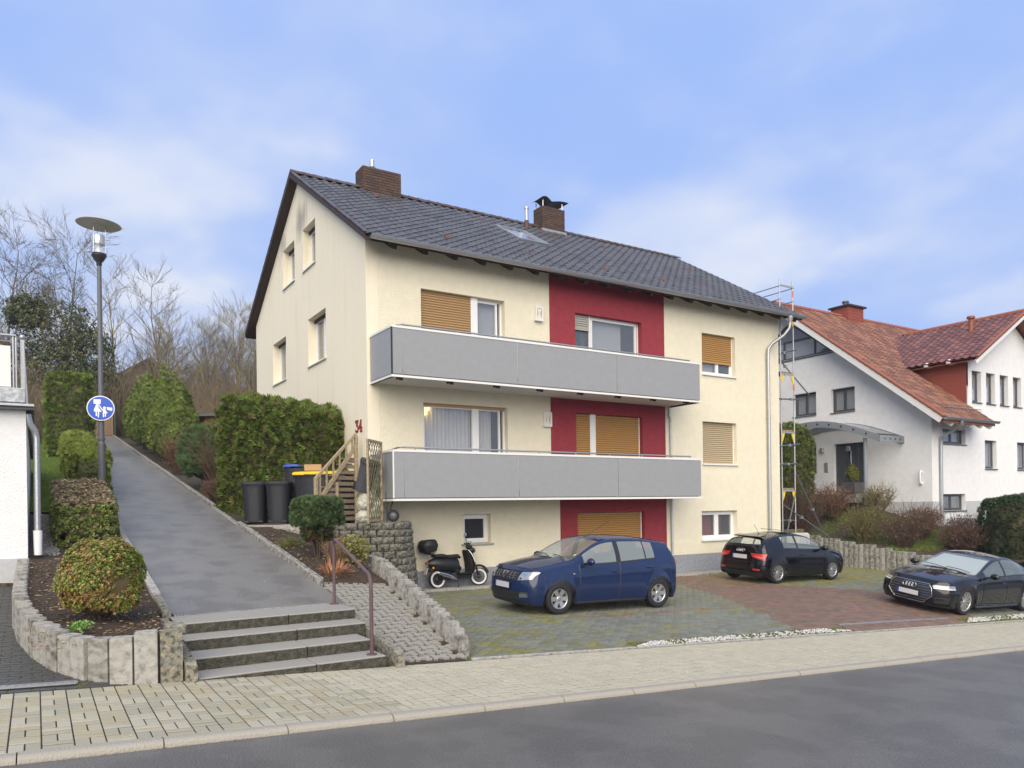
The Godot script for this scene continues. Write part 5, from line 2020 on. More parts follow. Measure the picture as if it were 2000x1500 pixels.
func build_lamp_and_sign() -> void:
	var x := 1.38
	var z := -20.9
	var y0 := path_y(z)
	var T := thing("street_lamp", "tall grey street lamp with flat disc shade and glass cylinder", "street lamp", Vector3(x, y0, z))
	var p := MB.new()
	p.lathe(Vector3(x, y0 - 0.1, z), Vector3.UP, [[0.085, 0.0], [0.085, 1.75], [0.080, 1.78], [0.066, 1.82], [0.063, 2.0], [0.05, 6.0], [0.05, 6.2]], 16)
	part(T, "pole", p, M.lamp_grey)
	var c := MB.new()
	c.lathe(Vector3(x, y0 + 5.98, z), Vector3.UP, [[0.05, 0.0], [0.062, 0.02], [0.062, 0.09], [0.10, 0.13], [0.165, 0.24], [0.165, 0.30], [0.0, 0.30]], 20)
	var lh := part(T, "lamp_head", c, M.lamp_black)
	var g := MB.new()
	g.lathe(Vector3(x, y0 + 6.28, z), Vector3.UP, [[0.15, 0.0], [0.155, 0.44]], 24)
	part(lh, "glass_cylinder", g, M.clear_glass)
	var f := MB.new()
	f.lathe(Vector3(x, y0 + 6.50, z), Vector3.UP, [[0.135, 0.0], [0.145, 0.03], [0.145, 0.20], [0.12, 0.22]], 24)
	part(lh, "reflector", f, M.steel_bright)
	var bb := MB.new()
	bb.cyl(Vector3(x, y0 + 6.28, z), Vector3(x, y0 + 6.38, z), 0.05, 0.05, 12)
	bb.cyl(Vector3(x, y0 + 6.38, z), Vector3(x, y0 + 6.55, z), 0.028, 0.028, 12)
	part(lh, "bulb", bb, M.white_plastic)
	for k in 3:
		var a := TAU * k / 3.0 + 0.4
		var r := MB.new()
		r.cyl(Vector3(x + cos(a) * 0.15, y0 + 6.3, z + sin(a) * 0.15), Vector3(x + cos(a) * 0.15, y0 + 6.98, z + sin(a) * 0.15), 0.008, 0.008, 6)
		part(lh, "rod", r, M.steel_bright)
	var tilt := Basis(Vector3.BACK, -0.03)
	var s := MB.new()
	s.lathe(Vector3.ZERO, Vector3.UP, [[0.0, -0.012], [0.15, -0.012], [0.15, -0.004], [0.48, 0.0], [0.50, 0.012], [0.48, 0.024], [0.3, 0.05], [0.0, 0.06]], 40)
	part(lh, "shade", s, M.shade_under, Transform3D(tilt, Vector3(x, y0 + 6.98, z)))
	for h in [1.75, 1.15]:
		var ring := MB.new()
		ring.cyl(Vector3(x, y0 + h, z), Vector3(x, y0 + h + 0.05, z), 0.09, 0.09, 14)
		part(T, "pole_collar", ring, M.lamp_grey)

	# round pedestrian sign on the pole
	var sy := y0 + 2.51
	var toward := Vector3(-0.15, 0, 1).normalized()
	var bs := Basis(Vector3.UP.cross(toward), Vector3.UP, toward)
	var so := Vector3(x, sy, z) + toward * 0.10
	var S := thing("pedestrian_sign", "round blue footpath sign with white adult and child on lamp post", "traffic sign", so, "", true)
	S.basis = bs
	var d := MB.new()
	d.lathe(Vector3.ZERO, Vector3.BACK, [[0.0, -0.006], [0.30, -0.006], [0.302, 0.0], [0.298, 0.004], [0.0, 0.004]], 40)
	part(S, "disc", d, M.sign_white)
	d = MB.new()
	d.lathe(Vector3.ZERO, Vector3.BACK, [[0.281, 0.0045], [0.281, 0.006], [0.0, 0.006]], 40)
	part(S, "blue_field", d, M.sign_blue)
	var fig := MB.new()
	var I := Transform3D.IDENTITY
	# adult: head covered by a sticker, dress, arms, legs
	fig.prism(PackedVector2Array([Vector2(-0.15, 0.105), Vector2(0.0, 0.10), Vector2(0.005, 0.215), Vector2(-0.15, 0.21)]), 0.006, 0.008, I)
	fig.prism(PackedVector2Array([Vector2(-0.095, 0.10), Vector2(-0.055, 0.10), Vector2(-0.045, 0.02), Vector2(0.02, -0.085), Vector2(-0.15, -0.085), Vector2(-0.10, 0.02)]), 0.006, 0.0075, I)
	fig.prism(PackedVector2Array([Vector2(-0.055, 0.085), Vector2(-0.03, 0.085), Vector2(0.055, -0.045), Vector2(0.035, -0.06)]), 0.006, 0.0072, I)
	fig.prism(PackedVector2Array([Vector2(-0.10, 0.09), Vector2(-0.085, 0.02), Vector2(-0.125, -0.055), Vector2(-0.15, -0.045), Vector2(-0.118, 0.025)]), 0.006, 0.0072, I)
	fig.prism(rect(-0.108, -0.078, -0.19, -0.08), 0.006, 0.0074, I)
	fig.prism(PackedVector2Array([Vector2(-0.055, -0.08), Vector2(-0.03, -0.08), Vector2(-0.042, -0.225), Vector2(-0.066, -0.225)]), 0.006, 0.0074, I)
	var ch := MB.new()
	var cc := PackedVector2Array()
	for i in 14:
		cc.append(Vector2(0.08, 0.012) + Vector2(cos(TAU * i / 14), sin(TAU * i / 14)) * 0.032)
	ch.prism(cc, 0.006, 0.0078, I)
	ch.prism(PackedVector2Array([Vector2(0.055, -0.022), Vector2(0.105, -0.022), Vector2(0.118, -0.125), Vector2(0.042, -0.125)]), 0.006, 0.0075, I)
	ch.prism(PackedVector2Array([Vector2(0.10, -0.03), Vector2(0.145, -0.115), Vector2(0.13, -0.125), Vector2(0.09, -0.06)]), 0.006, 0.0072, I)
	ch.prism(PackedVector2Array([Vector2(0.055, -0.03), Vector2(0.035, -0.055), Vector2(0.028, -0.04), Vector2(0.05, -0.022)]), 0.006, 0.0071, I)
	ch.prism(rect(0.045, 0.072, -0.215, -0.12), 0.006, 0.0074, I)
	ch.prism(rect(0.088, 0.112, -0.20, -0.12), 0.006, 0.0074, I)
	part(S, "adult_figure", fig, M.sign_white)
	part(S, "child_figure", ch, M.sign_white)
	var sk := MB.new()
	sk.prism(PackedVector2Array([Vector2(0.135, -0.035), Vector2(0.245, -0.055), Vector2(0.25, 0.02), Vector2(0.13, 0.035)]), 0.006, 0.008, I)
	part(S, "sticker", sk, M.sign_white)
	var br := MB.new()
	br.box(Vector3(0, 0.1, -0.05), Vector3(0.2, 0.03, 0.09))
	br.box(Vector3(0, -0.1, -0.05), Vector3(0.2, 0.03, 0.09))
	part(S, "bracket", br, M.galvanised)


func build_scaffold() -> void:
	var T := thing("scaffold_tower", "tall aluminium scaffold with yellow brackets against far gable of cream house", "scaffold", Vector3(22.45, -0.2, -18.5))
	var top := 9.95
	for q in [[22.1, -17.35], [22.8, -17.35], [22.1, -19.92], [22.8, -19.92], [22.1, -22.5], [22.8, -22.5]]:
		var p := MB.new()
		p.cyl(Vector3(q[0], -0.15, q[1]), Vector3(q[0], top, q[1]), 0.024, 0.024, 8)
		p.box(Vector3(q[0], -0.14, q[1]), Vector3(0.15, 0.02, 0.15))
		part(T, "standard", p, M.aluminium_tube)
	for y in [0.5, 2.55, 4.60, 6.65, 8.72, 9.75]:
		for z in [-17.35, -19.92, -22.5]:
			var p := MB.new()
			p.box(Vector3(22.45, y, z), Vector3(0.68, 0.055, 0.04))
			part(T, "transom", p, M.aluminium_tube)
			if y < 9.5 and y > 1.0:
				for s in [[22.13, 1.0], [22.77, -1.0]]:
					var g := MB.new()
					g.prism(PackedVector2Array([Vector2(0, 0), Vector2(0.14 * s[1], 0), Vector2(0.10 * s[1], -0.12), Vector2(0.02 * s[1], -0.30), Vector2(0, -0.34)]), -0.012, 0.012, Transform3D(Basis.IDENTITY, Vector3(s[0], y - 0.03, z)))
					part(T, "gusset", g, M.yellow_paint)
		if y > 1.0 and y < 9.5:
			for k in 2:
				var d := MB.new()
				var zz := -18.635 - 2.575 * k
				d.box(Vector3(22.29, y + 0.06, zz), Vector3(0.30, 0.05, 2.52))
				d.box(Vector3(22.61, y + 0.06, zz), Vector3(0.30, 0.05, 2.52))
				part(T, "deck_board", d, M.old_wood)
			var e := MB.new()
			e.box(Vector3(22.45, y + 0.06, -17.39), Vector3(0.6, 0.06, 0.02))
			part(T, "deck_end", e, M.yellow_paint if y != 8.72 else M.aluminium_tube)
	for y in [9.25, 9.72, 3.5, 1.5]:
		for x in [22.1, 22.8]:
			var p := MB.new()
			p.tube([Vector3(x, y, -17.3), Vector3(x, y, -22.6)], 0.02, 6)
			part(T, "guard_rail", p, M.aluminium_tube)
	for a in [[Vector3(21.9, 8.0, -18.0), Vector3(23.3, 5.95, -17.1)], [Vector3(21.9, 7.3, -17.6), Vector3(22.9, 7.55, -17.3)], [Vector3(21.95, 5.75, -17.3), Vector3(23.1, 5.78, -17.2)], [Vector3(21.95, 4.1, -17.35), Vector3(23.0, 4.2, -17.3)], [Vector3(21.95, 3.45, -17.35), Vector3(22.85, 3.52, -17.3)], [Vector3(21.95, 2.3, -17.6), Vector3(23.9, 0.9, -16.8)], [Vector3(22.75, 3.4, -17.4), Vector3(24.9, 0.35, -17.4)], [Vector3(22.1, 0.5, -17.33), Vector3(22.8, 2.5, -17.33)]]:
		var p := MB.new()
		p.tube([a[0], a[1]], 0.024, 8)
		part(T, "brace", p, M.lamp_grey)
		var c := MB.new()
		var m: Vector3 = a[0].lerp(a[1], 0.5)
		c.box(m, Vector3(0.09, 0.09, 0.09))
		part(T, "coupler", c, M.zinc)
	for y in [9.4, 8.3, 6.1]:
		var o := MB.new()
		o.cyl(Vector3(22.8, y, -17.35), Vector3(22.8, y + 0.22, -17.35), 0.027, 0.027, 8)
		part(T, "tape_band", o, M.orange_paint)
	# timber edging and wrapped bundle at its foot
	var tw := thing("timber_retaining_wall", "low mossy wall of stacked timber sleepers behind the black hatchback", "wall", Vector3(23.6, -0.2, -18.4))
	for i in 7:
		var b := MB.new()
		b.cbox(Vector3(23.55, -0.1 + i * 0.19, -18.35), Vector3(1.9, 0.18, 0.16), 0.015)
		part(tw, "sleeper", b, M.green_wood)
	var wb := thing("wrapped_bundle", "bundle wrapped in clear and white film at scaffold foot", "bundle", Vector3(22.35, -0.2, -17.0))
	var q := MB.new()
	q.cbox(Vector3(22.4, 0.45, -16.95), Vector3(0.8, 1.25, 0.5), 0.08, Basis(Vector3.UP, 0.1))
	part(wb, "film", q, M.bag_white)
	for i in 4:
		var c := MB.new()
		c.cbox(Vector3(22.1 + i * 0.17, 0.75, -16.69), Vector3(0.09, 0.6, 0.03), 0.01, Basis(Vector3.BACK, 0.15 * (i - 1.5)))
		part(wb, "strap", c, M.plate_white)


func build_yard_things() -> void:
	# handrail of bent brown tube
	var hr := thing("handrail", "bent brown steel handrail standing on the concrete steps", "handrail", Vector3(3.75, 0.27, -10.1))
	var a := Vector3(3.80, 0.705, -11.10)
	var b := Vector3(3.62, 0.272, -9.16)
	var m := MB.new()
	m.tube([a, a + Vector3(0, 0.86, 0), a + Vector3(-0.003, 0.94, 0.03), a + Vector3(-0.01, 0.975, 0.09), a + Vector3(-0.02, 0.965, 0.17), b + Vector3(0.02, 1.02, -0.12), b + Vector3(0.005, 0.97, -0.05), b + Vector3(0, 0.90, -0.005), b + Vector3(0, 0.82, 0), b], 0.024, 12)
	part(hr, "tube", m, M.rail_brown)
	for q in [a, b]:
		var f := MB.new()
		f.cyl(q + Vector3(0, -0.003, 0), q + Vector3(0, 0.012, 0), 0.07, 0.065, 16)
		part(hr, "base_plate", f, M.rail_brown)

	# block wall, courses set back as they rise
	var bw := thing("block_retaining_wall", "curved retaining wall of mossy grey split concrete blocks below the balcony", "wall", Vector3(6.9, 0.1, -15.6))
	var cv := Curve3D.new()
	for p in [Vector3(5.3, 0, -16.4), Vector3(5.7, 0, -15.95), Vector3(6.1, 0, -15.65), Vector3(6.5, 0, -15.5), Vector3(6.9, 0, -15.52), Vector3(7.2, 0, -15.72), Vector3(7.42, 0, -16.05), Vector3(7.6, 0, -16.5), Vector3(7.9, 0, -17.15)]:
		cv.add_point(p)
	rng.seed = 57
	var meshes := []
	for k in 4:
		var mb := MB.new()
		# split face: bulged and rough front
		var rows := []
		var r2 := RandomNumberGenerator.new()
		r2.seed = 100 + k
		for j in 5:
			var line := PackedVector3Array()
			for i in 7:
				var ed := (1.0 if (i > 0 and i < 6) else 0.0) * (1.0 if (j > 0 and j < 4) else 0.0)
				line.append(Vector3(lerpf(-0.125, 0.125, i / 6.0), lerpf(0.004, 0.153, j / 4.0), 0.10 - 0.028 * (1.0 - ed) + ed * r2.randf_range(-0.012, 0.018)))
			rows.append(line)
		mb.grid(rows)
		mb.span(Vector3(-0.125, 0.004, -0.12), Vector3(0.125, 0.153, 0.0725))
		meshes.append(mb.mesh())
	for r in 11:
		var len := cv.get_baked_length()
		var s := 0.15 + (0.15 if r % 2 else 0.0)
		while s < len - 0.05:
			var p := cv.sample_baked(s)
			var q := cv.sample_baked(minf(s + 0.05, len)) - cv.sample_baked(maxf(s - 0.05, 0.0))
			var tan := q.normalized()
			var nrm := tan.cross(Vector3.UP)
			var back := 0.016 * r
			var t := Transform3D(Basis(tan, Vector3.UP, nrm) * Basis(Vector3.UP, rng.randf_range(-0.05, 0.05)), p - nrm * back + Vector3(0, 0.08 + 0.158 * r, 0))
			part(bw, "block", meshes[rng.randi() % 4], M["wall_block%d" % (rng.randi() % 3)], t)
			s += 0.292
	# two loose courses at the left end
	for e in [[4.72, 1.58, -17.55], [4.98, 1.58, -17.35], [4.78, 1.42, -17.4]]:
		part(bw, "block", meshes[0], M.old_concrete, Transform3D(Basis(Vector3.UP, -0.35), Vector3(e[0], e[1], e[2])))

	# left planter of palisades
	var pp := thing("palisade_planter_wall", "curved planter wall of upright grey concrete palisades left of the steps", "wall", Vector3(0.6, 0.3, -9.3))
	var pm := palisade_mesh(0.232, 0.17, 1.2)
	var cv2 := Curve3D.new()
	cv2.bake_interval = 0.03
	for p in [Vector3(1.36, 0, -9.12), Vector3(1.05, 0, -9.10), Vector3(0.75, 0, -9.2), Vector3(0.45, 0, -9.45), Vector3(0.2, 0, -9.9), Vector3(0.02, 0, -10.5), Vector3(-0.12, 0, -11.3), Vector3(-0.2, 0, -12.3), Vector3(-0.2, 0, -13.6), Vector3(-0.18, 0, -15.45)]:
		cv2.add_point(p)
	var L2 := cv2.get_baked_length()
	var n := int(L2 / 0.235)
	for i in n:
		var s := (i + 0.5) * 0.235
		var p := cv2.sample_baked(s)
		var tan := (cv2.sample_baked(minf(s + 0.06, L2)) - cv2.sample_baked(maxf(s - 0.06, 0))).normalized()
		var nrm := Vector3.UP.cross(tan)
		var top: float = 0.84 if i < 2 else 0.78 + 0.098 * maxf(0.0, -p.z - 9.4)
		top += rng.randf_range(-0.012, 0.012)
		part(pp, "palisade", pm, M.lichen_concrete if i < 1 else (M.pale_concrete if i % 3 else M.old_concrete), Transform3D(Basis(-tan, Vector3.UP, nrm * -1.0) * Basis(Vector3.UP, rng.randf_range(-0.03, 0.03)), Vector3(p.x, top, p.z)))
	var eb := MB.new()
	eb.cbox(Vector3(1.34, 0.80, -9.42), Vector3(0.20, 0.12, 0.38), 0.02)
	part(pp, "end_stone", eb, M.lichen_concrete)

	# palisades holding the bank at the right
	var pr := thing("bank_palisade_wall", "long wall of upright concrete palisades below the planted bank", "wall", Vector3(24.5, -0.3, -15.4))
	var pm3 := palisade_mesh(0.2, 0.17, 1.9)
	for i in 32:
		var z := -18.3 + i * 0.198
		var top := 0.95 - 0.13 * (z + 18.3)
		top = snappedf(top, 0.09) + rng.randf_range(-0.012, 0.012)
		part(pr, "palisade", pm3, M.old_concrete if i % 4 else M.pale_concrete, Transform3D(Basis(Vector3.UP, -PI / 2 + rng.randf_range(-0.03, 0.03)), Vector3(24.5, top, z)))
	var bk := slope_sheet(24.6, 30.0, -19.5, -11.5, func(x, z): return bank_y(x, z), 22, 26)
	structure("planted_bank", bk, M.soil)

	# wooden outside stair seen from its side
	var ws := thing("wooden_stair", "weathered wooden outside stair with slatted side and baluster railing", "stair", Vector3(6.1, 1.78, -17.4))
	var A := Vector3(5.42, 1.80, -17.05)
	var Bp := Vector3(6.56, 1.80, -17.5)
	var dirv := (Bp - A).normalized()
	var nr := dirv.cross(Vector3.UP)
	var run := A.distance_to(Bp)
	var P = func(s: float, y: float, out := 0.0) -> Vector3: return A + dirv * s + Vector3(0, y, 0) + nr * out
	var rise := 1.42
	var bs := Basis(dirv, Vector3.UP, nr)
	for i in 11:
		var y := 0.10 + i * 0.138
		var s0 := maxf(0.0, (y - 0.42) / rise * run)
		if s0 > run - 0.08:
			break
		var bd := MB.new()
		bd.cbox((P.call(s0, y) + P.call(run, y)) * 0.5, Vector3(run - s0, 0.088, 0.024), 0.004, bs)
		part(ws, "side_board", bd, M.old_wood)
		var td := MB.new()
		td.cbox((P.call(s0 + 0.12, y + 0.065, -0.18) + P.call(minf(s0 + 0.36, run), y + 0.065, -0.18)) * 0.5, Vector3(maxf(0.05, minf(0.24, run - s0 - 0.12)), 0.03, 0.3), 0.004, bs)
		part(ws, "tread", td, M.old_wood)
	var sd := (P.call(run, rise + 0.45) - P.call(0.0, 0.45)) as Vector3
	var sl := Basis(sd.normalized(), nr.cross(sd.normalized()), nr)
	for o in [0.02]:
		var sg := MB.new()
		sg.cbox((P.call(0.0, 0.42, o) + P.call(run, rise + 0.42, o)) * 0.5, Vector3(sd.length(), 0.10, 0.045), 0.005, sl)
		part(ws, "stringer", sg, M.pale_wood)
		var hd := MB.new()
		hd.cbox((P.call(-0.02, 1.02, o) + P.call(run, rise + 0.72, o)) * 0.5, Vector3(Vector3(P.call(run, rise + 0.72, o) - P.call(-0.02, 1.02, o)).length(), 0.065, 0.06), 0.006, Basis(Vector3(P.call(run, rise + 0.72) - P.call(-0.02, 1.02)).normalized(), nr.cross(Vector3(P.call(run, rise + 0.72) - P.call(-0.02, 1.02)).normalized()), nr))
		part(ws, "handrail", hd, M.pale_wood)
	for i in 6:
		var s := (i + 0.6) / 6.2 * run
		var y0 := 0.44 + s / run * rise
		var y1 := 1.02 + s / run * (rise - 0.30)
		var bl := MB.new()
		bl.cbox((P.call(s, y0, 0.03) + P.call(s, y1, 0.03)) * 0.5, Vector3(0.045, y1 - y0, 0.03), 0.004, bs)
		part(ws, "baluster", bl, M.pale_wood)
	for q in [[0.0, 0.05, 1.06], [run, -0.02, 2.10], [0.62, 0.0, 0.95]]:
		var ps := MB.new()
		ps.cbox((P.call(q[0], q[1], 0.03) + P.call(q[0], q[2], 0.03)) * 0.5, Vector3(0.08 if q[0] != 0.62 else 0.05, q[2] - q[1], 0.08), 0.008, bs)
		part(ws, "post", ps, M.pale_wood)

	# trellis of crossing laths in a frame
	var tr := thing("garden_trellis", "tall wooden diamond trellis panel beside the lower balcony", "trellis", Vector3(6.45, 1.78, -15.85))
	var ta := Vector3(6.13, 1.80, -15.62)
	var tb := Vector3(6.74, 1.80, -16.3)
	var td2 := (tb - ta).normalized()
	var tn := td2.cross(Vector3.UP)
	var tw := ta.distance_to(tb)
	var tbs := Basis(td2, Vector3.UP, tn)
	var hh := 1.86
	for e in [[Vector3(0.02, hh * 0.5, 0), Vector3(0.06, hh, 0.045)], [Vector3(tw - 0.02, hh * 0.5, 0), Vector3(0.06, hh, 0.045)], [Vector3(tw * 0.5, hh - 0.03, 0), Vector3(tw, 0.06, 0.05)], [Vector3(tw * 0.5, 0.06, 0), Vector3(tw, 0.05, 0.04)]]:
		var fb := MB.new()
		fb.cbox(ta + tbs * e[0], e[1], 0.006, tbs)
		part(tr, "frame_bar", fb, M.pale_wood)
	for k in range(-12, 14):
		for sgn in [-1.0, 1.0]:
			var x0 := k * 0.15
			# clip lath of slope 2:1 to the frame
			var ya := 0.08
			var xa := x0
			var yb := hh - 0.05
			var xb: float = x0 + sgn * (yb - ya) * 0.55
			var lo := Vector2(xa, ya)
			var hi := Vector2(xb, yb)
			var seg := Geometry2D.intersect_polyline_with_polygon(PackedVector2Array([lo, hi]), rect(0.03, tw - 0.03, 0.08, hh - 0.05))
			for sg in seg:
				if sg[0].distance_to(sg[1]) < 0.12:
					continue
				var a3 := ta + tbs * Vector3(sg[0].x, sg[0].y, 0.006 * sgn)
				var b3 := ta + tbs * Vector3(sg[1].x, sg[1].y, 0.006 * sgn)
				var dv := (b3 - a3).normalized()
				var lt := MB.new()
				lt.box((a3 + b3) * 0.5, Vector3(a3.distance_to(b3), 0.022, 0.009), Basis(dv, tn.cross(dv), tn))
				part(tr, "lath", lt, M.green_wood)

	build_bins()
	# gate at the top of the path
	var gt := thing("wooden_gate", "brown vertical board gate closing the top of the footpath", "gate", Vector3(3.4, path_y(-51.8), -51.8))
	for i in 12:
		var bd := MB.new()
		bd.cbox(Vector3(2.2 + i * 0.162, path_y(-51.8) + 1.1, -51.8), Vector3(0.155, 2.15, 0.03), 0.005)
		part(gt, "board", bd, M.gate_wood)
	var lt := MB.new()
	lt.box(Vector3(3.2, path_y(-51.8) + 1.05, -51.77), Vector3(0.14, 0.3, 0.04))
	part(gt, "latch", lt, M.lamp_black)
	var gp := MB.new()
	gp.cyl(Vector3(4.16, path_y(-51.8), -51.8), Vector3(4.16, path_y(-51.8) + 2.1, -51.8), 0.05, 0.05, 8)
	part(gt, "gate_post", gp, mat("post_green", lin(0.02, 0.06, 0.055), 0.5))


func wheelie_bin(called: String, label: String, at: Vector3, turn: float, w: float, d: float, h: float, body: Material, lid: Material, open := 0.0, group := "") -> Node3D:
	var T := thing(called, label, "bin", at, group, true)
	T.rotation.y = turn
	var b := MB.new()
	var rows := []
	for q in [[0.80, 0.06], [0.83, 0.10], [0.97, h * 0.86], [1.03, h * 0.88], [1.03, h * 0.93]]:
		var line := PackedVector3Array()
		for k in 13:
			var a := TAU * k / 12.0 + PI / 12.0
			var e := Vector2(cos(a), sin(a))
			e = e / pow(pow(absf(e.x), 6.0) + pow(absf(e.y), 6.0), 1.0 / 6.0)
			line.append(Vector3(e.x * w * 0.5 * q[0], q[1], -e.y * d * 0.5 * q[0]))
		rows.append(line)
	b.grid(rows)
	b.box(Vector3(0, 0.07, 0), Vector3(w * 0.78, 0.04, d * 0.78))
	part(T, "body", b, body)
	var l := MB.new()
	var lr := []
	for q in [[1.05, 0.0], [1.06, 0.045], [0.98, 0.075], [0.7, 0.09], [0.0, 0.095]]:
		var line := PackedVector3Array()
		for k in 13:
			var a := TAU * k / 12.0 + PI / 12.0
			var e := Vector2(cos(a), sin(a))
			e = e / pow(pow(absf(e.x), 6.0) + pow(absf(e.y), 6.0), 1.0 / 6.0)
			line.append(Vector3(e.x * w * 0.5 * q[0], q[1], -e.y * d * 0.5 * q[0] + d * 0.5))
		lr.append(line)
	l.grid(lr)
	l.box(Vector3(0, 0.035, d * 1.03), Vector3(w * 0.5, 0.04, 0.05))
	part(T, "lid", l, lid, Transform3D(Basis(Vector3.RIGHT, -open), Vector3(0, h * 0.92, -d * 0.5)))
	for s in [-1, 1]:
		var wh := MB.new()
		wh.cyl(Vector3(s * w * 0.47, 0.10, -d * 0.42), Vector3(s * (w * 0.47 - 0.05), 0.10, -d * 0.42), 0.10, 0.10, 14)
		part(T, "wheel", wh, M.black_rubber)
	var hd := MB.new()
	hd.tube([Vector3(-w * 0.4, h * 0.9, -d * 0.56), Vector3(w * 0.4, h * 0.9, -d * 0.56)], 0.016, 8)
	part(T, "handle", hd, body)
	return T


func build_bins() -> void:
	wheelie_bin("wheelie_bin", "black wheelie bin nearest the footpath, leftmost of the bins", Vector3(4.66, 1.78, -19.45), -0.45, 0.57, 0.66, 1.06, M.bin_black, M.bin_black, 0.0, "black wheelie bins")
	wheelie_bin("wheelie_bin", "second black wheelie bin between first bin and yellow lidded container", Vector3(5.13, 1.78, -18.98), -0.5, 0.57, 0.66, 1.06, M.bin_black, M.bin_black, 0.0, "black wheelie bins")
	wheelie_bin("waste_container", "large black waste container with closed yellow lid behind the stair", Vector3(6.06, 1.78, -18.5), -0.55, 1.34, 0.86, 1.30, M.bin_black, M.bin_yellow, 0.0, "yellow lidded containers")
	wheelie_bin("waste_container", "rear yellow lidded black container partly hidden by stair railing", Vector3(6.42, 1.78, -17.95), -0.5, 0.55, 0.5, 1.30, M.bin_black, M.bin_yellow, 0.0, "yellow lidded containers")
	var b := wheelie_bin("paper_bin", "paper bin with tilted blue lid over cardboard behind yellow lid", Vector3(5.75, 1.78, -19.32), -0.5, 0.75, 0.5, 1.50, M.bin_black, M.bin_blue, 0.10)
	var cb := thing("cardboard_box", "brown cardboard box lying on the yellow bin lid", "box", Vector3(5.92, 3.09, -18.7))
	var m := MB.new()
	m.cbox(Vector3(5.92, 3.17, -18.7), Vector3(0.42, 0.16, 0.3), 0.01, Basis(Vector3.UP, -0.5))
	part(cb, "carton", m, M.cardboard)
	# behind the trellis: tipped grey bin, white refuse sacks, cart wheel
	var tb := wheelie_bin("tipped_bin", "grey bin leaning upside against the wall between stair and trellis", Vector3(6.42, 2.50, -16.75), -0.3, 0.42, 0.40, 0.78, surf("bin_grey", Color(0.07, 0.075, 0.085), 0.15, 1.5, 0.5, 0.03, 4, 99, 0.1, M.zinc.normal_texture), M.bin_black)
	tb.rotation = Vector3(0.3, -0.3, -0.25)
	rng.seed = 71
	var k := 0
	for q in [[Vector3(6.42, 1.80, -16.6), 0.19, 0.30], [Vector3(6.46, 2.1, -16.62), 0.17, 0.30], [Vector3(6.72, 1.80, -16.75), 0.24, 0.62], [Vector3(6.74, 2.5, -16.85), 0.16, 0.50], [Vector3(6.56, 1.80, -16.75), 0.22, 0.9]]:
		var sk := thing("refuse_sack", ["white refuse sack at the bottom of the pile by the stair", "round white refuse sack on top of another beside stair post", "white sack standing on the ground behind the trellis", "narrow white sack high behind the trellis laths", "tall white sack leaning at the middle of the trellis"][k], "sack", q[0], "refuse sacks behind the trellis")
		var mb := MB.new()
		var rows := []
		var nz := noise(1.6, 4, 60 + k)
		for i in 15:
			var la := -PI / 2 + PI * i / 14.0
			var line := PackedVector3Array()
			for j in 25:
				var t := -TAU * (j % 24) / 24
				var dv := Vector3(cos(la) * cos(t), sin(la), cos(la) * sin(t))
				var s := 1.0 + 0.42 * nz.get_noise_3dv(dv)
				line.append(q[0] + Vector3(0, q[2] * 0.98, 0) * 0.5 + Vector3(dv.x * q[1] * s, dv.y * q[2] * 0.5 * (1.0 + 0.1 * nz.get_noise_3dv(dv * 2.0)), dv.z * q[1] * s))
			rows.append(line)
		mb.grid(rows)
		part(sk, "bag", mb, M.bag_white)
		k += 1
	var ht := thing("hand_truck", "small black hand truck with rubber wheel at trellis foot", "hand truck", Vector3(6.98, 1.82, -16.2))
	var wm := MB.new()
	wm.lathe(Vector3(6.95, 1.96, -16.16), Vector3(-0.5, 0, 0.87).normalized(), [[0.03, -0.03], [0.085, -0.03], [0.13, -0.035], [0.142, 0.0], [0.13, 0.035], [0.085, 0.03], [0.03, 0.03]], 18)
	part(ht, "wheel", wm, M.black_rubber)
	wm = MB.new()
	wm.lathe(Vector3(6.95, 1.96, -16.16), Vector3(-0.5, 0, 0.87).normalized(), [[0.0, -0.032], [0.08, -0.032], [0.08, 0.032], [0.0, 0.032]], 12)
	part(ht, "hub", wm, M.lamp_grey)
	wm = MB.new()
	wm.tube([Vector3(6.86, 1.9, -16.25), Vector3(6.98, 2.36, -16.2), Vector3(7.03, 2.48, -16.15)], 0.014, 8)
	wm.tube([Vector3(6.82, 1.82, -16.2), Vector3(6.86, 2.5, -16.35)], 0.016, 8)
	part(ht, "frame", wm, M.lamp_black)


# ---------- plants ----------
var sprig: ArrayMesh
var oval: ArrayMesh
var needle: ArrayMesh
var blade: ArrayMesh


func leaf_tri(mb: MB, o: Vector3, d: Vector3, side: Vector3, l: float, w: float) -> void:
	var m := o + d * l * 0.5
	var t := o + d * l
	mb.quad(o, m - side * w, t, m + side * w)


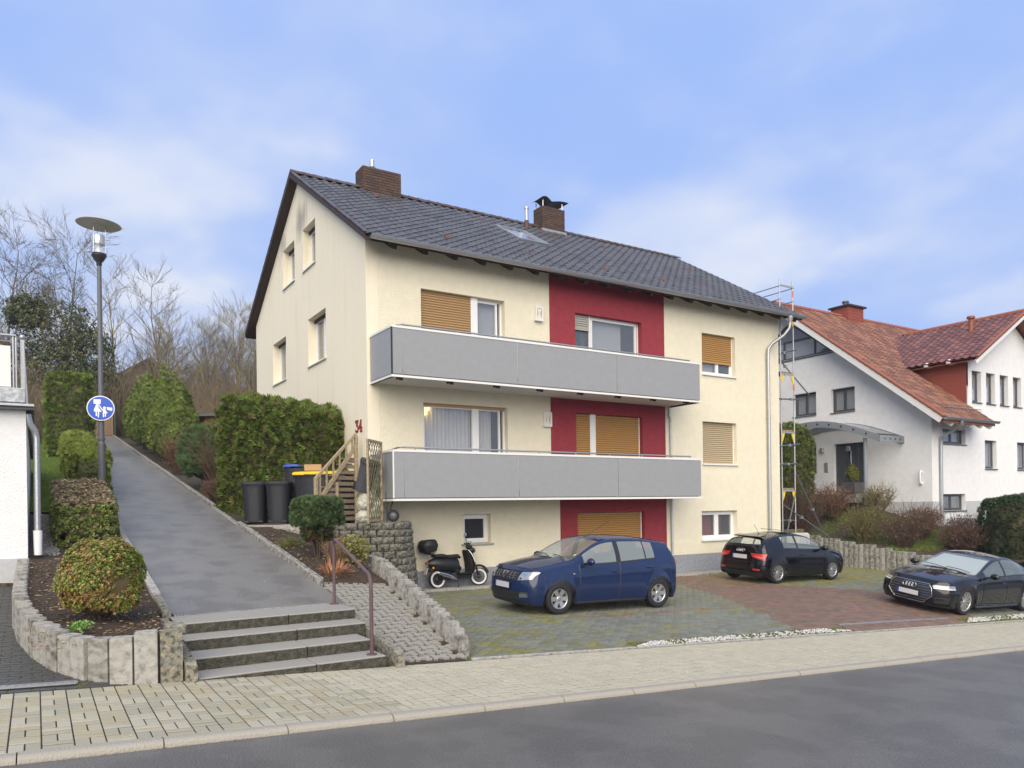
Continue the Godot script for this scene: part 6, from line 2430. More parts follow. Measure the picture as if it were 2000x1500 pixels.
func make_leaf_meshes() -> void:
	var r := RandomNumberGenerator.new()
	r.seed = 2
	var mb := MB.new()
	for i in 7:   # flat fan of scale-leaf twigs, growing along +y, tips drooping to +z
		var a := lerpf(-1.0, 1.0, i / 6.0)
		var d := Vector3(sin(a * 0.95), cos(a * 0.95), 0.25 * r.randf_range(-1, 1.4)).normalized()
		leaf_tri(mb, Vector3(0, 0.15 * absf(a), 0), d, Vector3(d.y, -d.x, 0).normalized(), 1.0 - 0.35 * absf(a), 0.11)
	sprig = mb.mesh()
	mb = MB.new()
	for i in 6:   # small oval leaves round a twig tip
		var a := TAU * i / 6.0 + r.randf() * 0.6
		var d := Vector3(cos(a), 0.35 + r.randf() * 0.7, sin(a)).normalized()
		var s := d.cross(Vector3.UP).normalized()
		leaf_tri(mb, Vector3.UP * (0.12 * i), d, (s + Vector3.UP * r.randf_range(-0.5, 0.5)).normalized(), 0.62, 0.19)
	oval = mb.mesh()
	mb = MB.new()
	for i in 12:   # brush of needles
		var a := TAU * i / 12.0
		var d := Vector3(cos(a) * 0.75, 0.7 + 0.5 * r.randf(), sin(a) * 0.75).normalized()
		leaf_tri(mb, Vector3.ZERO, d, d.cross(Vector3(0.3, 1, 0.2)).normalized(), 1.0, 0.035)
	needle = mb.mesh()
	mb = MB.new()
	for i in 5:
		var a := TAU * i / 5.0 + r.randf()
		var o := Vector3(cos(a), 0, sin(a)) * 0.25
		var d := Vector3(cos(a) * 0.45 + r.randf_range(-0.2, 0.2), 1.0, sin(a) * 0.45).normalized()
		mb.tri(o, o + Vector3(sin(a), 0, -cos(a)) * 0.10, o + d)
	blade = mb.mesh()


# leaves over the skin of a rounded block (power p) with half sizes h; turned by basis b about centre c
func skin(c: Vector3, h: Vector3, b: Basis, p: float, count: int, size: Vector2, lumps: float, deep: float, pal: Callable, sd: int, upright := 0.5, lift = null) -> Array:
	rng.seed = sd
	var nz := noise(1.6, 4, sd)
	var xf := []
	var cols := PackedColorArray()
	var area := Vector3(h.y * h.z, h.x * h.z, h.x * h.y)
	var tot := area.x * 2 + area.y + area.z * 2
	while xf.size() < count:
		var q := Vector3(rng.randf_range(-1, 1), rng.randf_range(-1, 1), rng.randf_range(-1, 1))
		var pick := rng.randf() * tot
		if pick < area.x * 2:
			q.x = signf(q.x)
		elif pick < area.x * 2 + area.y:
			q.y = 1.0
		else:
			q.z = signf(q.z)
		var k := pow(pow(absf(q.x), p) + pow(absf(q.y), p) + pow(absf(q.z), p), -1.0 / p)
		var s := q * k
		var n := Vector3(signf(s.x) * pow(absf(s.x), p - 1) / h.x, signf(s.y) * pow(absf(s.y), p - 1) / h.y, signf(s.z) * pow(absf(s.z), p - 1) / h.z).normalized()
		var w := b * (s * h)
		var wn := b * n
		var pos := c + w
		var lump := nz.get_noise_3dv(pos) * lumps
		var dd := rng.randf()
		pos += wn * (lump - deep * dd * dd)
		if lift != null:
			pos.y += lift.call(pos)
		var up := (Vector3.UP * upright + wn * (1.0 - upright) + Vector3(rng.randf_range(-1, 1), rng.randf_range(-1, 1), rng.randf_range(-1, 1)) * 0.45).normalized()
		var face := wn + Vector3(rng.randf_range(-1, 1), rng.randf_range(-1, 1), rng.randf_range(-1, 1)) * 0.6
		var x := up.cross(face).normalized()
		var bs := Basis(x, up, x.cross(up)).scaled_local(Vector3.ONE * rng.randf_range(size.x, size.y))
		xf.append(Transform3D(bs, pos))
		cols.append(pal.call(pos, wn, s, nz.get_noise_3dv(pos * 1.7)))
	return [xf, cols]


func tone(list: Array) -> Callable:
	return func(_p, _n, _s, v) -> Color:
		var c: Color = list[rng.randi() % list.size()]
		var k: float = 1.0 + 0.35 * v + rng.randf_range(-0.22, 0.22)
		return Color(c.r * k, c.g * k, c.b * k)


# a clipped or free plant: solid filler core, stems and leaves
func plant(called: String, label: String, cat: String, c: Vector3, h: Vector3, yaw: float, p: float, count: int, mesh: Mesh, size: Vector2, pal: Callable, sd: int, o := {}) -> Node3D:
	var foot: Vector3 = o.get("foot", c - Vector3(0, h.y, 0))
	var T := thing(called, label, cat, foot, o.get("group", ""))
	var b := Basis(Vector3.UP, yaw) * Basis(Vector3.RIGHT, o.get("pitch", 0.0))
	var a := skin(c, h, b, p, count, size, o.get("lumps", 0.06), o.get("deep", 0.10), pal, sd, o.get("upright", 0.5), o.get("lift"))
	many(T, "foliage", mesh, o.get("mat", M.leaf_soft), a[0], a[1])
	var core := MB.new()  # solid mass added inside the leaves to stop see-through
	core.use_col = true
	var cc: Color = o.get("core", Color(0.085, 0.078, 0.038))
	var rows := []
	var f: float = o.get("fill", 0.88)
	for i in 11:
		var la := -PI / 2 + PI * i / 10.0
		var line := PackedVector3Array()
		for j in 21:
			var t := -TAU * j / 20.0
			var q := Vector3(cos(la) * cos(t), sin(la), cos(la) * sin(t))
			var k := pow(pow(absf(q.x), p) + pow(absf(q.y), p) + pow(absf(q.z), p), -1.0 / p)
			var w: Vector3 = c + b * (q * k * (h - Vector3.ONE * minf(0.09, h.x * 0.12)) * (f / 0.88))
			if o.has("lift"):
				w.y += o.lift.call(w)
			line.append(w)
		rows.append(line)
	core.col = cc
	core.grid(rows)
	part(T, "filler_core", core, M.twig)
	var st := MB.new()
	st.use_col = true
	st.col = Color(0.07, 0.05, 0.035)
	var r := RandomNumberGenerator.new()
	r.seed = sd
	for i in o.get("stems", 3):
		var e := foot + b * Vector3(r.randf_range(-0.5, 0.5) * h.x, 0, r.randf_range(-0.5, 0.5) * h.z)
		var g: Vector3 = e.lerp(foot, o.get("gather", 0.3))
		st.cyl(g - Vector3(0, 0.15, 0), Vector3(e.x, c.y, e.z), o.get("stem_r", 0.02) * 1.3, o.get("stem_r", 0.02) * 0.6, 6, false)
	part(T, "stem", st, M.twig)
	return T


# bare twigs fanning out from the ground; returns a mesh of height about 1
func twig_mesh(sd: int, n: int, spread: float, cols: Array, forks := 2, thick := 0.012) -> ArrayMesh:
	var mb := MB.new()
	mb.use_col = true
	var r := RandomNumberGenerator.new()
	r.seed = sd
	for i in n:
		var a := r.randf() * TAU
		var q := sqrt(r.randf())
		var p := Vector3(cos(a), 0, sin(a)) * q * 0.12
		var d := Vector3(cos(a) * q * spread, 1.0, sin(a) * q * spread).normalized()
		_twig(mb, r, p, d, r.randf_range(0.35, 0.6), thick * r.randf_range(0.6, 1.2), forks, cols)
	return mb.mesh()


func _twig(mb: MB, r: RandomNumberGenerator, p: Vector3, d: Vector3, l: float, w: float, forks: int, cols: Array) -> void:
	mb.col = cols[r.randi() % cols.size()]
	var q := p + d * l * 0.5 + Vector3(r.randf_range(-1, 1), r.randf_range(-0.3, 0.6), r.randf_range(-1, 1)) * l * 0.06
	var e := p + d * l
	mb.cyl(p, q, w, w * 0.8, 3, false)
	mb.cyl(q, e, w * 0.8, w * 0.55, 3, false)
	if forks <= 0:
		return
	for k in 3:
		var nd := (d + Vector3(r.randf_range(-1, 1), r.randf_range(-0.35, 0.75), r.randf_range(-1, 1)) * 0.65).normalized()
		_twig(mb, r, q if k == 0 else e, nd, l * r.randf_range(0.5, 0.8), w * 0.58, forks - 1, cols)


func tree_mesh(sd: int, height: float, cols: Array, levels := 4, droop := 0.0) -> Array:
	var trunk := MB.new()
	trunk.use_col = true
	var crown := MB.new()
	crown.use_col = true
	var r := RandomNumberGenerator.new()
	r.seed = sd
	trunk.col = cols[0]
	# trunk as a gently bent pole
	var pts := []
	var rad := []
	var p := Vector3.ZERO
	var d := Vector3(r.randf_range(-0.08, 0.08), 1, r.randf_range(-0.08, 0.08)).normalized()
	var n := 9
	for i in n + 1:
		pts.append(p)
		rad.append(lerpf(0.085, 0.012, pow(float(i) / n, 0.8)) * height / 8.0)
		d = (d + Vector3(r.randf_range(-0.10, 0.10), 0.04, r.randf_range(-0.10, 0.10))).normalized()
		p += d * height * 0.85 / n
	trunk.tube(pts, rad, 6, false)
	for i in range(2, n + 1):
		for k in 3 if i < n else 5:
			var a := r.randf() * TAU
			var up := r.randf_range(0.5, 1.3)
			var bd := Vector3(cos(a), up, sin(a)).normalized()
			_limb(crown, r, pts[i], bd, height * r.randf_range(0.16, 0.30) * (1.15 - 0.55 * i / n), rad[i] * 0.55, levels - 1, cols, droop)
	return [trunk.mesh(), crown.mesh()]


func _limb(mb: MB, r: RandomNumberGenerator, p: Vector3, d: Vector3, l: float, w: float, lev: int, cols: Array, droop: float) -> void:
	mb.col = cols[r.randi() % cols.size()]
	w = maxf(w, 0.0075)
	var prev := p
	var dir := d
	var mids := []
	for i in 3:
		dir = (dir + Vector3(r.randf_range(-1, 1), r.randf_range(-0.4, 0.7) - droop, r.randf_range(-1, 1)) * 0.16).normalized()
		var q := prev + dir * l / 3.0
		mb.cyl(prev, q, w * (1.0 - 0.2 * i), w * (0.8 - 0.2 * i), 3, false)
		mids.append(q)
		prev = q
	if lev <= 0:
		return
	for k in (4 if lev > 1 else 5):
		var nd := (dir + Vector3(r.randf_range(-1, 1), r.randf_range(-0.4, 0.9) - droop, r.randf_range(-1, 1)) * 0.75).normalized()
		_limb(mb, r, mids[k % 3], nd, l * r.randf_range(0.45, 0.72), w * 0.5, lev - 1, cols, droop)


func twig_shrub(called: String, label: String, at: Vector3, mesh: Mesh, s: Vector3, yaw: float, group := "") -> Node3D:
	var T := thing(called, label, "shrub", at, group, true)
	part(T, "twigs", mesh, M.twig, Transform3D(Basis(Vector3.UP, yaw).scaled_local(s), Vector3(0, -0.05, 0))).set_meta("kind", "stuff")
	return T


func loose_leaves(T: Node3D, called: String, at: Vector3, r: Vector3, n: int, mesh: Mesh, size: Vector2, list: Array, sd: int) -> void:
	rng.seed = sd
	var xf := []
	var cols := PackedColorArray()
	for i in n:
		var d := Vector3(rng.randf_range(-1, 1), rng.randf_range(-1, 1), rng.randf_range(-1, 1)).normalized() * pow(rng.randf(), 0.5)
		var b := Basis(Vector3(rng.randf_range(-1, 1), rng.randf_range(-1, 1), rng.randf_range(-1, 1)).normalized(), rng.randf() * TAU).scaled_local(Vector3.ONE * rng.randf_range(size.x, size.y))
		xf.append(Transform3D(b, at + d * r))
		var c: Color = list[rng.randi() % list.size()]
		var k := rng.randf_range(0.75, 1.25)
		cols.append(Color(c.r * k, c.g * k, c.b * k))
	many(T, called, mesh, M.leaf_soft, xf, cols)


func build_plants() -> void:
	make_leaf_meshes()
	var thuja := tone([Color(0.13, 0.19, 0.026), Color(0.10, 0.155, 0.022), Color(0.165, 0.21, 0.036), Color(0.115, 0.13, 0.03)])
	var thuja_dark := tone([Color(0.105, 0.165, 0.022), Color(0.14, 0.195, 0.028), Color(0.08, 0.125, 0.02), Color(0.15, 0.135, 0.04)])
	var lime := tone([Color(0.16, 0.205, 0.028), Color(0.12, 0.17, 0.025), Color(0.20, 0.235, 0.04)])
	# left of the path
	plant("tall_hedge", "tall square clipped hedge at the far left side of the footpath", "hedge", Vector3(1.25, 6.0, -37.2), Vector3(0.80, 1.85, 1.4), 0.0, 9.0, 5600, sprig, Vector2(0.08, 0.24), thuja, 201, {"lumps": 0.13})
	plant("path_hedge", "long knee high bright green hedge along the left path edge behind lamp post", "hedge", Vector3(1.28, path_y(-27.8) + 0.62, -27.8), Vector3(0.44, 0.64, 5.5), 0.0, 5.0, 9000, sprig, Vector2(0.09, 0.17), lime, 202, {"lumps": 0.16, "pitch": atan(0.148), "foot": Vector3(1.28, path_y(-27.8), -27.8), "stems": 6})
	var privet := func(p, n, s, v) -> Color:
		if s.y > 0.88 and rng.randf() < 0.9:
			return [Color(0.27, 0.20, 0.12), Color(0.33, 0.25, 0.15), Color(0.20, 0.13, 0.08), Color(0.36, 0.31, 0.20)][rng.randi() % 4]
		var k: float = 1.0 + 0.3 * v + rng.randf_range(-0.2, 0.25)
		var c: Color = [Color(0.14, 0.19, 0.032), Color(0.18, 0.215, 0.04), Color(0.105, 0.15, 0.032), Color(0.21, 0.20, 0.07)][rng.randi() % 4]
		return Color(c.r * k, c.g * k, c.b * k)
	plant("privet_hedge", "low box cut hedge with brown clipped top before the lamp post", "hedge", Vector3(0.84, path_y(-18.6) + 0.36, -18.6), Vector3(0.52, 0.45, 2.1), 0.0, 10.0, 9500, oval, Vector2(0.04, 0.10), privet, 203, {"lumps": 0.06, "deep": 0.06, "pitch": atan(0.148), "core": Color(0.12, 0.09, 0.05), "foot": Vector3(0.84, path_y(-18.6) - 0.1, -18.6), "stems": 8})
	var boxy := func(p, n, s, v) -> Color:
		var k: float = 1.0 + rng.randf_range(-0.25, 0.3)
		var dry: float = 0.5 * v + 0.30 + (0.22 if s.y > 0.75 or s.y < -0.15 else 0.0) - 0.25 * s.x
		var c: Color = [Color(0.33, 0.215, 0.055), Color(0.26, 0.165, 0.05), Color(0.38, 0.28, 0.10), Color(0.20, 0.12, 0.045)][rng.randi() % 4] if rng.randf() < dry else [Color(0.14, 0.20, 0.026), Color(0.19, 0.245, 0.032), Color(0.11, 0.155, 0.024)][rng.randi() % 3]
		return Color(c.r * k, c.g * k, c.b * k)
	plant("round_box_bush", "round yellowing box bush in the palisade planter", "bush", Vector3(0.71, 1.27, -10.9), Vector3(0.475, 0.49, 0.475), 0.3, 2.3, 15000, oval, Vector2(0.018, 0.050), boxy, 204, {"lumps": 0.14, "deep": 0.13, "mat": M.leaf, "core": Color(0.11, 0.08, 0.035), "stems": 5, "gather": 0.8})
	# row of columnar conifers right of the path
	var k := 0
	for q in [[5.0, -33.2, 3.3, 0.72], [5.0, -34.9, 3.5, 0.62], [4.85, -36.6, 3.15, 0.62], [5.1, -38.6, 4.0, 0.66], [4.85, -40.8, 3.5, 0.64], [4.95, -43.2, 3.7, 0.66], [4.9, -46.0, 3.4, 0.7]]:
		var h: float = q[2]
		var yb := path_y(q[1])
		var taper := func(p: Vector3) -> float: return 0.0
		plant("conifer", ["nearest and fullest green conifer of the row right of the footpath", "second conifer of the row, with a blunt top", "third conifer of the row along the footpath", "tallest pointed conifer in the row right of the footpath", "conifer behind the tallest one in the row", "second to last conifer towards the gate", "last conifer beside the wooden gate"][k], "conifer", Vector3(q[0], yb + h * 0.36, q[1]), Vector3(q[3], h * 0.38, q[3] * 1.1), 0.3 * k, 2.4, 2300, sprig, Vector2(0.12, 0.22), thuja, 210 + k, {"lumps": 0.15, "upright": 0.8, "group": "conifers right of the footpath", "foot": Vector3(q[0], yb, q[1])})
		var tipn := find_child("conifer" if k == 0 else "conifer_%03d" % k, false, false) as Node3D
		var a := skin(Vector3(q[0] + 0.05, yb + h * 0.60, q[1]), Vector3(q[3] * 0.86, h * 0.50, q[3] * 0.86), Basis.IDENTITY, 1.2, 1700, Vector2(0.10, 0.20), 0.06, 0.2, thuja, 240 + k, 0.9)
		many(tipn, "crown_tip", sprig, M.leaf_soft, a[0], a[1])
		k += 1
	# garden shrubs between path and bins
	var red_t := twig_mesh(301, 46, 0.55, [Color(0.14, 0.075, 0.05), Color(0.17, 0.10, 0.065), Color(0.11, 0.065, 0.05)], 2, 0.010)
	var brown_t := twig_mesh(302, 60, 0.8, [Color(0.115, 0.07, 0.045), Color(0.15, 0.09, 0.06), Color(0.08, 0.05, 0.035)], 2, 0.010)
	var olive_t := twig_mesh(303, 60, 0.65, [Color(0.15, 0.13, 0.045), Color(0.19, 0.165, 0.06), Color(0.11, 0.085, 0.04)], 2, 0.009)
	var t := twig_shrub("red_twig_shrub", "reddish twiggy shrub at foot of the nearest conifer", Vector3(4.55, path_y(-31), -31.0), red_t, Vector3(1.3, 1.5, 1.3), 0.4)
	loose_leaves(t, "dry_leaves", Vector3(0, 0.6, 0), Vector3(0.55, 0.6, 0.6), 500, oval, Vector2(0.05, 0.09), [Color(0.17, 0.07, 0.04), Color(0.12, 0.05, 0.035), Color(0.20, 0.10, 0.06)], 305)
	plant("pine_shrub", "rounded dark green pine shrub between conifer row and big hedge", "shrub", Vector3(5.0, path_y(-26.6) + 0.95, -26.6), Vector3(1.0, 1.0, 1.1), 0.0, 2.2, 2600, needle, Vector2(0.12, 0.20), tone([Color(0.07, 0.12, 0.035), Color(0.09, 0.145, 0.04), Color(0.055, 0.09, 0.035)]), 306, {"lumps": 0.3, "upright": 0.75, "fill": 0.8})
	var g := twig_shrub("bare_garden_shrub", "bare grey twiggy shrub against left end of the big hedge", Vector3(4.75, path_y(-23.8), -23.8), brown_t, Vector3(1.3, 1.9, 1.2), 1.1)
	t = twig_shrub("clipped_brown_hedge", "low clipped leafless brown hedge beside the footpath kerb", Vector3(4.42, path_y(-22.9) - 0.05, -22.9), brown_t, Vector3(0.62, 0.70, 0.62), 0.2)
	part(t, "twigs", brown_t, M.twig, Transform3D(Basis(Vector3.UP, 2.0).scaled_local(Vector3(0.62, 0.66, 0.62)), Vector3(0.1, -0.05, -0.7))).set_meta("kind", "stuff")
	part(t, "twigs", brown_t, M.twig, Transform3D(Basis(Vector3.UP, 1.0).scaled_local(Vector3(0.6, 0.64, 0.6)), Vector3(0.0, -0.05, 0.55))).set_meta("kind", "stuff")
	loose_leaves(t, "dry_leaves", Vector3(0, 0.38, -0.1), Vector3(0.42, 0.30, 1.0), 1500, oval, Vector2(0.025, 0.05), [Color(0.14, 0.075, 0.05), Color(0.10, 0.055, 0.04), Color(0.18, 0.10, 0.065)], 307)
	# big hedge in front of the gable
	var hv := Vector3(6.45 - 4.95, 0, -18.75 + 21.6)
	plant("thuja_hedge", "big dense dark green hedge before the gable wall behind the bins", "hedge", Vector3(5.55, 3.32, -20.45), Vector3(0.48, 1.52, 2.0), atan2(hv.x, hv.z), 7.0, 15000, sprig, Vector2(0.06, 0.19), thuja_dark, 208, {"lumps": 0.2, "deep": 0.14, "upright": 0.15, "foot": Vector3(5.55, 1.8, -20.45), "stems": 10,
		"lift": func(p: Vector3) -> float: return (p.y - 1.8) * (0.04 - 0.115 * clampf((p.z + 20.2) / 1.6, -1.0, 1.2))})
	var hn := find_child("thuja_hedge", false, false) as Node3D
	var tips := []
	var tipc := PackedColorArray()
	rng.seed = 209
	for i in 9:
		var f := (i + 0.5) / 9.0
		var c := Vector3(4.9, 0, -21.9).lerp(Vector3(6.15, 0, -19.1), f)
		var a := skin(Vector3(c.x, lerpf(4.95, 4.55, f) + rng.randf_range(-0.02, 0.12), c.z), Vector3(0.14, 0.22, 0.14), Basis.IDENTITY, 1.4, 70, Vector2(0.07, 0.13), 0.03, 0.1, thuja, 220 + i, 0.9)
		tips.append_array(a[0])
		tipc.append_array(a[1])
	many(hn, "new_shoots", sprig, M.leaf_soft, tips, tipc)
	# flared topiary and small bed plants
	var flare := func(p: Vector3) -> float: return 0.0
	var tp := plant("topiary_bush", "flat topped flared evergreen bush in the bed before the bins", "bush", Vector3(4.57, 2.07, -14.3), Vector3(0.37, 0.27, 0.37), 0.5, 6.0, 5200, sprig, Vector2(0.05, 0.10), tone([Color(0.075, 0.125, 0.042), Color(0.10, 0.15, 0.05), Color(0.06, 0.095, 0.035)]), 311, {"lumps": 0.06, "foot": Vector3(4.57, 1.12, -14.3), "stems": 5, "gather": 0.85, "stem_r": 0.018})
	var lowf := skin(Vector3(4.57, 1.72, -14.3), Vector3(0.27, 0.30, 0.27), Basis.IDENTITY, 2.0, 2400, Vector2(0.05, 0.10), 0.06, 0.18, func(_p, _n, s, v) -> Color: return (Color(0.13, 0.085, 0.04) if rng.randf() < 0.35 - 0.4 * s.y else Color(0.045, 0.08, 0.028)) * rng.randf_range(0.8, 1.2), 312)
	many(tp, "lower_foliage", sprig, M.leaf_soft, lowf[0], lowf[1])
	var dry := thing("dry_grass_tuft", "orange dry spiky grass tuft in the bed by handrail", "plant", Vector3(4.43, 0.92, -12.98))
	var dm := MB.new()
	dm.use_col = true
	rng.seed = 313
	for i in 320:
		var a := rng.randf() * TAU
		var q := pow(rng.randf(), 0.7)
		var o := Vector3(4.43, 0.90, -12.98) + Vector3(cos(a), 0, sin(a)) * 0.12 * rng.randf()
		var d := Vector3(cos(a) * q * 1.3, 0.75 - 0.35 * q, sin(a) * q * 1.3).normalized()
		var l := rng.randf_range(0.28, 0.46)
		dm.col = [Color(0.52, 0.25, 0.12), Color(0.42, 0.19, 0.09), Color(0.58, 0.33, 0.19), Color(0.30, 0.14, 0.07)][rng.randi() % 4]
		var s := d.cross(Vector3.UP).normalized() * 0.008
		var m := o + d * l * 0.6
		var e := o + d * l + Vector3(0, -0.05 * q, 0)
		dm.quad(o - s, o + s, m + s, m - s)
		dm.tri(m - s, m + s, e)
	part(dry, "blades", dm, M.twig).set_meta("kind", "stuff")
	t = twig_shrub("dry_stem_shrub", "dry upright straw stems below the flared bush", Vector3(4.72, 1.05, -13.75), twig_mesh(314, 34, 0.5, [Color(0.24, 0.15, 0.07), Color(0.18, 0.10, 0.05), Color(0.30, 0.20, 0.10)], 1, 0.012), Vector3(0.7, 0.75, 0.7), 0.0)
	t = twig_shrub("yellow_leaf_shrub", "small yellow green leafy shrub against the block wall", Vector3(5.1, 0.98, -13.75), olive_t, Vector3(0.5, 0.55, 0.5), 0.0)
	loose_leaves(t, "leaves", Vector3(0, 0.36, 0), Vector3(0.33, 0.32, 0.33), 420, oval, Vector2(0.05, 0.085), [Color(0.22, 0.22, 0.05), Color(0.16, 0.17, 0.04), Color(0.30, 0.27, 0.10)], 315)
	t = twig_shrub("bed_sprig_shrub", "small green sprigs on the mossy bed edge by the loose blocks", Vector3(4.4, 1.25, -15.4), olive_t, Vector3(0.35, 0.35, 0.5), 0.8)
	loose_leaves(t, "leaves", Vector3(0, 0.18, 0), Vector3(0.3, 0.16, 0.4), 240, oval, Vector2(0.03, 0.06), [Color(0.10, 0.13, 0.03), Color(0.15, 0.17, 0.05)], 316)
	t = thing("hellebore", "small pale green leafy plant on the planter soil", "plant", Vector3(0.42, 0.82, -9.95))
	loose_leaves(t, "leaves", Vector3(0.42, 0.84, -9.95), Vector3(0.11, 0.05, 0.08), 60, oval, Vector2(0.04, 0.07), [Color(0.16, 0.30, 0.06), Color(0.22, 0.36, 0.10)], 317)

	# planted bank at the right
	plant("entrance_conifer", "dark green conifer between scaffold and white house window", "conifer", Vector3(26.6, 3.6, -20.6), Vector3(0.85, 1.75, 0.85), 0.0, 3.5, 3600, sprig, Vector2(0.10, 0.20), thuja_dark, 320, {"lumps": 0.18, "foot": Vector3(26.6, 1.7, -20.6)})
	for a in [["brown_bank_shrub", "brown leafless shrub at scaffold foot below entrance window", Vector3(24.9, 1.0, -18.7), brown_t, Vector3(1.7, 1.9, 1.7), 0.0, [Color(0.13, 0.085, 0.05), Color(0.10, 0.075, 0.035)], 500],
		["rusty_bank_shrub", "rust coloured shrub below the white house doorstep", Vector3(26.4, 1.6, -18.4), red_t, Vector3(1.5, 1.25, 1.5), 0.7, [Color(0.24, 0.12, 0.055), Color(0.17, 0.095, 0.05)], 900],
		["olive_bank_shrub", "loose olive yellow shrub at the top of bank palisades", Vector3(25.2, 0.55, -16.3), olive_t, Vector3(1.5, 1.55, 1.5), 0.0, [Color(0.20, 0.17, 0.055), Color(0.14, 0.13, 0.045)], 1100],
		["grey_bank_shrub", "bare grey brown shrub right of the olive shrub", Vector3(25.6, 0.45, -15.1), brown_t, Vector3(1.5, 1.5, 1.5), 1.3, [Color(0.15, 0.12, 0.075), Color(0.11, 0.085, 0.05)], 900],
		["golden_bank_shrub", "pale golden shrub beside the canopy post", Vector3(27.4, 1.7, -17.1), olive_t, Vector3(1.1, 1.15, 1.1), 2.0, [Color(0.24, 0.19, 0.08), Color(0.16, 0.13, 0.06)], 600],
		["dark_red_bank_shrub", "dark red brown bushy shrub in the middle of the bank", Vector3(27.0, 0.8, -15.2), red_t, Vector3(1.3, 1.2, 1.3), 0.3, [Color(0.16, 0.075, 0.04), Color(0.12, 0.065, 0.035)], 1500],
		["dense_brown_bank_shrub", "broad dense brown clipped shrub behind the black saloon", Vector3(26.9, 0.3, -13.6), brown_t, Vector3(1.6, 1.15, 1.5), 0.5, [Color(0.115, 0.06, 0.045), Color(0.15, 0.085, 0.06)], 2200],
		["flat_bank_shrub", "low flat twiggy shrub against the white house base", Vector3(28.6, 0.65, -14.6), brown_t, Vector3(1.4, 1.05, 0.9), 1.8, [Color(0.13, 0.09, 0.06), Color(0.10, 0.07, 0.045)], 600]]:
		t = twig_shrub(a[0], a[1], a[2], a[3], a[4], a[5])
		loose_leaves(t, "leaves", Vector3(0, a[4].y * 0.52, 0), Vector3(a[4].x * 0.55, a[4].y * 0.42, a[4].z * 0.55), a[7], oval, Vector2(0.04, 0.075), a[6], 330 + a[7])
	plant("yew_hedge", "dark clipped yew hedge at the right picture edge", "hedge", Vector3(28.6, 0.75, -12.0), Vector3(2.0, 1.45, 0.9), -0.25, 7.0, 9000, sprig, Vector2(0.08, 0.15), tone([Color(0.030, 0.058, 0.018), Color(0.04, 0.072, 0.022), Color(0.022, 0.042, 0.014)]), 340, {"lumps": 0.10, "upright": 0.3, "foot": Vector3(28.6, -0.7, -12.0)})
	plant("bright_conifer_bush", "light green conifer bush beside the yew hedge at the edge", "bush", Vector3(28.2, 0.25, -10.6), Vector3(0.8, 0.9, 0.7), 0.0, 2.4, 1600, needle, Vector2(0.14, 0.22), tone([Color(0.09, 0.14, 0.03), Color(0.12, 0.17, 0.04)]), 341, {"lumps": 0.25, "upright": 0.7})
	# planter with small conifer by the door
	var pt := thing("planter_pot", "square dark grey planter standing by the white house door", "planter", Vector3(27.85, 2.46, -18.45))
	var pm := MB.new()
	pm.cbox(Vector3(27.85, 2.68, -18.45), Vector3(0.62, 0.44, 0.62), 0.02)
	part(pt, "pot", pm, M.grey_frame)
	plant("potted_conifer", "small yellow green cone conifer in the dark planter", "conifer", Vector3(27.85, 3.22, -18.45), Vector3(0.30, 0.44, 0.30), 0.0, 1.25, 800, sprig, Vector2(0.06, 0.11), tone([Color(0.13, 0.15, 0.02), Color(0.16, 0.18, 0.03)]), 342, {"upright": 0.8})
	# turf
	grass_patch("lawn_grass", "short bright green lawn behind the white annex", func(i): return Vector3(rng.randf_range(-1.2, 1.1), 0, -21.2 - 24.0 * pow(rng.randf(), 1.4)), func(p): return path_y(p.z) - 0.03 + 0.05 * sin(p.x * 1.3 + p.z * 0.5), 9000, Vector2(0.05, 0.10), 350, [Color(0.11, 0.19, 0.012), Color(0.15, 0.23, 0.018), Color(0.085, 0.14, 0.014)])
	var bn := noise(0.5, 3, 351)
	grass_patch("bank_grass", "bright green grass patches on the planted bank", func(i): return Vector3(rng.randf_range(24.8, 28.6), 0, rng.randf_range(-18.6, -12.6)), func(p): return bank_y(p.x, p.z) if bn.get_noise_2d(p.x, p.z) > -0.05 else -9.0, 7000, Vector2(0.06, 0.12), 351, [Color(0.12, 0.20, 0.015), Color(0.17, 0.24, 0.02), Color(0.10, 0.13, 0.02)])
	scatter_litter()
	build_backdrop()


func grass_patch(called: String, label: String, at: Callable, hy: Callable, n: int, size: Vector2, sd: int, list: Array) -> void:
	rng.seed = sd
	var T := thing(called, label, "grass")
	T.set_meta("kind", "stuff")
	var xf := []
	var cols := PackedColorArray()
	for i in n:
		var p: Vector3 = at.call(i)
		p.y = hy.call(p)
		if p.y < -5.0:
			continue
		var s := rng.randf_range(size.x, size.y)
		xf.append(Transform3D(Basis(Vector3.UP, rng.randf() * TAU).scaled_local(Vector3(s * 0.8, s, s * 0.8)), p))
		var c: Color = list[rng.randi() % list.size()]
		var k := rng.randf_range(0.75, 1.25)
		cols.append(Color(c.r * k, c.g * k, c.b * k))
	many(T, "blades", blade, M.leaf_soft, xf, cols)


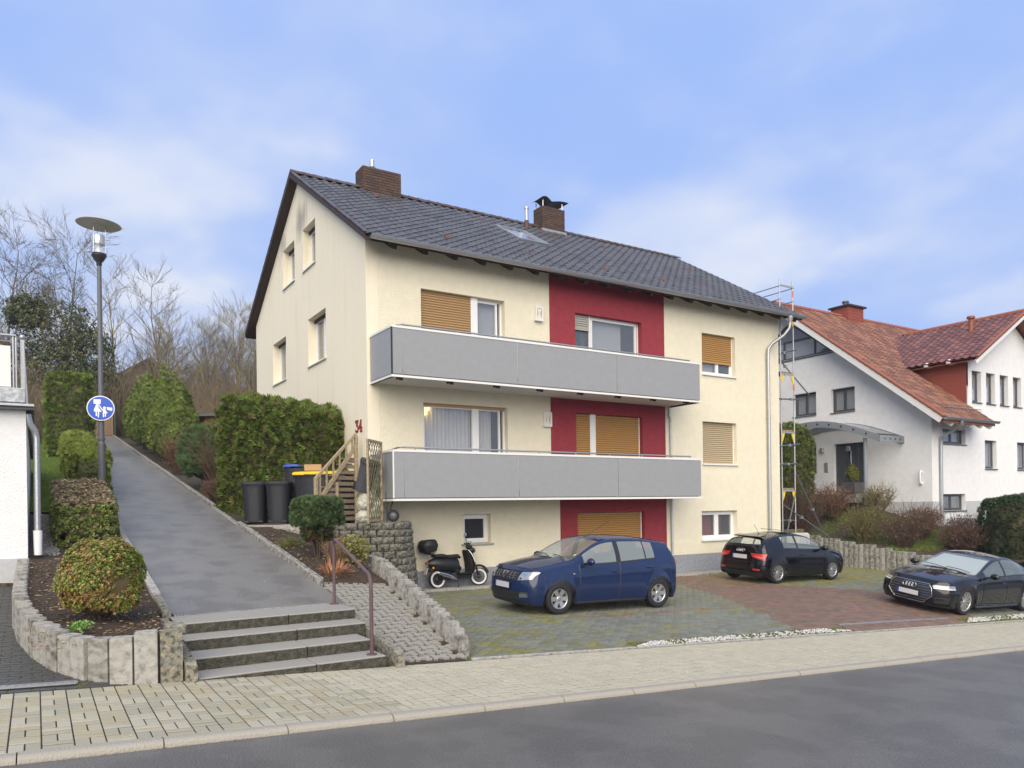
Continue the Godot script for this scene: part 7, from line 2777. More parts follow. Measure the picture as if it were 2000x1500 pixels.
func scatter_litter() -> void:
	# bark chips, small stones and dry leaves lying on soil, kerb and road edge
	rng.seed = 360
	var chip := MB.new()
	chip.quad(Vector3(-0.5, 0.05, 0.25), Vector3(0.5, 0.0, 0.3), Vector3(0.45, 0.12, -0.25), Vector3(-0.5, 0.15, -0.2))
	var cm := chip.mesh()
	var sets := [
		["planter_litter", "dry leaves and bark chips on the planter soil", 2600, func(): return Vector3(rng.randf_range(-0.1, 1.4), 0, rng.randf_range(-15.5, -9.25)), func(p): return left_bed_y(p.x, p.z) + 0.012],
		["bed_litter", "dry leaves and chips on the bed beside the footpath", 1500, func(): return Vector3(rng.randf_range(4.15, 5.3), 0, rng.randf_range(-17.5, -12.8)), func(p): return path_y(p.z) + 0.075],
		["bank_litter", "dead leaves on the planted bank", 1400, func(): return Vector3(rng.randf_range(24.7, 28.8), 0, rng.randf_range(-18.5, -12.5)), func(p): return bank_y(p.x, p.z) + 0.02],
		["road_litter", "few yellow leaves lying in the road gutter", 46, func(): return Vector3(rng.randf_range(-0.2, 9.0), 0, -6.62 + absf(rng.randfn(0.0, 0.22))), func(p): return street_y(p.x) - 0.105],
		["path_litter", "small pale grit and leaves on the footpath", 220, func(): return Vector3(rng.randf_range(1.65, 3.95), 0, rng.randf_range(-24.0, -11.3)), func(p): return path_y(p.z) + 0.012],
		["pavement_litter", "tiny pale crumbs scattered over the pavement", 130, func(): return Vector3(rng.randf_range(0.0, 9.0), 0, rng.randf_range(-9.0, -6.9)), func(p): return street_y(p.x) + 0.004]]
	for s in sets:
		var T := thing(s[0], s[1], "litter")
		T.set_meta("kind", "stuff")
		var xf := []
		var cols := PackedColorArray()
		for i in s[2]:
			var p: Vector3 = s[3].call()
			p.y = s[4].call(p)
			var k := rng.randf_range(0.018, 0.045) * (0.55 if s[0].begins_with("pa") else 1.0)
			if s[0] == "road_litter":
				k *= 1.3
			xf.append(Transform3D((Basis(Vector3.UP, rng.randf() * TAU) * Basis(Vector3.RIGHT, rng.randf_range(-0.4, 0.4))).scaled_local(Vector3.ONE * k), p))
			var c: Color = [Color(0.30, 0.19, 0.09), Color(0.16, 0.09, 0.05), Color(0.42, 0.32, 0.19), Color(0.24, 0.13, 0.06), Color(0.10, 0.065, 0.04)][rng.randi() % 5]
			if s[0].begins_with("pa"):
				c = Color(0.62, 0.60, 0.52)
			elif s[0] == "road_litter":
				c = Color(0.55, 0.42, 0.17)
			cols.append(c)
		many(T, "leaf_litter", cm, M.leaf_soft, xf, cols)
	var gv := thing("gravel_stones", "dark mixed gravel in the strip beside the white annex", "gravel", Vector3(0.3, 1.5, -18))
	gv.set_meta("kind", "stuff")
	var xf := []
	var cols := PackedColorArray()
	for i in 2600:
		var p := Vector3(rng.randf_range(0.06, 0.36), 0, rng.randf_range(-20.9, -16.0))
		p.y = path_y(p.z) - 0.045
		xf.append(Transform3D(Basis(Vector3(rng.randf(), 1, rng.randf()).normalized(), rng.randf() * TAU).scaled_local(Vector3(0.028, 0.02, 0.024) * rng.randf_range(0.6, 1.2)), p))
		var v := rng.randf_range(0.05, 0.32)
		cols.append(Color(v, v * 0.93, v * 0.8))
	many(gv, "stones", pebble_mesh(), M.pebble, xf, cols)


func hill_y(z: float) -> float:
	return ground_height(0.0, z) + 0.1


func build_backdrop() -> void:
	# houses half hidden by the wood
	var dh := thing("hillside_house", "far cream house with dark roof behind trees at the left edge", "house", Vector3(-6, hill_y(-96), -96))
	var b := MB.new()
	var y0 := hill_y(-96) - 1.0
	b.prism(PackedVector2Array([Vector2(-9, 0), Vector2(7.2, 0), Vector2(7.2, 9.2), Vector2(-0.9, 14.2), Vector2(-9, 9.2)]), -6, 0, Transform3D(Basis.IDENTITY, Vector3(-8, y0, -96)))
	part(dh, "wall", b, M.cream_render)
	for s in [-1.0, 1.0]:
		var r := MB.new()
		var dv := Vector3(8.6 * s, -5.3, 0)
		r.box(Vector3(-8.9, y0 + 14.5, -98.7) + dv * 0.5, Vector3(dv.length(), 0.25, 7.2), Basis(dv.normalized(), Vector3.BACK.cross(dv.normalized()) , Vector3.BACK))
		part(dh, "roof", r, M.lamp_grey)
	for q in [[1.5, 8.0], [4.5, 8.0], [3.0, 4.0]]:
		var w := MB.new()
		w.span(Vector3(-8 + q[0], y0 + q[1], -95.98), Vector3(-8 + q[0] + 1.2, y0 + q[1] + 1.3, -95.9))
		part(dh, "window", w, M.tinted_glass)
	var g := thing("thicket_house", "dark brown gable house half hidden in the thicket", "house", Vector3(10.8, hill_y(-92), -92))
	y0 = hill_y(-92)
	b = MB.new()
	b.prism(PackedVector2Array([Vector2(-5, 0), Vector2(5.4, 0), Vector2(5.4, 4.6), Vector2(0, 8.3), Vector2(-5, 4.8)]), -6, 0, Transform3D(Basis.IDENTITY, Vector3(10.8, y0, -92)))
	part(g, "wall", b, surf("brown_slate", Color(0.10, 0.07, 0.055), 0.2, 0.5, 0.8, 0.03, 4, 121, 0.3, M.zinc.normal_texture))
	for s in [-1.0, 1.0]:
		var r := MB.new()
		var dv := Vector3(6.2 * s, -4.1, 0)
		r.box(Vector3(10.8, y0 + 8.5, -94.8) + dv * 0.5, Vector3(dv.length(), 0.2, 6.8), Basis(dv.normalized(), Vector3.BACK.cross(dv.normalized()), Vector3.BACK))
		part(g, "roof", r, M.verge_board)
	# garden shed and a light tarpaulin behind the hedge
	var sh := thing("garden_shed", "orange brown wooden shed with grey flat roof behind hedge", "shed", Vector3(8.0, path_y(-39), -39))
	b = MB.new()
	b.span(Vector3(6.9, path_y(-39) - 0.2, -41), Vector3(9.6, path_y(-39) + 1.85, -38.5))
	part(sh, "wall", b, M.shed_orange)
	b = MB.new()
	b.box(Vector3(8.2, path_y(-39) + 1.95, -39.7), Vector3(3.3, 0.12, 3.2), Basis(Vector3.BACK, 0.07))
	part(sh, "roof", b, M.lamp_grey)
	var tp := thing("white_tarpaulin", "white tarpaulin covered stack beyond the pine shrub", "tarpaulin", Vector3(7.3, path_y(-46), -46))
	b = MB.new()
	b.cbox(Vector3(7.4, path_y(-46) + 0.85, -46), Vector3(1.6, 1.7, 1.4), 0.18)
	part(tp, "cover", b, M.white_metal)

	# bare trees
	var greys := [Color(0.16, 0.13, 0.09), Color(0.19, 0.155, 0.10), Color(0.13, 0.105, 0.08)]
	var mossy := [Color(0.24, 0.20, 0.085), Color(0.28, 0.235, 0.11), Color(0.17, 0.145, 0.075)]
	var kinds := []
	for i in 5:
		kinds.append(tree_mesh(400 + i, [8.0, 9.5, 11.0, 9.0, 7.0][i], mossy if i in [1, 3] else greys, 3 if i != 2 else 4, 0.12 if i == 2 else 0.0))
	rng.seed = 420
	# u places across the gap left of the house: [x, z, kind, scale, yaw, label]
	var spots := [
		[1.9, -60.0, 2, 1.30, 0.3, "tall bare tree behind the lamp shade"],
		[-1.2, -58.0, 2, 1.25, 1.4, "tall bare birch left of the lamp shade"],
		[-3.9, -56.0, 1, 1.30, 2.2, "bare tree at the left picture edge"],
		[4.9, -58.0, 1, 1.35, 0.9, "mossy trunked bare tree just right of the lamp post"],
		[8.2, -64.0, 0, 1.60, 1.9, "forked bare tree above the brown gable"],
		[12.9, -60.0, 3, 1.15, 0.2, "bare tree nearest the house gable"]]
	for s in spots:
		plant_tree(kinds[s[2]], s[5], Vector3(s[0], hill_y(s[1]) - 0.1, s[1]), s[3], s[4], "")
	for i in 62:
		var z := rng.randf_range(-84.0, -53.0)
		var u := rng.randf_range(-0.09, 0.265)
		if i > 22:
			u = rng.randf_range(0.13, 0.27)
		plant_tree(kinds[[0, 1, 3, 4, 4][i % 5]], "thin bare tree in the leafless thicket on the hillside", Vector3(u * -z, hill_y(z) - 0.1, z), rng.randf_range(0.75, 1.2), rng.randf() * TAU, "thin trees of the hillside thicket")
	# ivy clad tree
	var iv := thing("ivy_tree", "round ivy clad tree with dark green leaves above the hedge", "tree", Vector3(0.9, hill_y(-56), -56))
	base_of.erase(iv)
	part(iv, "trunk", kinds[1][0], M.twig, Transform3D(Basis.IDENTITY.scaled(Vector3(1.3, 0.9, 1.3)), Vector3.ZERO))
	var ivc := tone([Color(0.060, 0.080, 0.020), Color(0.085, 0.105, 0.024), Color(0.13, 0.125, 0.035), Color(0.05, 0.065, 0.02)])
	var xf := []
	var cols := PackedColorArray()
	for e in [[Vector3(0.3, 6.2, 0), Vector3(2.3, 2.2, 1.8)], [Vector3(1.9, 4.6, 0.3), Vector3(1.8, 2.2, 1.6)], [Vector3(-1.2, 7.2, 0.3), Vector3(1.3, 1.1, 1.2)], [Vector3(0.6, 3.2, 0.8), Vector3(2.2, 2.0, 1.5)], [Vector3(2.7, 2.6, 0.5), Vector3(1.4, 1.6, 1.2)]]:
		var a := skin(e[0], e[1], Basis.IDENTITY, 2.0, 1500, Vector2(0.13, 0.26), 0.55, 0.8, ivc, 430 + int(e[0].y * 10), 0.4)
		xf.append_array(a[0])
		cols.append_array(a[1])
	many(iv, "ivy", oval, M.leaf, xf, cols)
	part(iv, "crown", kinds[3][1], M.twig, Transform3D(Basis.IDENTITY.scaled(Vector3(1.0, 1.0, 1.0)), Vector3.ZERO))
	# undergrowth of the wood as one mass
	var th := thing("thicket", "brown leafless undergrowth covering the hillside behind the path", "undergrowth", Vector3(4, hill_y(-58), -58))
	th.set_meta("kind", "stuff")
	var tm := twig_mesh(440, 26, 0.75, [Color(0.17, 0.12, 0.08), Color(0.21, 0.165, 0.10), Color(0.14, 0.10, 0.075), Color(0.23, 0.195, 0.09)], 2, 0.009)
	xf = []
	rng.seed = 441
	for i in 640:
		var z := -53.5 - 34.0 * pow(rng.randf(), 1.3)
		var u := rng.randf_range(-0.12, 0.30)
		var s := rng.randf_range(1.6, 4.2)
		xf.append(Transform3D(Basis(Vector3.UP, rng.randf() * TAU).scaled_local(Vector3(s * 0.9, s, s * 0.9)), Vector3(u * -z, hill_y(z) - 0.2, z)))
	many(th, "twigs", tm, M.twig, xf)
	# nearer hedge-bank twigs left of the gate, behind the lawn
	xf = []
	for i in 90:
		var z := rng.randf_range(-52.0, -44.0)
		xf.append(Transform3D(Basis(Vector3.UP, rng.randf() * TAU).scaled_local(Vector3.ONE * rng.randf_range(1.6, 3.0)), Vector3(rng.randf_range(-6.0, 1.2), path_y(z) - 0.2, z)))
	for i in 60:
		var z := rng.randf_range(-54.0, -47.0)
		xf.append(Transform3D(Basis(Vector3.UP, rng.randf() * TAU).scaled_local(Vector3.ONE * rng.randf_range(1.6, 2.8)), Vector3(rng.randf_range(6.2, 14.0), path_y(z) - 0.2, z)))
	many(th, "front_twigs", tm, M.twig, xf)


func plant_tree(kind: Array, label: String, at: Vector3, s: float, yaw: float, group: String) -> void:
	var T := thing("bare_tree", label, "tree", at, group, true)
	T.rotation.y = yaw
	T.scale = Vector3.ONE * s
	part(T, "trunk", kind[0], M.twig)
	part(T, "crown", kind[1], M.twig)


# ---------- vehicles ----------
func cubic(tab: Array, x: float) -> float:
	# tab: [x, value] sorted by falling x; smooth curve through the points
	var n := tab.size()
	if x >= tab[0][0]:
		return tab[0][1]
	if x <= tab[n - 1][0]:
		return tab[n - 1][1]
	for i in n - 1:
		var a: Array = tab[i]
		var b: Array = tab[i + 1]
		if x <= a[0] and x >= b[0]:
			var dx: float = b[0] - a[0]
			var sl: float = (b[1] - a[1]) / dx
			var s0: float = sl if i == 0 else (b[1] - tab[i - 1][1]) / (b[0] - tab[i - 1][0])
			var s1: float = sl if i == n - 2 else (tab[i + 2][1] - a[1]) / (tab[i + 2][0] - a[0])
			# keep the curve from overshooting
			s0 = 0.0 if s0 * sl < 0 else clampf(absf(s0), 0, 3 * absf(sl)) * signf(sl)
			s1 = 0.0 if s1 * sl < 0 else clampf(absf(s1), 0, 3 * absf(sl)) * signf(sl)
			var t: float = (x - a[0]) / dx
			var h := t * t * (3 - 2 * t)
			return a[1] * (1 - h) + b[1] * h + dx * (s0 * t * (1 - t) * (1 - t) - s1 * t * t * (1 - t))
	return tab[n - 1][1]


const ROWS := 17


func car_low(C: Dictionary, x: float) -> float:
	var y: float = C.sill
	for xw in [C.wb * 0.5, -C.wb * 0.5]:
		var d: float = absf(x - xw)
		if d < C.arch:
			y = maxf(y, C.R + sqrt(C.arch * C.arch - d * d) - 0.0)
	return y


func car_section(C: Dictionary, x: float) -> Array:
	var belt := cubic(C.belt, x)
	var wb := cubic(C.wbelt, x)
	var wm := cubic(C.wmax, x)
	var rail := maxf(cubic(C.rail, x), belt + 0.03)
	var wr := cubic(C.wrail, x)
	var top := maxf(cubic(C.top, x), rail + 0.012)
	var low := car_low(C, x)
	var out := [Vector2(minf(low, C.sill) + 0.01, wm - 0.28)]
	var knots := [[belt, wb], [belt - 0.06, wb + 0.018], [belt - 0.16, lerpf(wm, wb, 0.22)], [0.58, wm], [0.42, wm - 0.004], [0.30, wm - 0.018], [C.sill, wm - 0.045]]
	for k in 7:
		var y := lerpf(low, belt, k / 6.0)
		var z := cubic(knots, y)
		# flared lip round the wheel
		for xw in [C.wb * 0.5, -C.wb * 0.5]:
			var d := Vector2(x - xw, y - C.R).length()
			z += 0.016 * exp(-pow((d - C.arch) / 0.05, 2.0))
		out.append(Vector2(y, z))
	out.append(Vector2(lerpf(belt, rail, 0.05), lerpf(wb, wr, 0.05) - 0.012))
	for t in [0.36, 0.66, 0.90]:
		out.append(Vector2(lerpf(belt, rail, t), lerpf(wb, wr, t) + 0.05 * t * (1.0 - t)))
	out.append(Vector2(rail, wr))
	out.append(Vector2(lerpf(rail, top, 0.22), wr - 0.045))
	for s in [0.62, 0.31, 0.0]:
		var z: float = (wr - 0.045) * s
		out.append(Vector2(lerpf(top, lerpf(rail, top, 0.22), s * s), z))
	return out


func end_rows(C: Dictionary, front: bool) -> Dictionary:
	var xs: float = C.xf if front else C.xr
	var sec := car_section(C, xs)
	var d := {"x": xs, "y": [], "z": [], "b": [], "c": [], "n": C.nf if front else C.nr, "s": 1.0 if front else -1.0}
	var top: float = sec[16].x
	for j in range(1, 14):
		d.y.append(sec[j].x)
		d.z.append(sec[j].y)
		d.b.append(cubic(C.bulge_f if front else C.bulge_r, sec[j].x))
		d.c.append(0.0 if j < 8 else (top - sec[13].x) * smoothstep(7.0, 13.0, j))
	return d


func end_at(E: Dictionary, row: float, s: float) -> Vector3:
	var j := clampi(int(row), 0, 11)
	var t := row - j
	var y: float = lerpf(E.y[j] + E.c[j] * (1 - s * s), E.y[j + 1] + E.c[j + 1] * (1 - s * s), t)
	var z: float = lerpf(E.z[j], E.z[j + 1], t) * s
	var b: float = lerpf(E.b[j], E.b[j + 1], t)
	var ext := b * pow(maxf(0.0, 1.0 - pow(absf(s), E.n)), 1.0 / E.n)
	y -= ext * (0.20 if E.s > 0 else 0.12) * smoothstep(8.0, 12.0, row)
	return Vector3(E.x + E.s * ext, y, z)


func end_point(E: Dictionary, z: float, y: float, off: float) -> Vector3:
	var s := z / 0.72
	var row := 0.0
	for it in 3:
		s = clampf(s, -0.999, 0.999)
		row = 12.0
		for j in 12:
			var y0: float = E.y[j] + E.c[j] * (1 - s * s)
			var y1: float = E.y[j + 1] + E.c[j + 1] * (1 - s * s)
			if y <= y1 or j == 11:
				row = j + clampf((y - y0) / maxf(y1 - y0, 1e-4), 0.0, 1.0)
				break
		var j2 := clampi(int(row), 0, 11)
		s = z / lerpf(E.z[j2], E.z[j2 + 1], row - j2)
	s = clampf(s, -0.999, 0.999)
	var p := end_at(E, row, s)
	var a := end_at(E, row, clampf(s + 0.02, -1, 1)) - end_at(E, row, clampf(s - 0.02, -1, 1))
	var b := end_at(E, minf(row + 0.2, 12.0), s) - end_at(E, maxf(row - 0.2, 0.0), s)
	var n := a.cross(b).normalized()
	if n.x * E.s < 0:
		n = -n
	return p + n * off


# patch on the nose or tail: corners (z, y) lower left, lower right, upper right, upper left
func end_patch(E: Dictionary, q: Array, off: float, nu := 8, nv := 4, thick := 0.0) -> MB:
	var mb := MB.new()
	var rows := []
	for j in nv + 1:
		var line := PackedVector3Array()
		for i in nu + 1:
			var u := float(i) / nu
			var v := float(j) / nv
			var p: Vector2 = q[0].lerp(q[1], u).lerp(q[3].lerp(q[2], u), v)
			line.append(end_point(E, p.x, p.y, off))
		rows.append(line)
	mb.grid(rows, E.s > 0)
	if thick > 0.0:
		var edge := []
		for i in nu + 1:
			edge.append(Vector2(float(i) / nu, 0))
		for j in nv:
			edge.append(Vector2(1, float(j + 1) / nv))
		for i in nu:
			edge.append(Vector2(1.0 - float(i + 1) / nu, 1))
		for j in nv:
			edge.append(Vector2(0, 1.0 - float(j + 1) / nv))
		for i in edge.size() - 1:
			var pa: Vector2 = q[0].lerp(q[1], edge[i].x).lerp(q[3].lerp(q[2], edge[i].x), edge[i].y)
			var pb: Vector2 = q[0].lerp(q[1], edge[i + 1].x).lerp(q[3].lerp(q[2], edge[i + 1].x), edge[i + 1].y)
			mb.quad(end_point(E, pa.x, pa.y, off - thick), end_point(E, pb.x, pb.y, off - thick), end_point(E, pb.x, pb.y, off), end_point(E, pa.x, pa.y, off))
	return mb


func end_tube(E: Dictionary, pts: Array, r: float, off: float, closed := false) -> MB:
	var mb := MB.new()
	var p := []
	for i in pts.size() - (0 if closed else 1):
		var a: Vector2 = pts[i]
		var b: Vector2 = pts[(i + 1) % pts.size()]
		var n := maxi(2, int(a.distance_to(b) / 0.06))
		for k in n:
			var q := a.lerp(b, float(k) / n)
			p.append(end_point(E, q.x, q.y, off))
	if closed:
		p.append(p[0])
	else:
		p.append(end_point(E, pts[-1].x, pts[-1].y, off))
	mb.tube(p, r, 6)
	return mb


func side_z(C: Dictionary, x: float, y: float) -> float:
	var s := car_section(C, x)
	for j in range(1, 12):
		if y >= s[j].x and y <= s[j + 1].x:
			return lerpf(s[j].y, s[j + 1].y, (y - s[j].x) / maxf(s[j + 1].x - s[j].x, 1e-4))
	return s[4].y


func car_wheel(parent: Node3D, at: Vector3, side: float, C: Dictionary, steer := 0.0) -> void:
	var R: float = C.R
	var rr: float = C.rim
	var w := 0.20
	var ax := Vector3(0, 0, 1)
	var t := MB.new()
	t.lathe(Vector3.ZERO, ax, [[rr - 0.01, -w * 0.42], [rr + 0.012, -w * 0.5], [R - 0.03, -w * 0.5], [R - 0.008, -w * 0.40], [R, -w * 0.2], [R, w * 0.2], [R - 0.008, w * 0.40], [R - 0.03, w * 0.5], [rr + 0.012, w * 0.5], [rr, w * 0.42], [rr - 0.012, w * 0.36]], 36)
	var tr := Transform3D(Basis(Vector3.UP, (0.0 if side > 0 else PI) + steer), at)
	var wheel := part(parent, "wheel", t, M.black_rubber, tr)
	var rim := MB.new()
	rim.lathe(Vector3.ZERO, ax, [[rr - 0.012, w * 0.36], [rr - 0.004, w * 0.41], [rr - 0.016, w * 0.42], [rr - 0.030, w * 0.33], [rr - 0.035, -w * 0.3]], 36)
	part(wheel, "rim", rim, M.alloy)
	var back := MB.new()
	back.lathe(Vector3.ZERO, ax, [[rr - 0.03, w * 0.02], [0.0, w * 0.02]], 24)
	part(wheel, "brake_disc", back, M.alloy_dark)
	var n: int = C.spokes
	for i in n:
		var sp := MB.new()
		var a := TAU * i / n
		for tw in ([-1, 1] if C.twin else [0]):
			var aa: float = a + tw * TAU / n * 0.17
			var d := Vector3(cos(aa), sin(aa), 0)
			var e := Vector3(-sin(aa), cos(aa), 0)
			var d0 := Vector3(cos(a), sin(a), 0)
			var r0 := d0 * 0.035
			var r1 := d * (rr - 0.02)
			var w0: float = C.spoke_w * (0.6 if C.twin else 0.8)
			var w1: float = C.spoke_w * (0.6 if C.twin else 1.15)
			var z0 := Vector3(0, 0, w * 0.30)
			var z1 := Vector3(0, 0, w * 0.39)
			sp.quad(r0 - e * w0 + z0, r1 - e * w1 + z1, r1 + e * w1 + z1, r0 + e * w0 + z0)
			sp.quad(r0 - e * w0 + z0 - Vector3(0, 0, 0.04), r1 - e * w1 + z1 - Vector3(0, 0, 0.04), r1 - e * w1 + z1, r0 - e * w0 + z0)
			sp.quad(r0 + e * w0 + z0, r1 + e * w1 + z1, r1 + e * w1 + z1 - Vector3(0, 0, 0.04), r0 + e * w0 + z0 - Vector3(0, 0, 0.04))
		part(wheel, "spoke", sp, M.alloy)
	var hub := MB.new()
	hub.lathe(Vector3.ZERO, ax, [[0.06, w * 0.2], [0.055, w * 0.31], [0.03, w * 0.34], [0.0, w * 0.34]], 16)
	part(wheel, "hub", hub, M.alloy)


func plate(parent: Node3D, E: Dictionary, z: float, y: float, w: float, h: float, off: float, sgn: float) -> void:
	var p := end_point(E, z, y, off)
	var up := (end_point(E, z, y + 0.05, off) - end_point(E, z, y - 0.05, off)).normalized()
	up = (up * 0.3 + Vector3.UP).normalized()
	var nx := Vector3(E.s, 0, 0)
	nx = (nx - up * nx.dot(up)).normalized()
	var bs := Basis(up.cross(nx), up, nx)
	var b := MB.new()
	b.cbox(Vector3.ZERO, Vector3(w + 0.03, h + 0.03, 0.02), 0.004)
	var holder := part(parent, "plate_holder", b, M.black_plastic, Transform3D(bs, p))
	b = MB.new()
	b.cbox(Vector3(0.02, 0, 0.012), Vector3(w - 0.04, h, 0.006), 0.002)
	part(holder, "number_plate", b, M.plate_white)
	b = MB.new()
	b.cbox(Vector3(-w * 0.5 + 0.02, 0, 0.012), Vector3(0.04, h, 0.006), 0.002)
	part(holder, "plate_band", b, M.plate_blue)


func build_car(called: String, label: String, cat: String, C: Dictionary, at: Vector3, yaw: float) -> Dictionary:
	var T := thing(called, label, cat, at, "", true)
	# stand on the sloping paving: axes from the four wheel contacts
	var turn := Basis(Vector3.UP, yaw)
	var c := []
	for q in [Vector3(C.wb * 0.5, 0, 0.74), Vector3(C.wb * 0.5, 0, -0.74), Vector3(-C.wb * 0.5, 0, 0.74), Vector3(-C.wb * 0.5, 0, -0.74)]:
		var w: Vector3 = at + turn * q
		c.append(Vector3(w.x, lot_y(w.x, w.z), w.z))
	var fx: Vector3 = ((c[0] + c[1] - c[2] - c[3]) as Vector3).normalized()
	var rz: Vector3 = ((c[0] - c[1] + c[2] - c[3]) as Vector3).normalized()
	T.basis = Basis(fx, rz.cross(fx).normalized(), rz).orthonormalized()
	T.position = (c[0] + c[1] + c[2] + c[3]) * 0.25
	var paint: Material = C.paint
	# stations along the car
	var xs := []
	var x: float = C.xf
	while x > C.xr:
		xs.append(x)
		x -= 0.07
	for xw in [C.wb * 0.5, -C.wb * 0.5]:
		for k in 13:
			xs.append(xw + C.arch * cos(PI * k / 12.0))
		xs.append(xw + C.arch + 0.004)
		xs.append(xw - C.arch - 0.004)
	for s in C.seams:
		for e in [-0.010, -0.004, 0.004, 0.010]:
			xs.append(s + e)
	for g in C.side_glass:
		xs.append(g[0])
		xs.append(g[1])
	xs.append_array([C.cowl, C.roof_front, C.roof_rear])
	xs.append(C.xr)
	xs = xs.filter(func(v): return v <= C.xf + 1e-6 and v >= C.xr - 1e-6)
	xs.sort()
	xs.reverse()
	var ss := [xs[0]]
	for v in xs:
		if ss[-1] - v > 0.0025:
			ss.append(v)
	var secs := []
	for v in ss:
		secs.append(car_section(C, v))
	# points with seams pushed in
	var pt = func(i: int, j: int, side: float) -> Vector3:
		var q: Vector2 = secs[i][j]
		var z := q.y
		if j >= 1 and j <= 7:
			for s in C.seams:
				if absf(ss[i] - s) < 0.005:
					z -= 0.012
		return Vector3(ss[i], q.x, z * side)
	# normals of the skin
	var groups := {"body": MB.new(), "trim": MB.new(), "windscreen": MB.new(), "rear_window": MB.new(), "under": MB.new()}
	var panes := []
	for g in C.side_glass:
		panes.append([MB.new(), MB.new()])
	for side in [1.0, -1.0]:
		var P := []
		var N := []
		for i in ss.size():
			var line := []
			for j in ROWS:
				line.append(pt.call(i, j, side))
			P.append(line)
		for i in ss.size():
			var line := []
			for j in ROWS:
				var du: Vector3 = P[mini(i + 1, ss.size() - 1)][j] - P[maxi(i - 1, 0)][j]
				var dv: Vector3 = P[i][mini(j + 1, ROWS - 1)] - P[i][maxi(j - 1, 0)]
				if j == ROWS - 1:
					dv = Vector3(0, 0, -side)
				if j == 1:
					dv = P[i][2] - P[i][1]
				var n := du.cross(dv).normalized()
				if n.dot(Vector3(0, 0.35, side)) < 0:
					n = -n
				line.append(n)
			N.append(line)
		for i in ss.size() - 1:
			var xm: float = (ss[i] + ss[i + 1]) * 0.5
			for j in ROWS - 1:
				var key := "body"
				var mb: MB = null
				var in_gap: bool = j >= 1 and j <= 6 and C.paint == M.paint_blue and C.seams.any(func(s): return absf(xm - s) < 0.0075)
				if j == 0:
					key = "under"
				elif in_gap:
					key = "trim"
				elif j >= 7 and j <= 11:
					for gi in C.side_glass.size():
						var g: Array = C.side_glass[gi]
						if xm < g[0] and xm > g[1]:
							if j >= 8 and j <= 10:
								mb = panes[gi][0 if side > 0 else 1]
							elif j == 7 or j == 11:
								key = "body" if j == 11 else "trim"
					if mb == null and j >= 7 and j <= 10 and xm < C.side_glass[0][0] + 0.02 and xm > C.side_glass[-1][1]:
						key = "trim"
				elif j >= 13:
					if xm < C.cowl and xm > C.roof_front:
						key = "windscreen"
					elif xm < C.roof_rear and C.get("rear_on_top", false):
						key = "rear_window"
				if mb == null:
					mb = groups[key]
				var a: Vector3 = P[i][j]
				var b: Vector3 = P[i + 1][j]
				var d: Vector3 = P[i + 1][j + 1]
				var e: Vector3 = P[i][j + 1]
				if side > 0:
					mb.tri(a, d, b, N[i][j], N[i + 1][j + 1], N[i + 1][j])
					mb.tri(a, e, d, N[i][j], N[i][j + 1], N[i + 1][j + 1])
				else:
					mb.tri(a, b, d, N[i][j], N[i + 1][j], N[i + 1][j + 1])
					mb.tri(a, d, e, N[i][j], N[i + 1][j + 1], N[i][j + 1])
	# nose and tail
	var EF := end_rows(C, true)
	var ER := end_rows(C, false)
	var cols := []
	for i in 33:
		cols.append(-cos(PI * i / 32.0))
	for E in [EF, ER]:
		var body_rows := []
		for j in 13:
			var line := PackedVector3Array()
			for s in cols:
				line.append(end_at(E, j, s))
			body_rows.append(line)
		var cap := [body_rows[12], PackedVector3Array()]
		for s in cols:
			cap[1].append(Vector3(E.x, E.y[12] + E.c[12] * (1 - s * s), E.z[12] * s))
		groups.body.grid(cap, E.s > 0)
		if E.s < 0 and C.has("hatch_glass"):
			var hg: Array = C.hatch_glass   # row0, row1, s limit
			groups.body.grid(body_rows.slice(0, hg[0] + 1), false)
			groups.body.grid(body_rows.slice(hg[1]), false)
			var c0 := 0
			while cols[c0] < -hg[2]:
				c0 += 1
			var lft := []
			var mid := []
			var rgt := []
			for j in range(hg[0], hg[1] + 1):
				lft.append(body_rows[j].slice(0, c0 + 1))
				mid.append(body_rows[j].slice(c0, 33 - c0))
				rgt.append(body_rows[j].slice(32 - c0))
			groups.body.grid(lft, false)
			groups.body.grid(rgt, false)
			groups.rear_window.grid(mid, false)
		else:
			groups.body.grid(body_rows, E.s > 0)
	part(T, "body", groups.body, paint)
	part(T, "underbody", groups.under, M.black_plastic)
	part(T, "window_trim", groups.trim, M.black_plastic)
	part(T, "windscreen", groups.windscreen, M.car_glass)
	if groups.rear_window.v.size():
		part(T, "rear_window", groups.rear_window, C.get("rear_glass", M.tinted_glass))
	for pp in panes:
		for m in pp:
			part(T, "side_window", m, C.side_glass_mat)
	# floor, wheel housings, cabin
	var fl := MB.new()
	fl.box(Vector3(0, C.sill + 0.05, 0), Vector3(C.xf - C.xr + 0.3, 0.06, C.wmax[1][1] * 1.35))
	part(T, "floor", fl, M.black_plastic)
	for xw in [C.wb * 0.5, -C.wb * 0.5]:
		var li := MB.new()
		for side in [-1.0, 1.0]:
			var rows := [PackedVector3Array(), PackedVector3Array()]
			for k in 17:
				var a := -0.25 + (PI + 0.5) * k / 16.0
				var xx: float = xw + (C.arch + 0.004) * cos(a)
				var yy: float = C.R + (C.arch + 0.004) * sin(a)
				rows[0].append(Vector3(xx, yy, side * (cubic(C.wmax, xw) - 0.02)))
				rows[1].append(Vector3(xx, yy, side * 0.40))
			li.grid(rows)
		part(T, "wheel_housing", li, M.black_rubber)
		for side in [-1.0, 1.0]:
			car_wheel(T, Vector3(xw, C.R, side * (cubic(C.wmax, xw) - 0.125)), side, C, C.get("steer", 0.0) if xw > 0 else 0.0)
	var seat := MB.new()
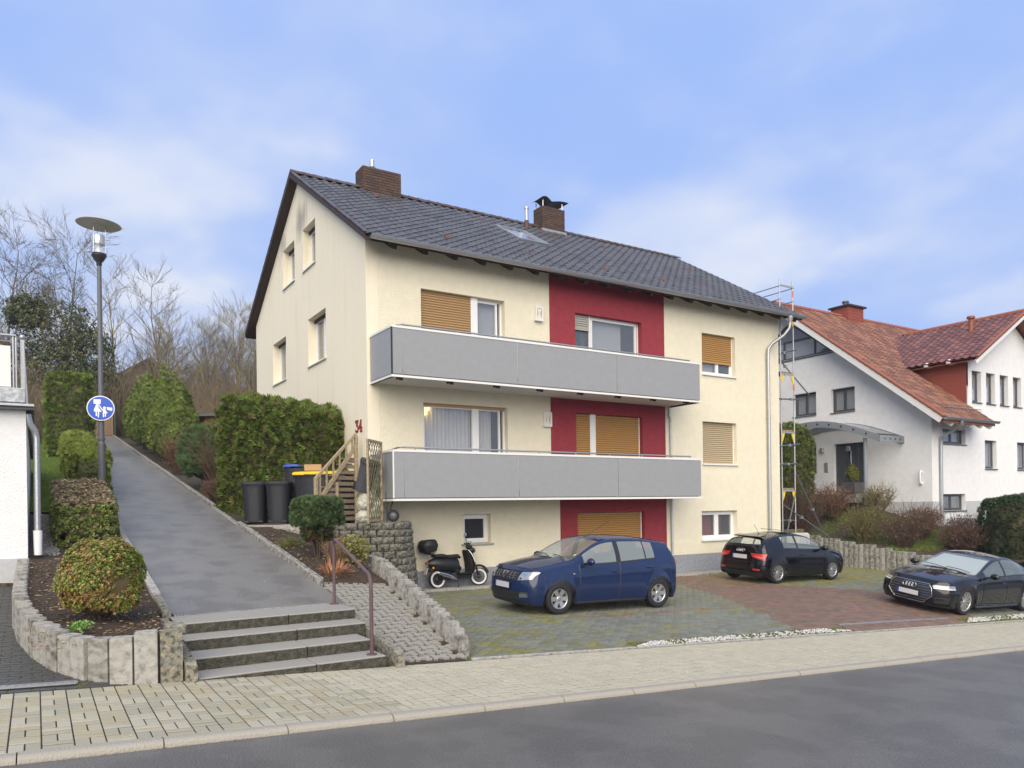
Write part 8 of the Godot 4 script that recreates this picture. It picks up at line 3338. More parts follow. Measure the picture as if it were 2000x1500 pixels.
	seat.cbox(Vector3(0, 0.42, 0), Vector3(0.5, 0.16, 0.5), 0.05)
	seat.cbox(Vector3(-0.27, 0.74, 0), Vector3(0.14, 0.62, 0.48), 0.05, Basis(Vector3.BACK, 0.22))
	seat.cbox(Vector3(-0.37, 1.10, 0), Vector3(0.10, 0.18, 0.24), 0.04, Basis(Vector3.BACK, 0.2))
	var sm := seat.mesh()
	var ys: float = C.H / 1.52
	for z in [-0.36, 0.36]:
		part(T, "seat", sm, M.seat_cloth, Transform3D(Basis.IDENTITY.scaled(Vector3(1, ys * 0.98, 1)), Vector3(C.get("seat_x", 0.1), 0, z)))
	var bench := MB.new()
	bench.cbox(Vector3(-0.85, 0.45, 0), Vector3(0.5, 0.18, 1.2), 0.05)
	bench.cbox(Vector3(-1.12, 0.78 * ys, 0), Vector3(0.16, 0.6, 1.2), 0.05, Basis(Vector3.BACK, 0.25))
	part(T, "rear_bench", bench, M.seat_cloth)
	var dash := MB.new()
	dash.cbox(Vector3(C.cowl - 0.18, cubic(C.belt, C.cowl) - 0.10, 0), Vector3(0.55, 0.26, C.wbelt[1][1] * 1.75), 0.08)
	part(T, "dashboard", dash, M.seat_cloth)
	var sw := MB.new()
	var ring := []
	for k in 21:
		var a := TAU * k / 20.0
		ring.append(Vector3(C.cowl - 0.52 - 0.08 * sin(a), cubic(C.belt, C.cowl) - 0.02 + 0.17 * sin(a), -0.36 + 0.18 * cos(a)))
	sw.tube(ring, 0.014, 6)
	part(T, "steering_wheel", sw, M.black_plastic)
	# mirrors
	for side in [-1.0, 1.0]:
		var mx: float = C.mirror[0]
		var my: float = C.mirror[1]
		var mz: float = side_z(C, mx, cubic(C.belt, mx) - 0.01)
		var mi := MB.new()
		mi.ball(Vector3(mx, my, side * (mz + 0.15)), Vector3(0.075, 0.075, 0.115), 14, Basis(Vector3.UP, side * 0.15))
		var mm := part(T, "door_mirror", mi, paint)
		mi = MB.new()
		mi.cbox(Vector3(mx + 0.01, my - 0.045, side * (mz + 0.05)), Vector3(0.07, 0.035, 0.15), 0.01)
		part(mm, "mirror_foot", mi, M.black_plastic)
		for hx in C.handles:
			var hy: float = cubic(C.belt, hx) - C.get("handle_drop", 0.16)
			var hz := side_z(C, hx, hy)
			var hb := MB.new()
			hb.ball(Vector3(hx, hy, side * (hz + 0.012)), Vector3(0.10, 0.022, 0.018), 10)
			part(T, "door_handle", hb, paint)
	return {"T": T, "F": EF, "R": ER}


func rings(parent: Node3D, E: Dictionary, y: float, r: float, off: float, tube_r: float) -> void:
	for i in 4:
		var z := (i - 1.5) * r * 1.42
		var p := []
		for k in 21:
			var a := TAU * k / 20.0
			p.append(end_point(E, z + r * cos(a), y + r * sin(a), off))
		var mb := MB.new()
		mb.tube(p, tube_r, 6)
		part(parent, "emblem_ring", mb, M.chrome)


func V2(a: float, b: float) -> Vector2:
	return Vector2(a, b)


func mirror_q(q: Array) -> Array:
	return [V2(-q[1].x, q[1].y), V2(-q[0].x, q[0].y), V2(-q[3].x, q[3].y), V2(-q[2].x, q[2].y)]


func build_blue_car() -> void:
	var C := {
		"paint": M.paint_blue, "H": 1.52, "wb": 2.589, "R": 0.312, "rim": 0.205, "arch": 0.375, "sill": 0.20, "xf": 1.70, "xr": -1.69, "nf": 2.6, "nr": 3.2,
		"top": [[1.70, 0.965], [1.35, 1.03], [1.02, 1.075], [0.92, 1.10], [0.20, 1.455], [-0.3, 1.525], [-0.8, 1.515], [-1.4, 1.455], [-1.69, 1.41]],
		"belt": [[1.70, 0.86], [1.3, 0.93], [0.95, 0.965], [0.0, 0.985], [-1.0, 1.045], [-1.69, 1.09]],
		"wbelt": [[1.70, 0.745], [1.2, 0.79], [0.95, 0.80], [0.0, 0.815], [-1.0, 0.80], [-1.69, 0.735]],
		"wmax": [[1.70, 0.82], [1.2, 0.858], [0.0, 0.862], [-1.2, 0.866], [-1.69, 0.815]],
		"rail": [[1.70, 0.915], [1.3, 0.985], [1.02, 1.03], [0.92, 1.065], [0.25, 1.395], [-0.3, 1.462], [-0.9, 1.45], [-1.4, 1.40], [-1.69, 1.355]],
		"wrail": [[1.70, 0.66], [1.02, 0.70], [0.92, 0.715], [0.25, 0.615], [-0.3, 0.59], [-1.2, 0.575], [-1.69, 0.565]],
		"bulge_f": [[1.1, 0.14], [0.93, 0.20], [0.86, 0.27], [0.80, 0.34], [0.66, 0.395], [0.5, 0.415], [0.35, 0.415], [0.27, 0.38], [0.20, 0.33]],
		"bulge_r": [[1.42, -0.10], [1.355, -0.03], [1.1, 0.19], [0.9, 0.24], [0.6, 0.26], [0.4, 0.27], [0.2, 0.20]],
		"cowl": 1.0, "roof_front": 0.20, "roof_rear": -1.5, "seams": [0.84, -0.20, -1.10],
		"side_glass": [[0.70, -0.13], [-0.25, -0.92], [-0.955, -1.20]], "side_glass_mat": M.misted_glass, "mirror": [0.66, 1.04], "handles": [-0.02, -1.0], "hatch_glass": [8, 11, 0.8],
		"spokes": 6, "twin": false, "spoke_w": 0.042, "seat_x": 0.05, "steer": 0.0}
	var r := build_car("parked_car", "dark blue five door hatchback parked below the balconies, facing left", "car", C, Vector3(10.0, 0, -12.92), PI - 0.01)
	var T: Node3D = r.T
	var F: Dictionary = r.F
	# grille with honeycomb bars, emblem, lamps
	part(T, "grille", end_patch(F, [V2(-0.43, 0.665), V2(0.43, 0.665), V2(0.47, 0.83), V2(-0.47, 0.83)], 0.004, 12, 4), M.black_plastic)
	for y in [0.70, 0.745, 0.79]:
		for s in [-1, 1]:
			part(T, "grille_bar", end_tube(F, [V2(s * 0.10, y), V2(s * 0.42, y)], 0.006, 0.012), M.lamp_grey)
	for zz in [0.2, 0.31]:
		for s in [-1, 1]:
			part(T, "grille_bar", end_tube(F, [V2(s * zz, 0.68), V2(s * zz, 0.81)], 0.006, 0.012), M.lamp_grey)
	part(T, "bonnet_trim", end_tube(F, [V2(-0.50, 0.842), V2(0.50, 0.842)], 0.006, 0.008), M.paint_blue)
	part(T, "emblem", end_patch(F, [V2(-0.035, 0.68), V2(0.035, 0.68), V2(0.095, 0.805), V2(-0.095, 0.805)], 0.022, 4, 3, 0.012), M.chrome)
	part(T, "emblem_cutout", end_patch(F, [V2(-0.016, 0.715), V2(0.016, 0.715), V2(0.05, 0.795), V2(-0.05, 0.795)], 0.0235, 4, 3), M.black_plastic)
	for s in [-1, 1]:
		var q := [V2(0.455, 0.665), V2(0.735, 0.70), V2(0.765, 0.845), V2(0.49, 0.825)]
		if s < 0:
			q = mirror_q(q)
		var hl := part(T, "headlight", end_patch(F, q, 0.012, 10, 5, 0.014), M.lamp_lens)
		var q2 := [V2(0.50, 0.69), V2(0.60, 0.70), V2(0.62, 0.80), V2(0.52, 0.80)]
		if s < 0:
			q2 = mirror_q(q2)
		part(hl, "lamp_inner", end_patch(F, q2, 0.0135, 6, 4), M.chrome)
		var q3 := [V2(0.53, 0.345), V2(0.70, 0.36), V2(0.69, 0.455), V2(0.51, 0.45)]
		if s < 0:
			q3 = mirror_q(q3)
		var fg := part(T, "fog_light", end_patch(F, q3, 0.01, 8, 4, 0.012), M.chrome)
		var q4 := [V2(0.565, 0.375), V2(0.655, 0.385), V2(0.65, 0.43), V2(0.555, 0.43)]
		if s < 0:
			q4 = mirror_q(q4)
		part(fg, "fog_lens", end_patch(F, q4, 0.013, 6, 3), M.lamp_grey)
	part(T, "lower_grille", end_patch(F, [V2(-0.46, 0.30), V2(0.46, 0.30), V2(0.50, 0.455), V2(-0.50, 0.455)], 0.004, 12, 3), M.black_plastic)
	part(T, "front_lip", end_patch(F, [V2(-0.72, 0.205), V2(0.72, 0.205), V2(0.74, 0.27), V2(-0.74, 0.27)], 0.006, 16, 2), M.black_plastic)
	plate(T, F, 0.0, 0.555, 0.52, 0.11, 0.02, 1.0)
	for s in [-1, 1]:
		var q := [V2(0.55, 0.80), V2(0.73, 0.80), V2(0.735, 1.06), V2(0.62, 1.06)]
		if s < 0:
			q = mirror_q(q)
		part(T, "tail_light", end_patch(r.R, q, 0.012, 8, 6, 0.014), M.tail_red)
	# aerial, wipers, sill, side repeater, windscreen sticker
	var an := MB.new()
	an.tube([Vector3(0.12, 1.47, 0.0), Vector3(-0.55, 1.83, 0.0)], 0.005, 6)
	an.ball(Vector3(0.12, 1.47, 0), Vector3(0.03, 0.018, 0.02), 8)
	part(T, "aerial", an, M.black_plastic)
	for w in [[-0.55, 0.02], [-0.02, 0.55]]:
		var wp := MB.new()
		wp.tube([Vector3(1.03, 1.075, w[0]), Vector3(0.93, 1.115, lerpf(w[0], w[1], 0.5)), Vector3(0.90, 1.125, w[1])], 0.008, 6)
		part(T, "wiper", wp, M.black_plastic)
	for side in [-1.0, 1.0]:
		var rp := MB.new()
		rp.ball(Vector3(0.98, 0.80, side * (side_z(C, 0.98, 0.80) + 0.004)), Vector3(0.035, 0.016, 0.008), 8)
		part(T, "side_repeater", rp, M.lamp_lens)
		var sl := MB.new()
		sl.cbox(Vector3(0, 0.215, side * 0.815), Vector3(1.75, 0.05, 0.05), 0.015)
		part(T, "sill_trim", sl, M.black_plastic)
	var stk := MB.new()
	stk.quad(Vector3(0.80, 1.13, -0.60), Vector3(0.80, 1.13, -0.53), Vector3(0.755, 1.165, -0.53), Vector3(0.755, 1.165, -0.60))
	part(T, "sticker", stk, M.yellow_paint)


func build_black_hatch() -> void:
	var C := {
		"paint": M.paint_black, "H": 1.416, "wb": 2.469, "R": 0.308, "rim": 0.218, "arch": 0.365, "sill": 0.19, "xf": 1.62, "xr": -1.61, "nf": 2.6, "nr": 3.4,
		"top": [[1.62, 0.90], [1.2, 0.985], [0.92, 1.02], [0.82, 1.045], [0.10, 1.355], [-0.35, 1.416], [-0.8, 1.40], [-1.25, 1.345], [-1.61, 1.27]],
		"belt": [[1.62, 0.80], [1.2, 0.885], [0.85, 0.925], [0.0, 0.945], [-1.0, 0.985], [-1.61, 1.0]],
		"wbelt": [[1.62, 0.74], [1.2, 0.79], [0.85, 0.805], [0.0, 0.815], [-1.0, 0.80], [-1.61, 0.74]],
		"wmax": [[1.62, 0.825], [1.2, 0.862], [0.0, 0.868], [-1.2, 0.87], [-1.61, 0.83]],
		"rail": [[1.62, 0.855], [1.2, 0.945], [0.92, 0.985], [0.82, 1.015], [0.18, 1.295], [-0.35, 1.362], [-0.8, 1.345], [-1.25, 1.28], [-1.61, 1.195]],
		"wrail": [[1.62, 0.66], [0.92, 0.70], [0.82, 0.715], [0.18, 0.61], [-0.35, 0.585], [-1.2, 0.575], [-1.61, 0.575]],
		"bulge_f": [[1.0, 0.10], [0.88, 0.18], [0.80, 0.27], [0.66, 0.36], [0.5, 0.39], [0.35, 0.39], [0.19, 0.30]],
		"bulge_r": [[1.30, -0.10], [1.20, 0.0], [1.02, 0.19], [0.95, 0.235], [0.8, 0.26], [0.6, 0.30], [0.45, 0.33], [0.3, 0.32], [0.19, 0.25]],
		"cowl": 0.90, "roof_front": 0.12, "roof_rear": -1.5, "seams": [0.74, -0.42],
		"side_glass": [[0.62, -0.36], [-0.44, -0.98]], "side_glass_mat": M.car_glass, "mirror": [0.60, 0.985], "handles": [-0.24], "hatch_glass": [8, 11, 0.84], "rear_glass": M.car_glass,
		"spokes": 10, "twin": false, "spoke_w": 0.020, "seat_x": 0.0, "steer": 0.0}
	var r := build_car("parked_car", "small black three door hatchback seen from behind by the right house corner", "car", C, Vector3(18.9, 0, -14.88), 0.0)
	var T: Node3D = r.T
	var R: Dictionary = r.R
	rings(T, R, 0.905, 0.045, 0.012, 0.007)
	for s in [-1, 1]:
		var q := [V2(0.44, 0.735), V2(0.79, 0.66), V2(0.80, 0.835), V2(0.36, 0.845)]
		var q2 := [V2(0.52, 0.755), V2(0.76, 0.705), V2(0.77, 0.745), V2(0.50, 0.785)]
		if s < 0:
			q = mirror_q(q)
			q2 = mirror_q(q2)
		var tl := part(T, "tail_light", end_patch(R, q, 0.012, 10, 6, 0.014), M.tail_red)
		part(tl, "light_strip", end_patch(R, q2, 0.0135, 8, 3), M.tail_pale)
		var q3 := [V2(0.50, 0.375), V2(0.70, 0.375), V2(0.70, 0.42), V2(0.50, 0.42)]
		if s < 0:
			q3 = mirror_q(q3)
		part(T, "rear_reflector", end_patch(R, q3, 0.01, 6, 3, 0.01), M.tail_red)
	plate(T, R, 0.0, 0.73, 0.52, 0.11, 0.012, -1.0)
	part(T, "rear_diffuser", end_patch(R, [V2(-0.74, 0.20), V2(0.74, 0.20), V2(0.76, 0.335), V2(-0.76, 0.335)], 0.008, 14, 3), M.black_plastic)
	var lid := end_tube(R, [V2(-0.66, 0.60), V2(0.66, 0.60)], 0.006, 0.002)
	part(T, "tailgate_seam", lid, M.black_plastic)
	var sp := MB.new()
	sp.cbox(Vector3(-1.53, 1.31, 0), Vector3(0.22, 0.03, 0.96), 0.012, Basis(Vector3.BACK, 0.16))
	part(T, "roof_spoiler", sp, M.paint_black)
	var wp := MB.new()
	wp.tube([Vector3(-1.86, 1.03, 0.0), Vector3(-1.80, 1.06, 0.30)], 0.009, 6)
	part(T, "rear_wiper", wp, M.black_plastic)
	for z in [-0.60, -0.53]:
		var ex := MB.new()
		ex.cyl(Vector3(-1.93, 0.27, z), Vector3(-1.75, 0.27, z), 0.03, 0.03, 12, false)
		part(T, "exhaust_tip", ex, M.chrome)
	var an := MB.new()
	an.tube([Vector3(-1.12, 1.36, 0), Vector3(-1.33, 1.62, 0)], 0.005, 6)
	an.ball(Vector3(-1.12, 1.36, 0), Vector3(0.04, 0.02, 0.02), 8)
	part(T, "aerial", an, M.black_plastic)
	var sr := MB.new()
	sr.cbox(Vector3(-0.28, 1.452, 0), Vector3(0.50, 0.02, 0.86), 0.008, Basis(Vector3.BACK, -0.07))
	part(T, "open_sunroof", sr, M.tinted_glass)
	# front lamps so that the nose is complete
	for s in [-1, 1]:
		var q := [V2(0.42, 0.62), V2(0.74, 0.66), V2(0.755, 0.77), V2(0.45, 0.72)]
		if s < 0:
			q = mirror_q(q)
		part(T, "headlight", end_patch(r.F, q, 0.012, 8, 4, 0.014), M.lamp_lens)
	part(T, "grille", end_patch(r.F, [V2(-0.34, 0.30), V2(0.34, 0.30), V2(0.37, 0.70), V2(-0.37, 0.70)], 0.006, 8, 5), M.black_plastic)


func build_black_saloon() -> void:
	var C := {
		"paint": M.paint_black2, "H": 1.386, "wb": 2.824, "R": 0.335, "rim": 0.242, "arch": 0.40, "sill": 0.17, "xf": 1.85, "xr": -1.85, "nf": 2.4, "nr": 2.8,
		"top": [[1.85, 0.865], [1.4, 0.935], [0.95, 0.975], [0.85, 0.995], [0.0, 1.31], [-0.5, 1.385], [-0.95, 1.355], [-1.5, 1.21], [-1.85, 1.09]],
		"belt": [[1.85, 0.745], [1.3, 0.845], [0.85, 0.885], [0.0, 0.91], [-1.0, 0.945], [-1.85, 0.94]],
		"wbelt": [[1.85, 0.80], [1.3, 0.85], [0.85, 0.86], [0.0, 0.865], [-1.0, 0.86], [-1.85, 0.80]],
		"wmax": [[1.85, 0.885], [1.3, 0.918], [0.0, 0.918], [-1.3, 0.922], [-1.85, 0.88]],
		"rail": [[1.85, 0.80], [1.3, 0.895], [0.95, 0.925], [0.85, 0.95], [0.06, 1.255], [-0.5, 1.33], [-0.95, 1.30], [-1.5, 1.15], [-1.85, 1.02]],
		"wrail": [[1.85, 0.735], [0.95, 0.76], [0.85, 0.77], [0.06, 0.625], [-0.5, 0.585], [-1.2, 0.575], [-1.85, 0.62]],
		"bulge_f": [[0.95, 0.16], [0.84, 0.26], [0.76, 0.37], [0.66, 0.47], [0.5, 0.50], [0.35, 0.50], [0.25, 0.48], [0.17, 0.40]],
		"bulge_r": [[1.10, 0.20], [1.0, 0.40], [0.93, 0.48], [0.7, 0.55], [0.4, 0.56], [0.17, 0.42]],
		"cowl": 0.93, "roof_front": 0.02, "roof_rear": -1.05, "rear_on_top": true, "seams": [0.80, -0.30, -1.22],
		"side_glass": [[0.62, -0.22], [-0.31, -1.28]], "side_glass_mat": M.car_glass, "mirror": [0.56, 0.955], "handles": [-0.10, -1.08], "handle_drop": 0.15,
		"spokes": 10, "twin": true, "spoke_w": 0.017, "seat_x": -0.1, "steer": 0.0}
	var r := build_car("parked_car", "long black saloon with large chromed grille facing left at the right edge", "car", C, Vector3(20.16, 0, -10.40), PI - 0.02)
	var T: Node3D = r.T
	var F: Dictionary = r.F
	var gp := [V2(-0.36, 0.24), V2(0.36, 0.24), V2(0.54, 0.42), V2(0.50, 0.60), V2(0.42, 0.685), V2(-0.42, 0.685), V2(-0.50, 0.60), V2(-0.54, 0.42)]
	part(T, "grille", end_patch(F, [V2(-0.40, 0.24), V2(0.40, 0.24), V2(0.53, 0.44), V2(-0.53, 0.44)], 0.004, 12, 3), M.black_plastic)
	part(T, "grille", end_patch(F, [V2(-0.53, 0.44), V2(0.53, 0.44), V2(0.44, 0.68), V2(-0.44, 0.68)], 0.004, 12, 4), M.black_plastic)
	part(T, "grille_frame", end_tube(F, gp, 0.009, 0.008, true), M.chrome)
	for b in [[0.295, 0.42], [0.355, 0.47], [0.415, 0.51], [0.475, 0.51], [0.535, 0.50], [0.595, 0.48], [0.645, 0.45]]:
		for s in [-1, 1]:
			var inn := 0.29 if b[0] > 0.33 and b[0] < 0.50 else 0.0
			if b[0] > 0.52:
				inn = 0.20
			part(T, "grille_bar", end_tube(F, [V2(s * inn, b[0]), V2(s * b[1], b[0])], 0.0055, 0.012), M.chrome)
	rings(T, F, 0.60, 0.052, 0.022, 0.007)
	plate(T, F, 0.0, 0.425, 0.52, 0.11, 0.03, 1.0)
	for s in [-1, 1]:
		var q := [V2(0.535, 0.60), V2(0.845, 0.615), V2(0.865, 0.705), V2(0.50, 0.675)]
		var q2 := [V2(0.54, 0.60), V2(0.845, 0.614), V2(0.85, 0.632), V2(0.535, 0.616)]
		var q3 := [V2(0.58, 0.27), V2(0.82, 0.27), V2(0.85, 0.43), V2(0.60, 0.40)]
		var q4 := [V2(0.60, 0.345), V2(0.76, 0.36), V2(0.77, 0.385), V2(0.60, 0.37)]
		if s < 0:
			q = mirror_q(q)
			q2 = mirror_q(q2)
			q3 = mirror_q(q3)
			q4 = mirror_q(q4)
		var hl := part(T, "headlight", end_patch(F, q, 0.012, 12, 4, 0.014), M.lamp_lens)
		part(hl, "light_strip", end_patch(F, q2, 0.0145, 10, 2), M.white_plastic)
		part(T, "air_intake", end_patch(F, q3, 0.006, 8, 4), M.black_plastic)
		part(T, "intake_blade", end_patch(F, q4, 0.016, 8, 2, 0.012), M.paint_black2)
	part(T, "front_lip", end_patch(F, [V2(-0.82, 0.175), V2(0.82, 0.175), V2(0.84, 0.215), V2(-0.84, 0.215)], 0.010, 18, 2, 0.01), M.black_plastic)
	for side in [-1.0, 1.0]:
		var tr := MB.new()
		tr.cbox(Vector3(0, 0.19, side * 0.885), Vector3(1.95, 0.045, 0.05), 0.015)
		part(T, "sill_trim", tr, M.paint_black2)
		var ws := MB.new()
		var pts := []
		for k in 12:
			var x := lerpf(0.62, -1.28, k / 11.0)
			var sc := car_section(C, x)
			pts.append(Vector3(x, sc[7].x + 0.006, side * (sc[7].y + 0.002)))
		ws.tube(pts, 0.006, 6)
		part(T, "window_strip", ws, M.black_plastic)
	for s in [-1, 1]:
		var q := [V2(0.40, 0.80), V2(0.80, 0.78), V2(0.80, 0.88), V2(0.38, 0.87)]
		if s < 0:
			q = mirror_q(q)
		part(T, "tail_light", end_patch(r.R, q, 0.012, 8, 4, 0.012), M.tail_red)
	for w in [[-0.62, 0.02], [-0.05, 0.6]]:
		var wp := MB.new()
		wp.tube([Vector3(0.95, 0.985, w[0]), Vector3(0.86, 1.01, lerpf(w[0], w[1], 0.5)), Vector3(0.84, 1.015, w[1])], 0.008, 6)
		part(T, "wiper", wp, M.black_plastic)
	var sh := MB.new()  # pale sheet added inside the windscreen to stand for its sky reflection
	sh.quad(Vector3(0.83, 0.93, -0.70), Vector3(0.83, 0.93, 0.70), Vector3(0.03, 1.25, 0.56), Vector3(0.03, 1.25, -0.56))
	part(T, "windscreen_reflection", sh, mat("reflection_film", lin(0.38, 0.42, 0.40), 0.5))


func scooter_wheel(parent: Node3D, at: Vector3, yaw: float) -> void:
	var t := MB.new()
	t.lathe(Vector3.ZERO, Vector3.BACK, [[0.165, -0.045], [0.20, -0.05], [0.222, -0.03], [0.228, 0.0], [0.222, 0.03], [0.20, 0.05], [0.165, 0.045]], 28)
	var w := part(parent, "wheel", t, M.black_rubber, Transform3D(Basis(Vector3.UP, yaw), at))
	var ww := MB.new()
	for s in [-1, 1]:
		ww.lathe(Vector3.ZERO, Vector3.BACK, [[0.15, s * 0.044], [0.168, s * 0.0475], [0.196, s * 0.0515], [0.199, s * 0.049]], 28)
	part(w, "white_wall", ww, M.white_wall_tyre)
	var rm := MB.new()
	rm.lathe(Vector3.ZERO, Vector3.BACK, [[0.155, -0.04], [0.14, -0.02], [0.14, 0.02], [0.155, 0.04]], 24)
	rm.lathe(Vector3.ZERO, Vector3.BACK, [[0.0, -0.03], [0.05, -0.03], [0.05, 0.03], [0.0, 0.03]], 14)
	for i in 14:
		var a := TAU * i / 14.0
		rm.box(Vector3(cos(a), sin(a), 0) * 0.095, Vector3(0.10, 0.012, 0.03), Basis(Vector3.BACK, a))
	part(w, "rim", rm, M.alloy_dark)


func build_scooter() -> void:
	var y := lot_y(9.0, -16.85) + 0.045
	var T := thing("motor_scooter", "matt black motor scooter with top case and white wall tyres by the wall", "scooter", Vector3(8.99, y, -16.86), "", true)
	T.basis = Basis(Vector3.UP, 0.04) * Basis(Vector3.RIGHT, -0.06)
	scooter_wheel(T, Vector3(-0.60, 0.228, 0), 0.0)
	scooter_wheel(T, Vector3(0.62, 0.228, 0.0), -0.55)
	var mt: Material = M.scooter_black
	# rear cowl: loft of rounded sections along x
	var cw := MB.new()
	var rows := []
	for q in [[-0.86, 0.60, 0.03, 0.05], [-0.80, 0.60, 0.09, 0.11], [-0.66, 0.60, 0.155, 0.17], [-0.45, 0.575, 0.18, 0.205], [-0.22, 0.56, 0.17, 0.21], [-0.05, 0.55, 0.15, 0.20], [0.0, 0.54, 0.12, 0.17]]:
		var line := PackedVector3Array()
		for k in 17:
			var a := TAU * k / 16.0
			var zz := sin(a)
			var yy := cos(a)
			line.append(Vector3(q[0] + (0.05 if yy < 0 else 0.0), q[1] + yy * q[3] * (1.0 if yy > 0 else 0.85), zz * q[2] * (1.0 if yy < 0.3 else 0.92)))
		rows.append(line)
	cw.grid(rows)
	part(T, "rear_cowl", cw, mt)
	var st := MB.new()
	rows = []
	for q in [[-0.70, 0.80, 0.11, 0.02], [-0.62, 0.80, 0.15, 0.05], [-0.42, 0.795, 0.155, 0.06], [-0.28, 0.765, 0.15, 0.055], [-0.12, 0.765, 0.15, 0.06], [0.0, 0.775, 0.13, 0.055], [0.06, 0.74, 0.08, 0.03]]:
		var line := PackedVector3Array()
		for k in 13:
			var a := TAU * k / 12.0
			line.append(Vector3(q[0], q[1] + cos(a) * q[3], sin(a) * q[2]))
		rows.append(line)
	st.grid(rows)
	part(T, "seat", st, M.black_rubber)
	# floorboard and under tray
	var fb := MB.new()
	fb.cbox(Vector3(0.17, 0.335, 0), Vector3(0.42, 0.05, 0.34), 0.02)
	fb.cbox(Vector3(0.14, 0.27, 0), Vector3(0.5, 0.12, 0.20), 0.04)
	fb.cbox(Vector3(-0.06, 0.40, 0), Vector3(0.14, 0.16, 0.30), 0.05, Basis(Vector3.BACK, 0.5))
	part(T, "floorboard", fb, mt)
	# leg shield: curved sheet, bright rim
	var ls := MB.new()
	rows = []
	var edge_l := []
	var edge_r := []
	for q in [[0.42, 0.30, 0.15], [0.445, 0.42, 0.20], [0.45, 0.56, 0.225], [0.425, 0.70, 0.21], [0.37, 0.84, 0.17], [0.33, 0.92, 0.11]]:
		var line := PackedVector3Array()
		for k in 9:
			var s := lerpf(-1.0, 1.0, k / 8.0)
			line.append(Vector3(q[0] - 0.06 * s * s, q[1], s * q[2]))
		rows.append(line)
		edge_l.append(line[0])
		edge_r.append(line[8])
	ls.grid(rows)
	var back := []
	for ln in rows:
		var l2 := PackedVector3Array()
		for p in ln:
			l2.append(p - Vector3(0.05, 0, 0))
		back.append(l2)
	ls.grid(back, true)
	var shl := part(T, "leg_shield", ls, mt)
	var tr := MB.new()
	tr.tube(edge_l, 0.011, 6)
	tr.tube(edge_r, 0.011, 6)
	part(shl, "shield_rim", tr, M.chrome)
	var col := MB.new()
	col.tube([Vector3(0.62, 0.26, 0.0), Vector3(0.52, 0.52, 0), Vector3(0.36, 0.98, 0)], 0.035, 10)
	part(T, "steering_column", col, M.black_plastic)
	# front mudguard
	var mg := MB.new()
	rows = []
	for k in 11:
		var a := lerpf(0.15, 2.75, k / 10.0)
		var line := PackedVector3Array()
		for j in 7:
			var s := lerpf(-1, 1, j / 6.0)
			var rr := 0.27 - 0.06 * s * s
			line.append(Vector3(0.62, 0.24, 0) + Basis(Vector3.UP, -0.45) * Vector3(cos(a) * rr, sin(a) * rr + 0.03, s * 0.085))
		rows.append(line)
	mg.grid(rows)
	part(T, "mudguard", mg, mt)
	var hd := MB.new()
	hd.ball(Vector3(0.42, 0.90, 0), Vector3(0.10, 0.085, 0.10), 14)
	hd.cbox(Vector3(0.36, 0.99, 0), Vector3(0.14, 0.10, 0.16), 0.03)
	var head := part(T, "headset", hd, M.black_plastic)
	var le := MB.new()
	le.ball(Vector3(0.49, 0.90, 0.0), Vector3(0.05, 0.07, 0.08), 12)
	part(head, "headlight", le, M.lamp_lens)
	# bar, grips, levers, mirrors turned with the wheel
	var rot := Basis(Vector3.UP, -0.5)
	var O := Vector3(0.34, 1.02, 0)
	var hb := MB.new()
	hb.tube([O + rot * Vector3(-0.10, 0.06, -0.34), O + rot * Vector3(-0.04, 0.05, -0.18), O + rot * Vector3(0, 0.0, 0), O + rot * Vector3(-0.04, 0.05, 0.18), O + rot * Vector3(-0.10, 0.06, 0.34)], 0.013, 8)
	hb.cbox(O + Vector3(0, 0.03, 0), Vector3(0.10, 0.08, 0.14), 0.02, rot)
	var bar := part(T, "handlebar", hb, M.alloy_dark)
	for s in [-1.0, 1.0]:
		var g := MB.new()
		g.tube([O + rot * Vector3(-0.07, 0.055, s * 0.24), O + rot * Vector3(-0.105, 0.06, s * 0.36)], 0.019, 8)
		g.tube([O + rot * Vector3(-0.01, 0.05, s * 0.2), O + rot * Vector3(-0.03, 0.03, s * 0.38)], 0.007, 6)
		part(bar, "grip", g, M.black_rubber)
		var mi := MB.new()
		var mp := O + rot * Vector3(-0.06, 0.24, s * 0.33)
		mi.tube([O + rot * Vector3(-0.03, 0.05, s * 0.18), O + rot * Vector3(-0.05, 0.15, s * 0.25), mp], 0.006, 6)
		part(bar, "mirror_stem", mi, M.black_plastic)
		mi = MB.new()
		mi.ball(mp + Vector3(0, 0.05, 0), Vector3(0.012, 0.048, 0.065), 14, rot * Basis(Vector3.BACK, 0.15))
		part(bar, "mirror", mi, M.white_plastic if s > 0 else M.aluminium_tube)
	var sd := MB.new()
	sd.lathe(O + Vector3(0.04, 0.06, 0), Vector3.UP, [[0.0, 0.0], [0.05, 0.0], [0.05, 0.05], [0.0, 0.055]], 14)
	part(T, "speedometer", sd, M.chrome)
	# top case on a rack
	var tc := MB.new()
	rows = []
	for q in [[0.0, 0.12, 0.14], [0.02, 0.17, 0.18], [0.12, 0.20, 0.205], [0.16, 0.205, 0.21], [0.165, 0.20, 0.205], [0.24, 0.175, 0.185], [0.275, 0.13, 0.15], [0.28, 0.0, 0.0]]:
		var line := PackedVector3Array()
		for k in 17:
			var a := TAU * k / 16.0
			var e := Vector2(cos(a), sin(a))
			e = e / pow(pow(absf(e.x), 3.5) + pow(absf(e.y), 3.5), 1.0 / 3.5)
			line.append(Vector3(-0.82 + e.x * q[1] * 1.12, 0.90 + q[0] * 1.15 + 0.06 * e.x * q[1], -e.y * q[2] * 1.1))
		rows.append(line)
	tc.grid(rows)
	part(T, "top_case", tc, M.black_plastic)
	var rk := MB.new()
	rk.cbox(Vector3(-0.78, 0.885, 0), Vector3(0.28, 0.02, 0.16), 0.006)
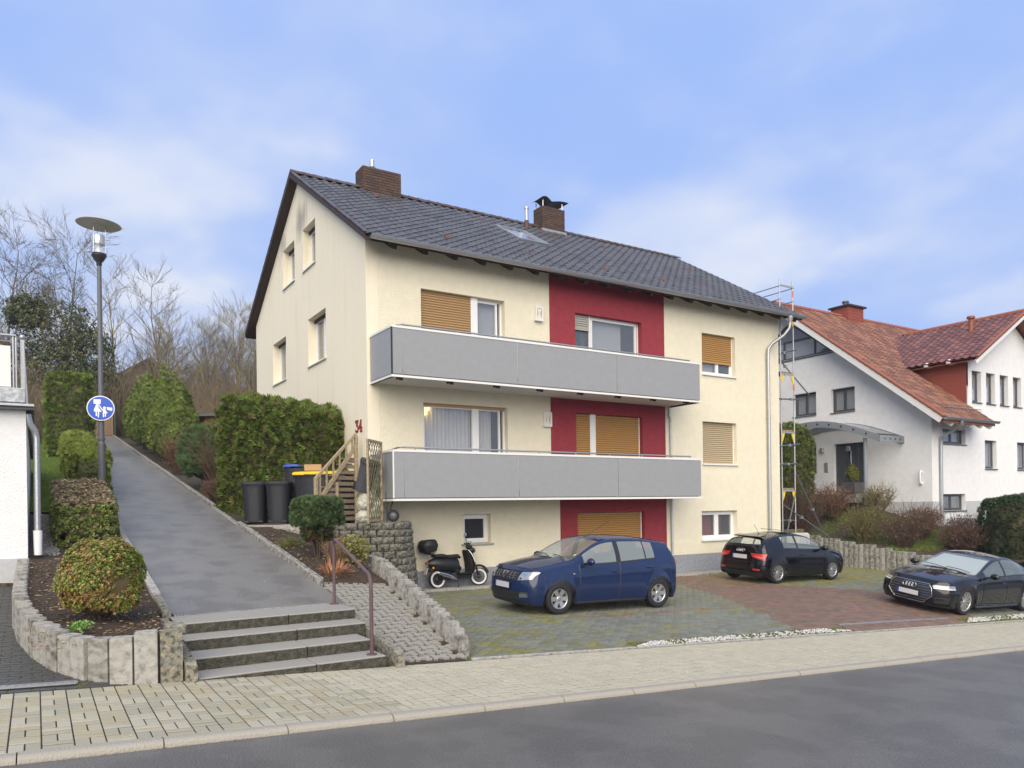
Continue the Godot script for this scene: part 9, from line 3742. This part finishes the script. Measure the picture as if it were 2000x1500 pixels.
	for s in [-1.0, 1.0]:
		rk.tube([Vector3(-0.86, 0.875, s * 0.07), Vector3(-0.6, 0.82, s * 0.10), Vector3(-0.42, 0.755, s * 0.15)], 0.011, 6)
		rk.tube([Vector3(-0.72, 0.875, s * 0.07), Vector3(-0.62, 0.77, s * 0.09)], 0.009, 6)
	part(T, "rack", rk, M.lamp_black)
	# exhaust, engine, stand
	var ex := MB.new()
	ex.tube([Vector3(-0.12, 0.205, 0.14), Vector3(-0.22, 0.245, 0.15), Vector3(-0.34, 0.30, 0.16), Vector3(-0.52, 0.36, 0.165), Vector3(-0.64, 0.395, 0.165), Vector3(-0.66, 0.40, 0.165)], [0.02, 0.042, 0.052, 0.05, 0.034, 0.014], 12)
	part(T, "exhaust", ex, M.chrome)
	var en := MB.new()
	en.cbox(Vector3(-0.26, 0.28, 0.0), Vector3(0.44, 0.17, 0.18), 0.04)
	en.cyl(Vector3(-0.18, 0.30, 0.07), Vector3(-0.18, 0.30, 0.13), 0.085, 0.08, 18)
	en.cyl(Vector3(-0.60, 0.228, -0.06), Vector3(-0.26, 0.28, -0.08), 0.06, 0.07, 10)
	part(T, "engine", en, M.alloy_dark)
	var sn := MB.new()
	sn.tube([Vector3(-0.07, 0.2, 0.08), Vector3(-0.05, 0.10, 0.10), Vector3(-0.08, 0.0, 0.14)], 0.014, 8)
	part(T, "stand", sn, M.lamp_black)
	var tl := MB.new()
	tl.ball(Vector3(-0.87, 0.64, 0), Vector3(0.04, 0.035, 0.06), 12)
	part(T, "tail_light", tl, M.tail_red)
	for s in [-1.0, 1.0]:
		tl = MB.new()
		tl.ball(Vector3(-0.76, 0.515, s * 0.125), Vector3(0.032, 0.032, 0.032), 12)
		part(T, "indicator", tl, M.indicator)
	var ng := MB.new()
	ng.cbox(Vector3(-0.90, 0.44, 0), Vector3(0.012, 0.17, 0.15), 0.003, Basis(Vector3.BACK, -0.35))
	part(T, "number_plate", ng, M.plate_white)
	ng = MB.new()
	ng.cbox(Vector3(-0.82, 0.48, 0), Vector3(0.10, 0.10, 0.10), 0.02, Basis(Vector3.BACK, -0.35))
	part(T, "plate_bracket", ng, M.black_plastic)


func _ready() -> void:
	make_camera_and_light()
	make_materials()
	build_ground()
	build_house()
	build_white_house()
	build_left_house()
	build_yard_things()
	build_lamp_and_sign()
	build_scaffold()
	build_blue_car()
	build_black_hatch()
	build_black_saloon()
	build_scooter()
	build_plants()
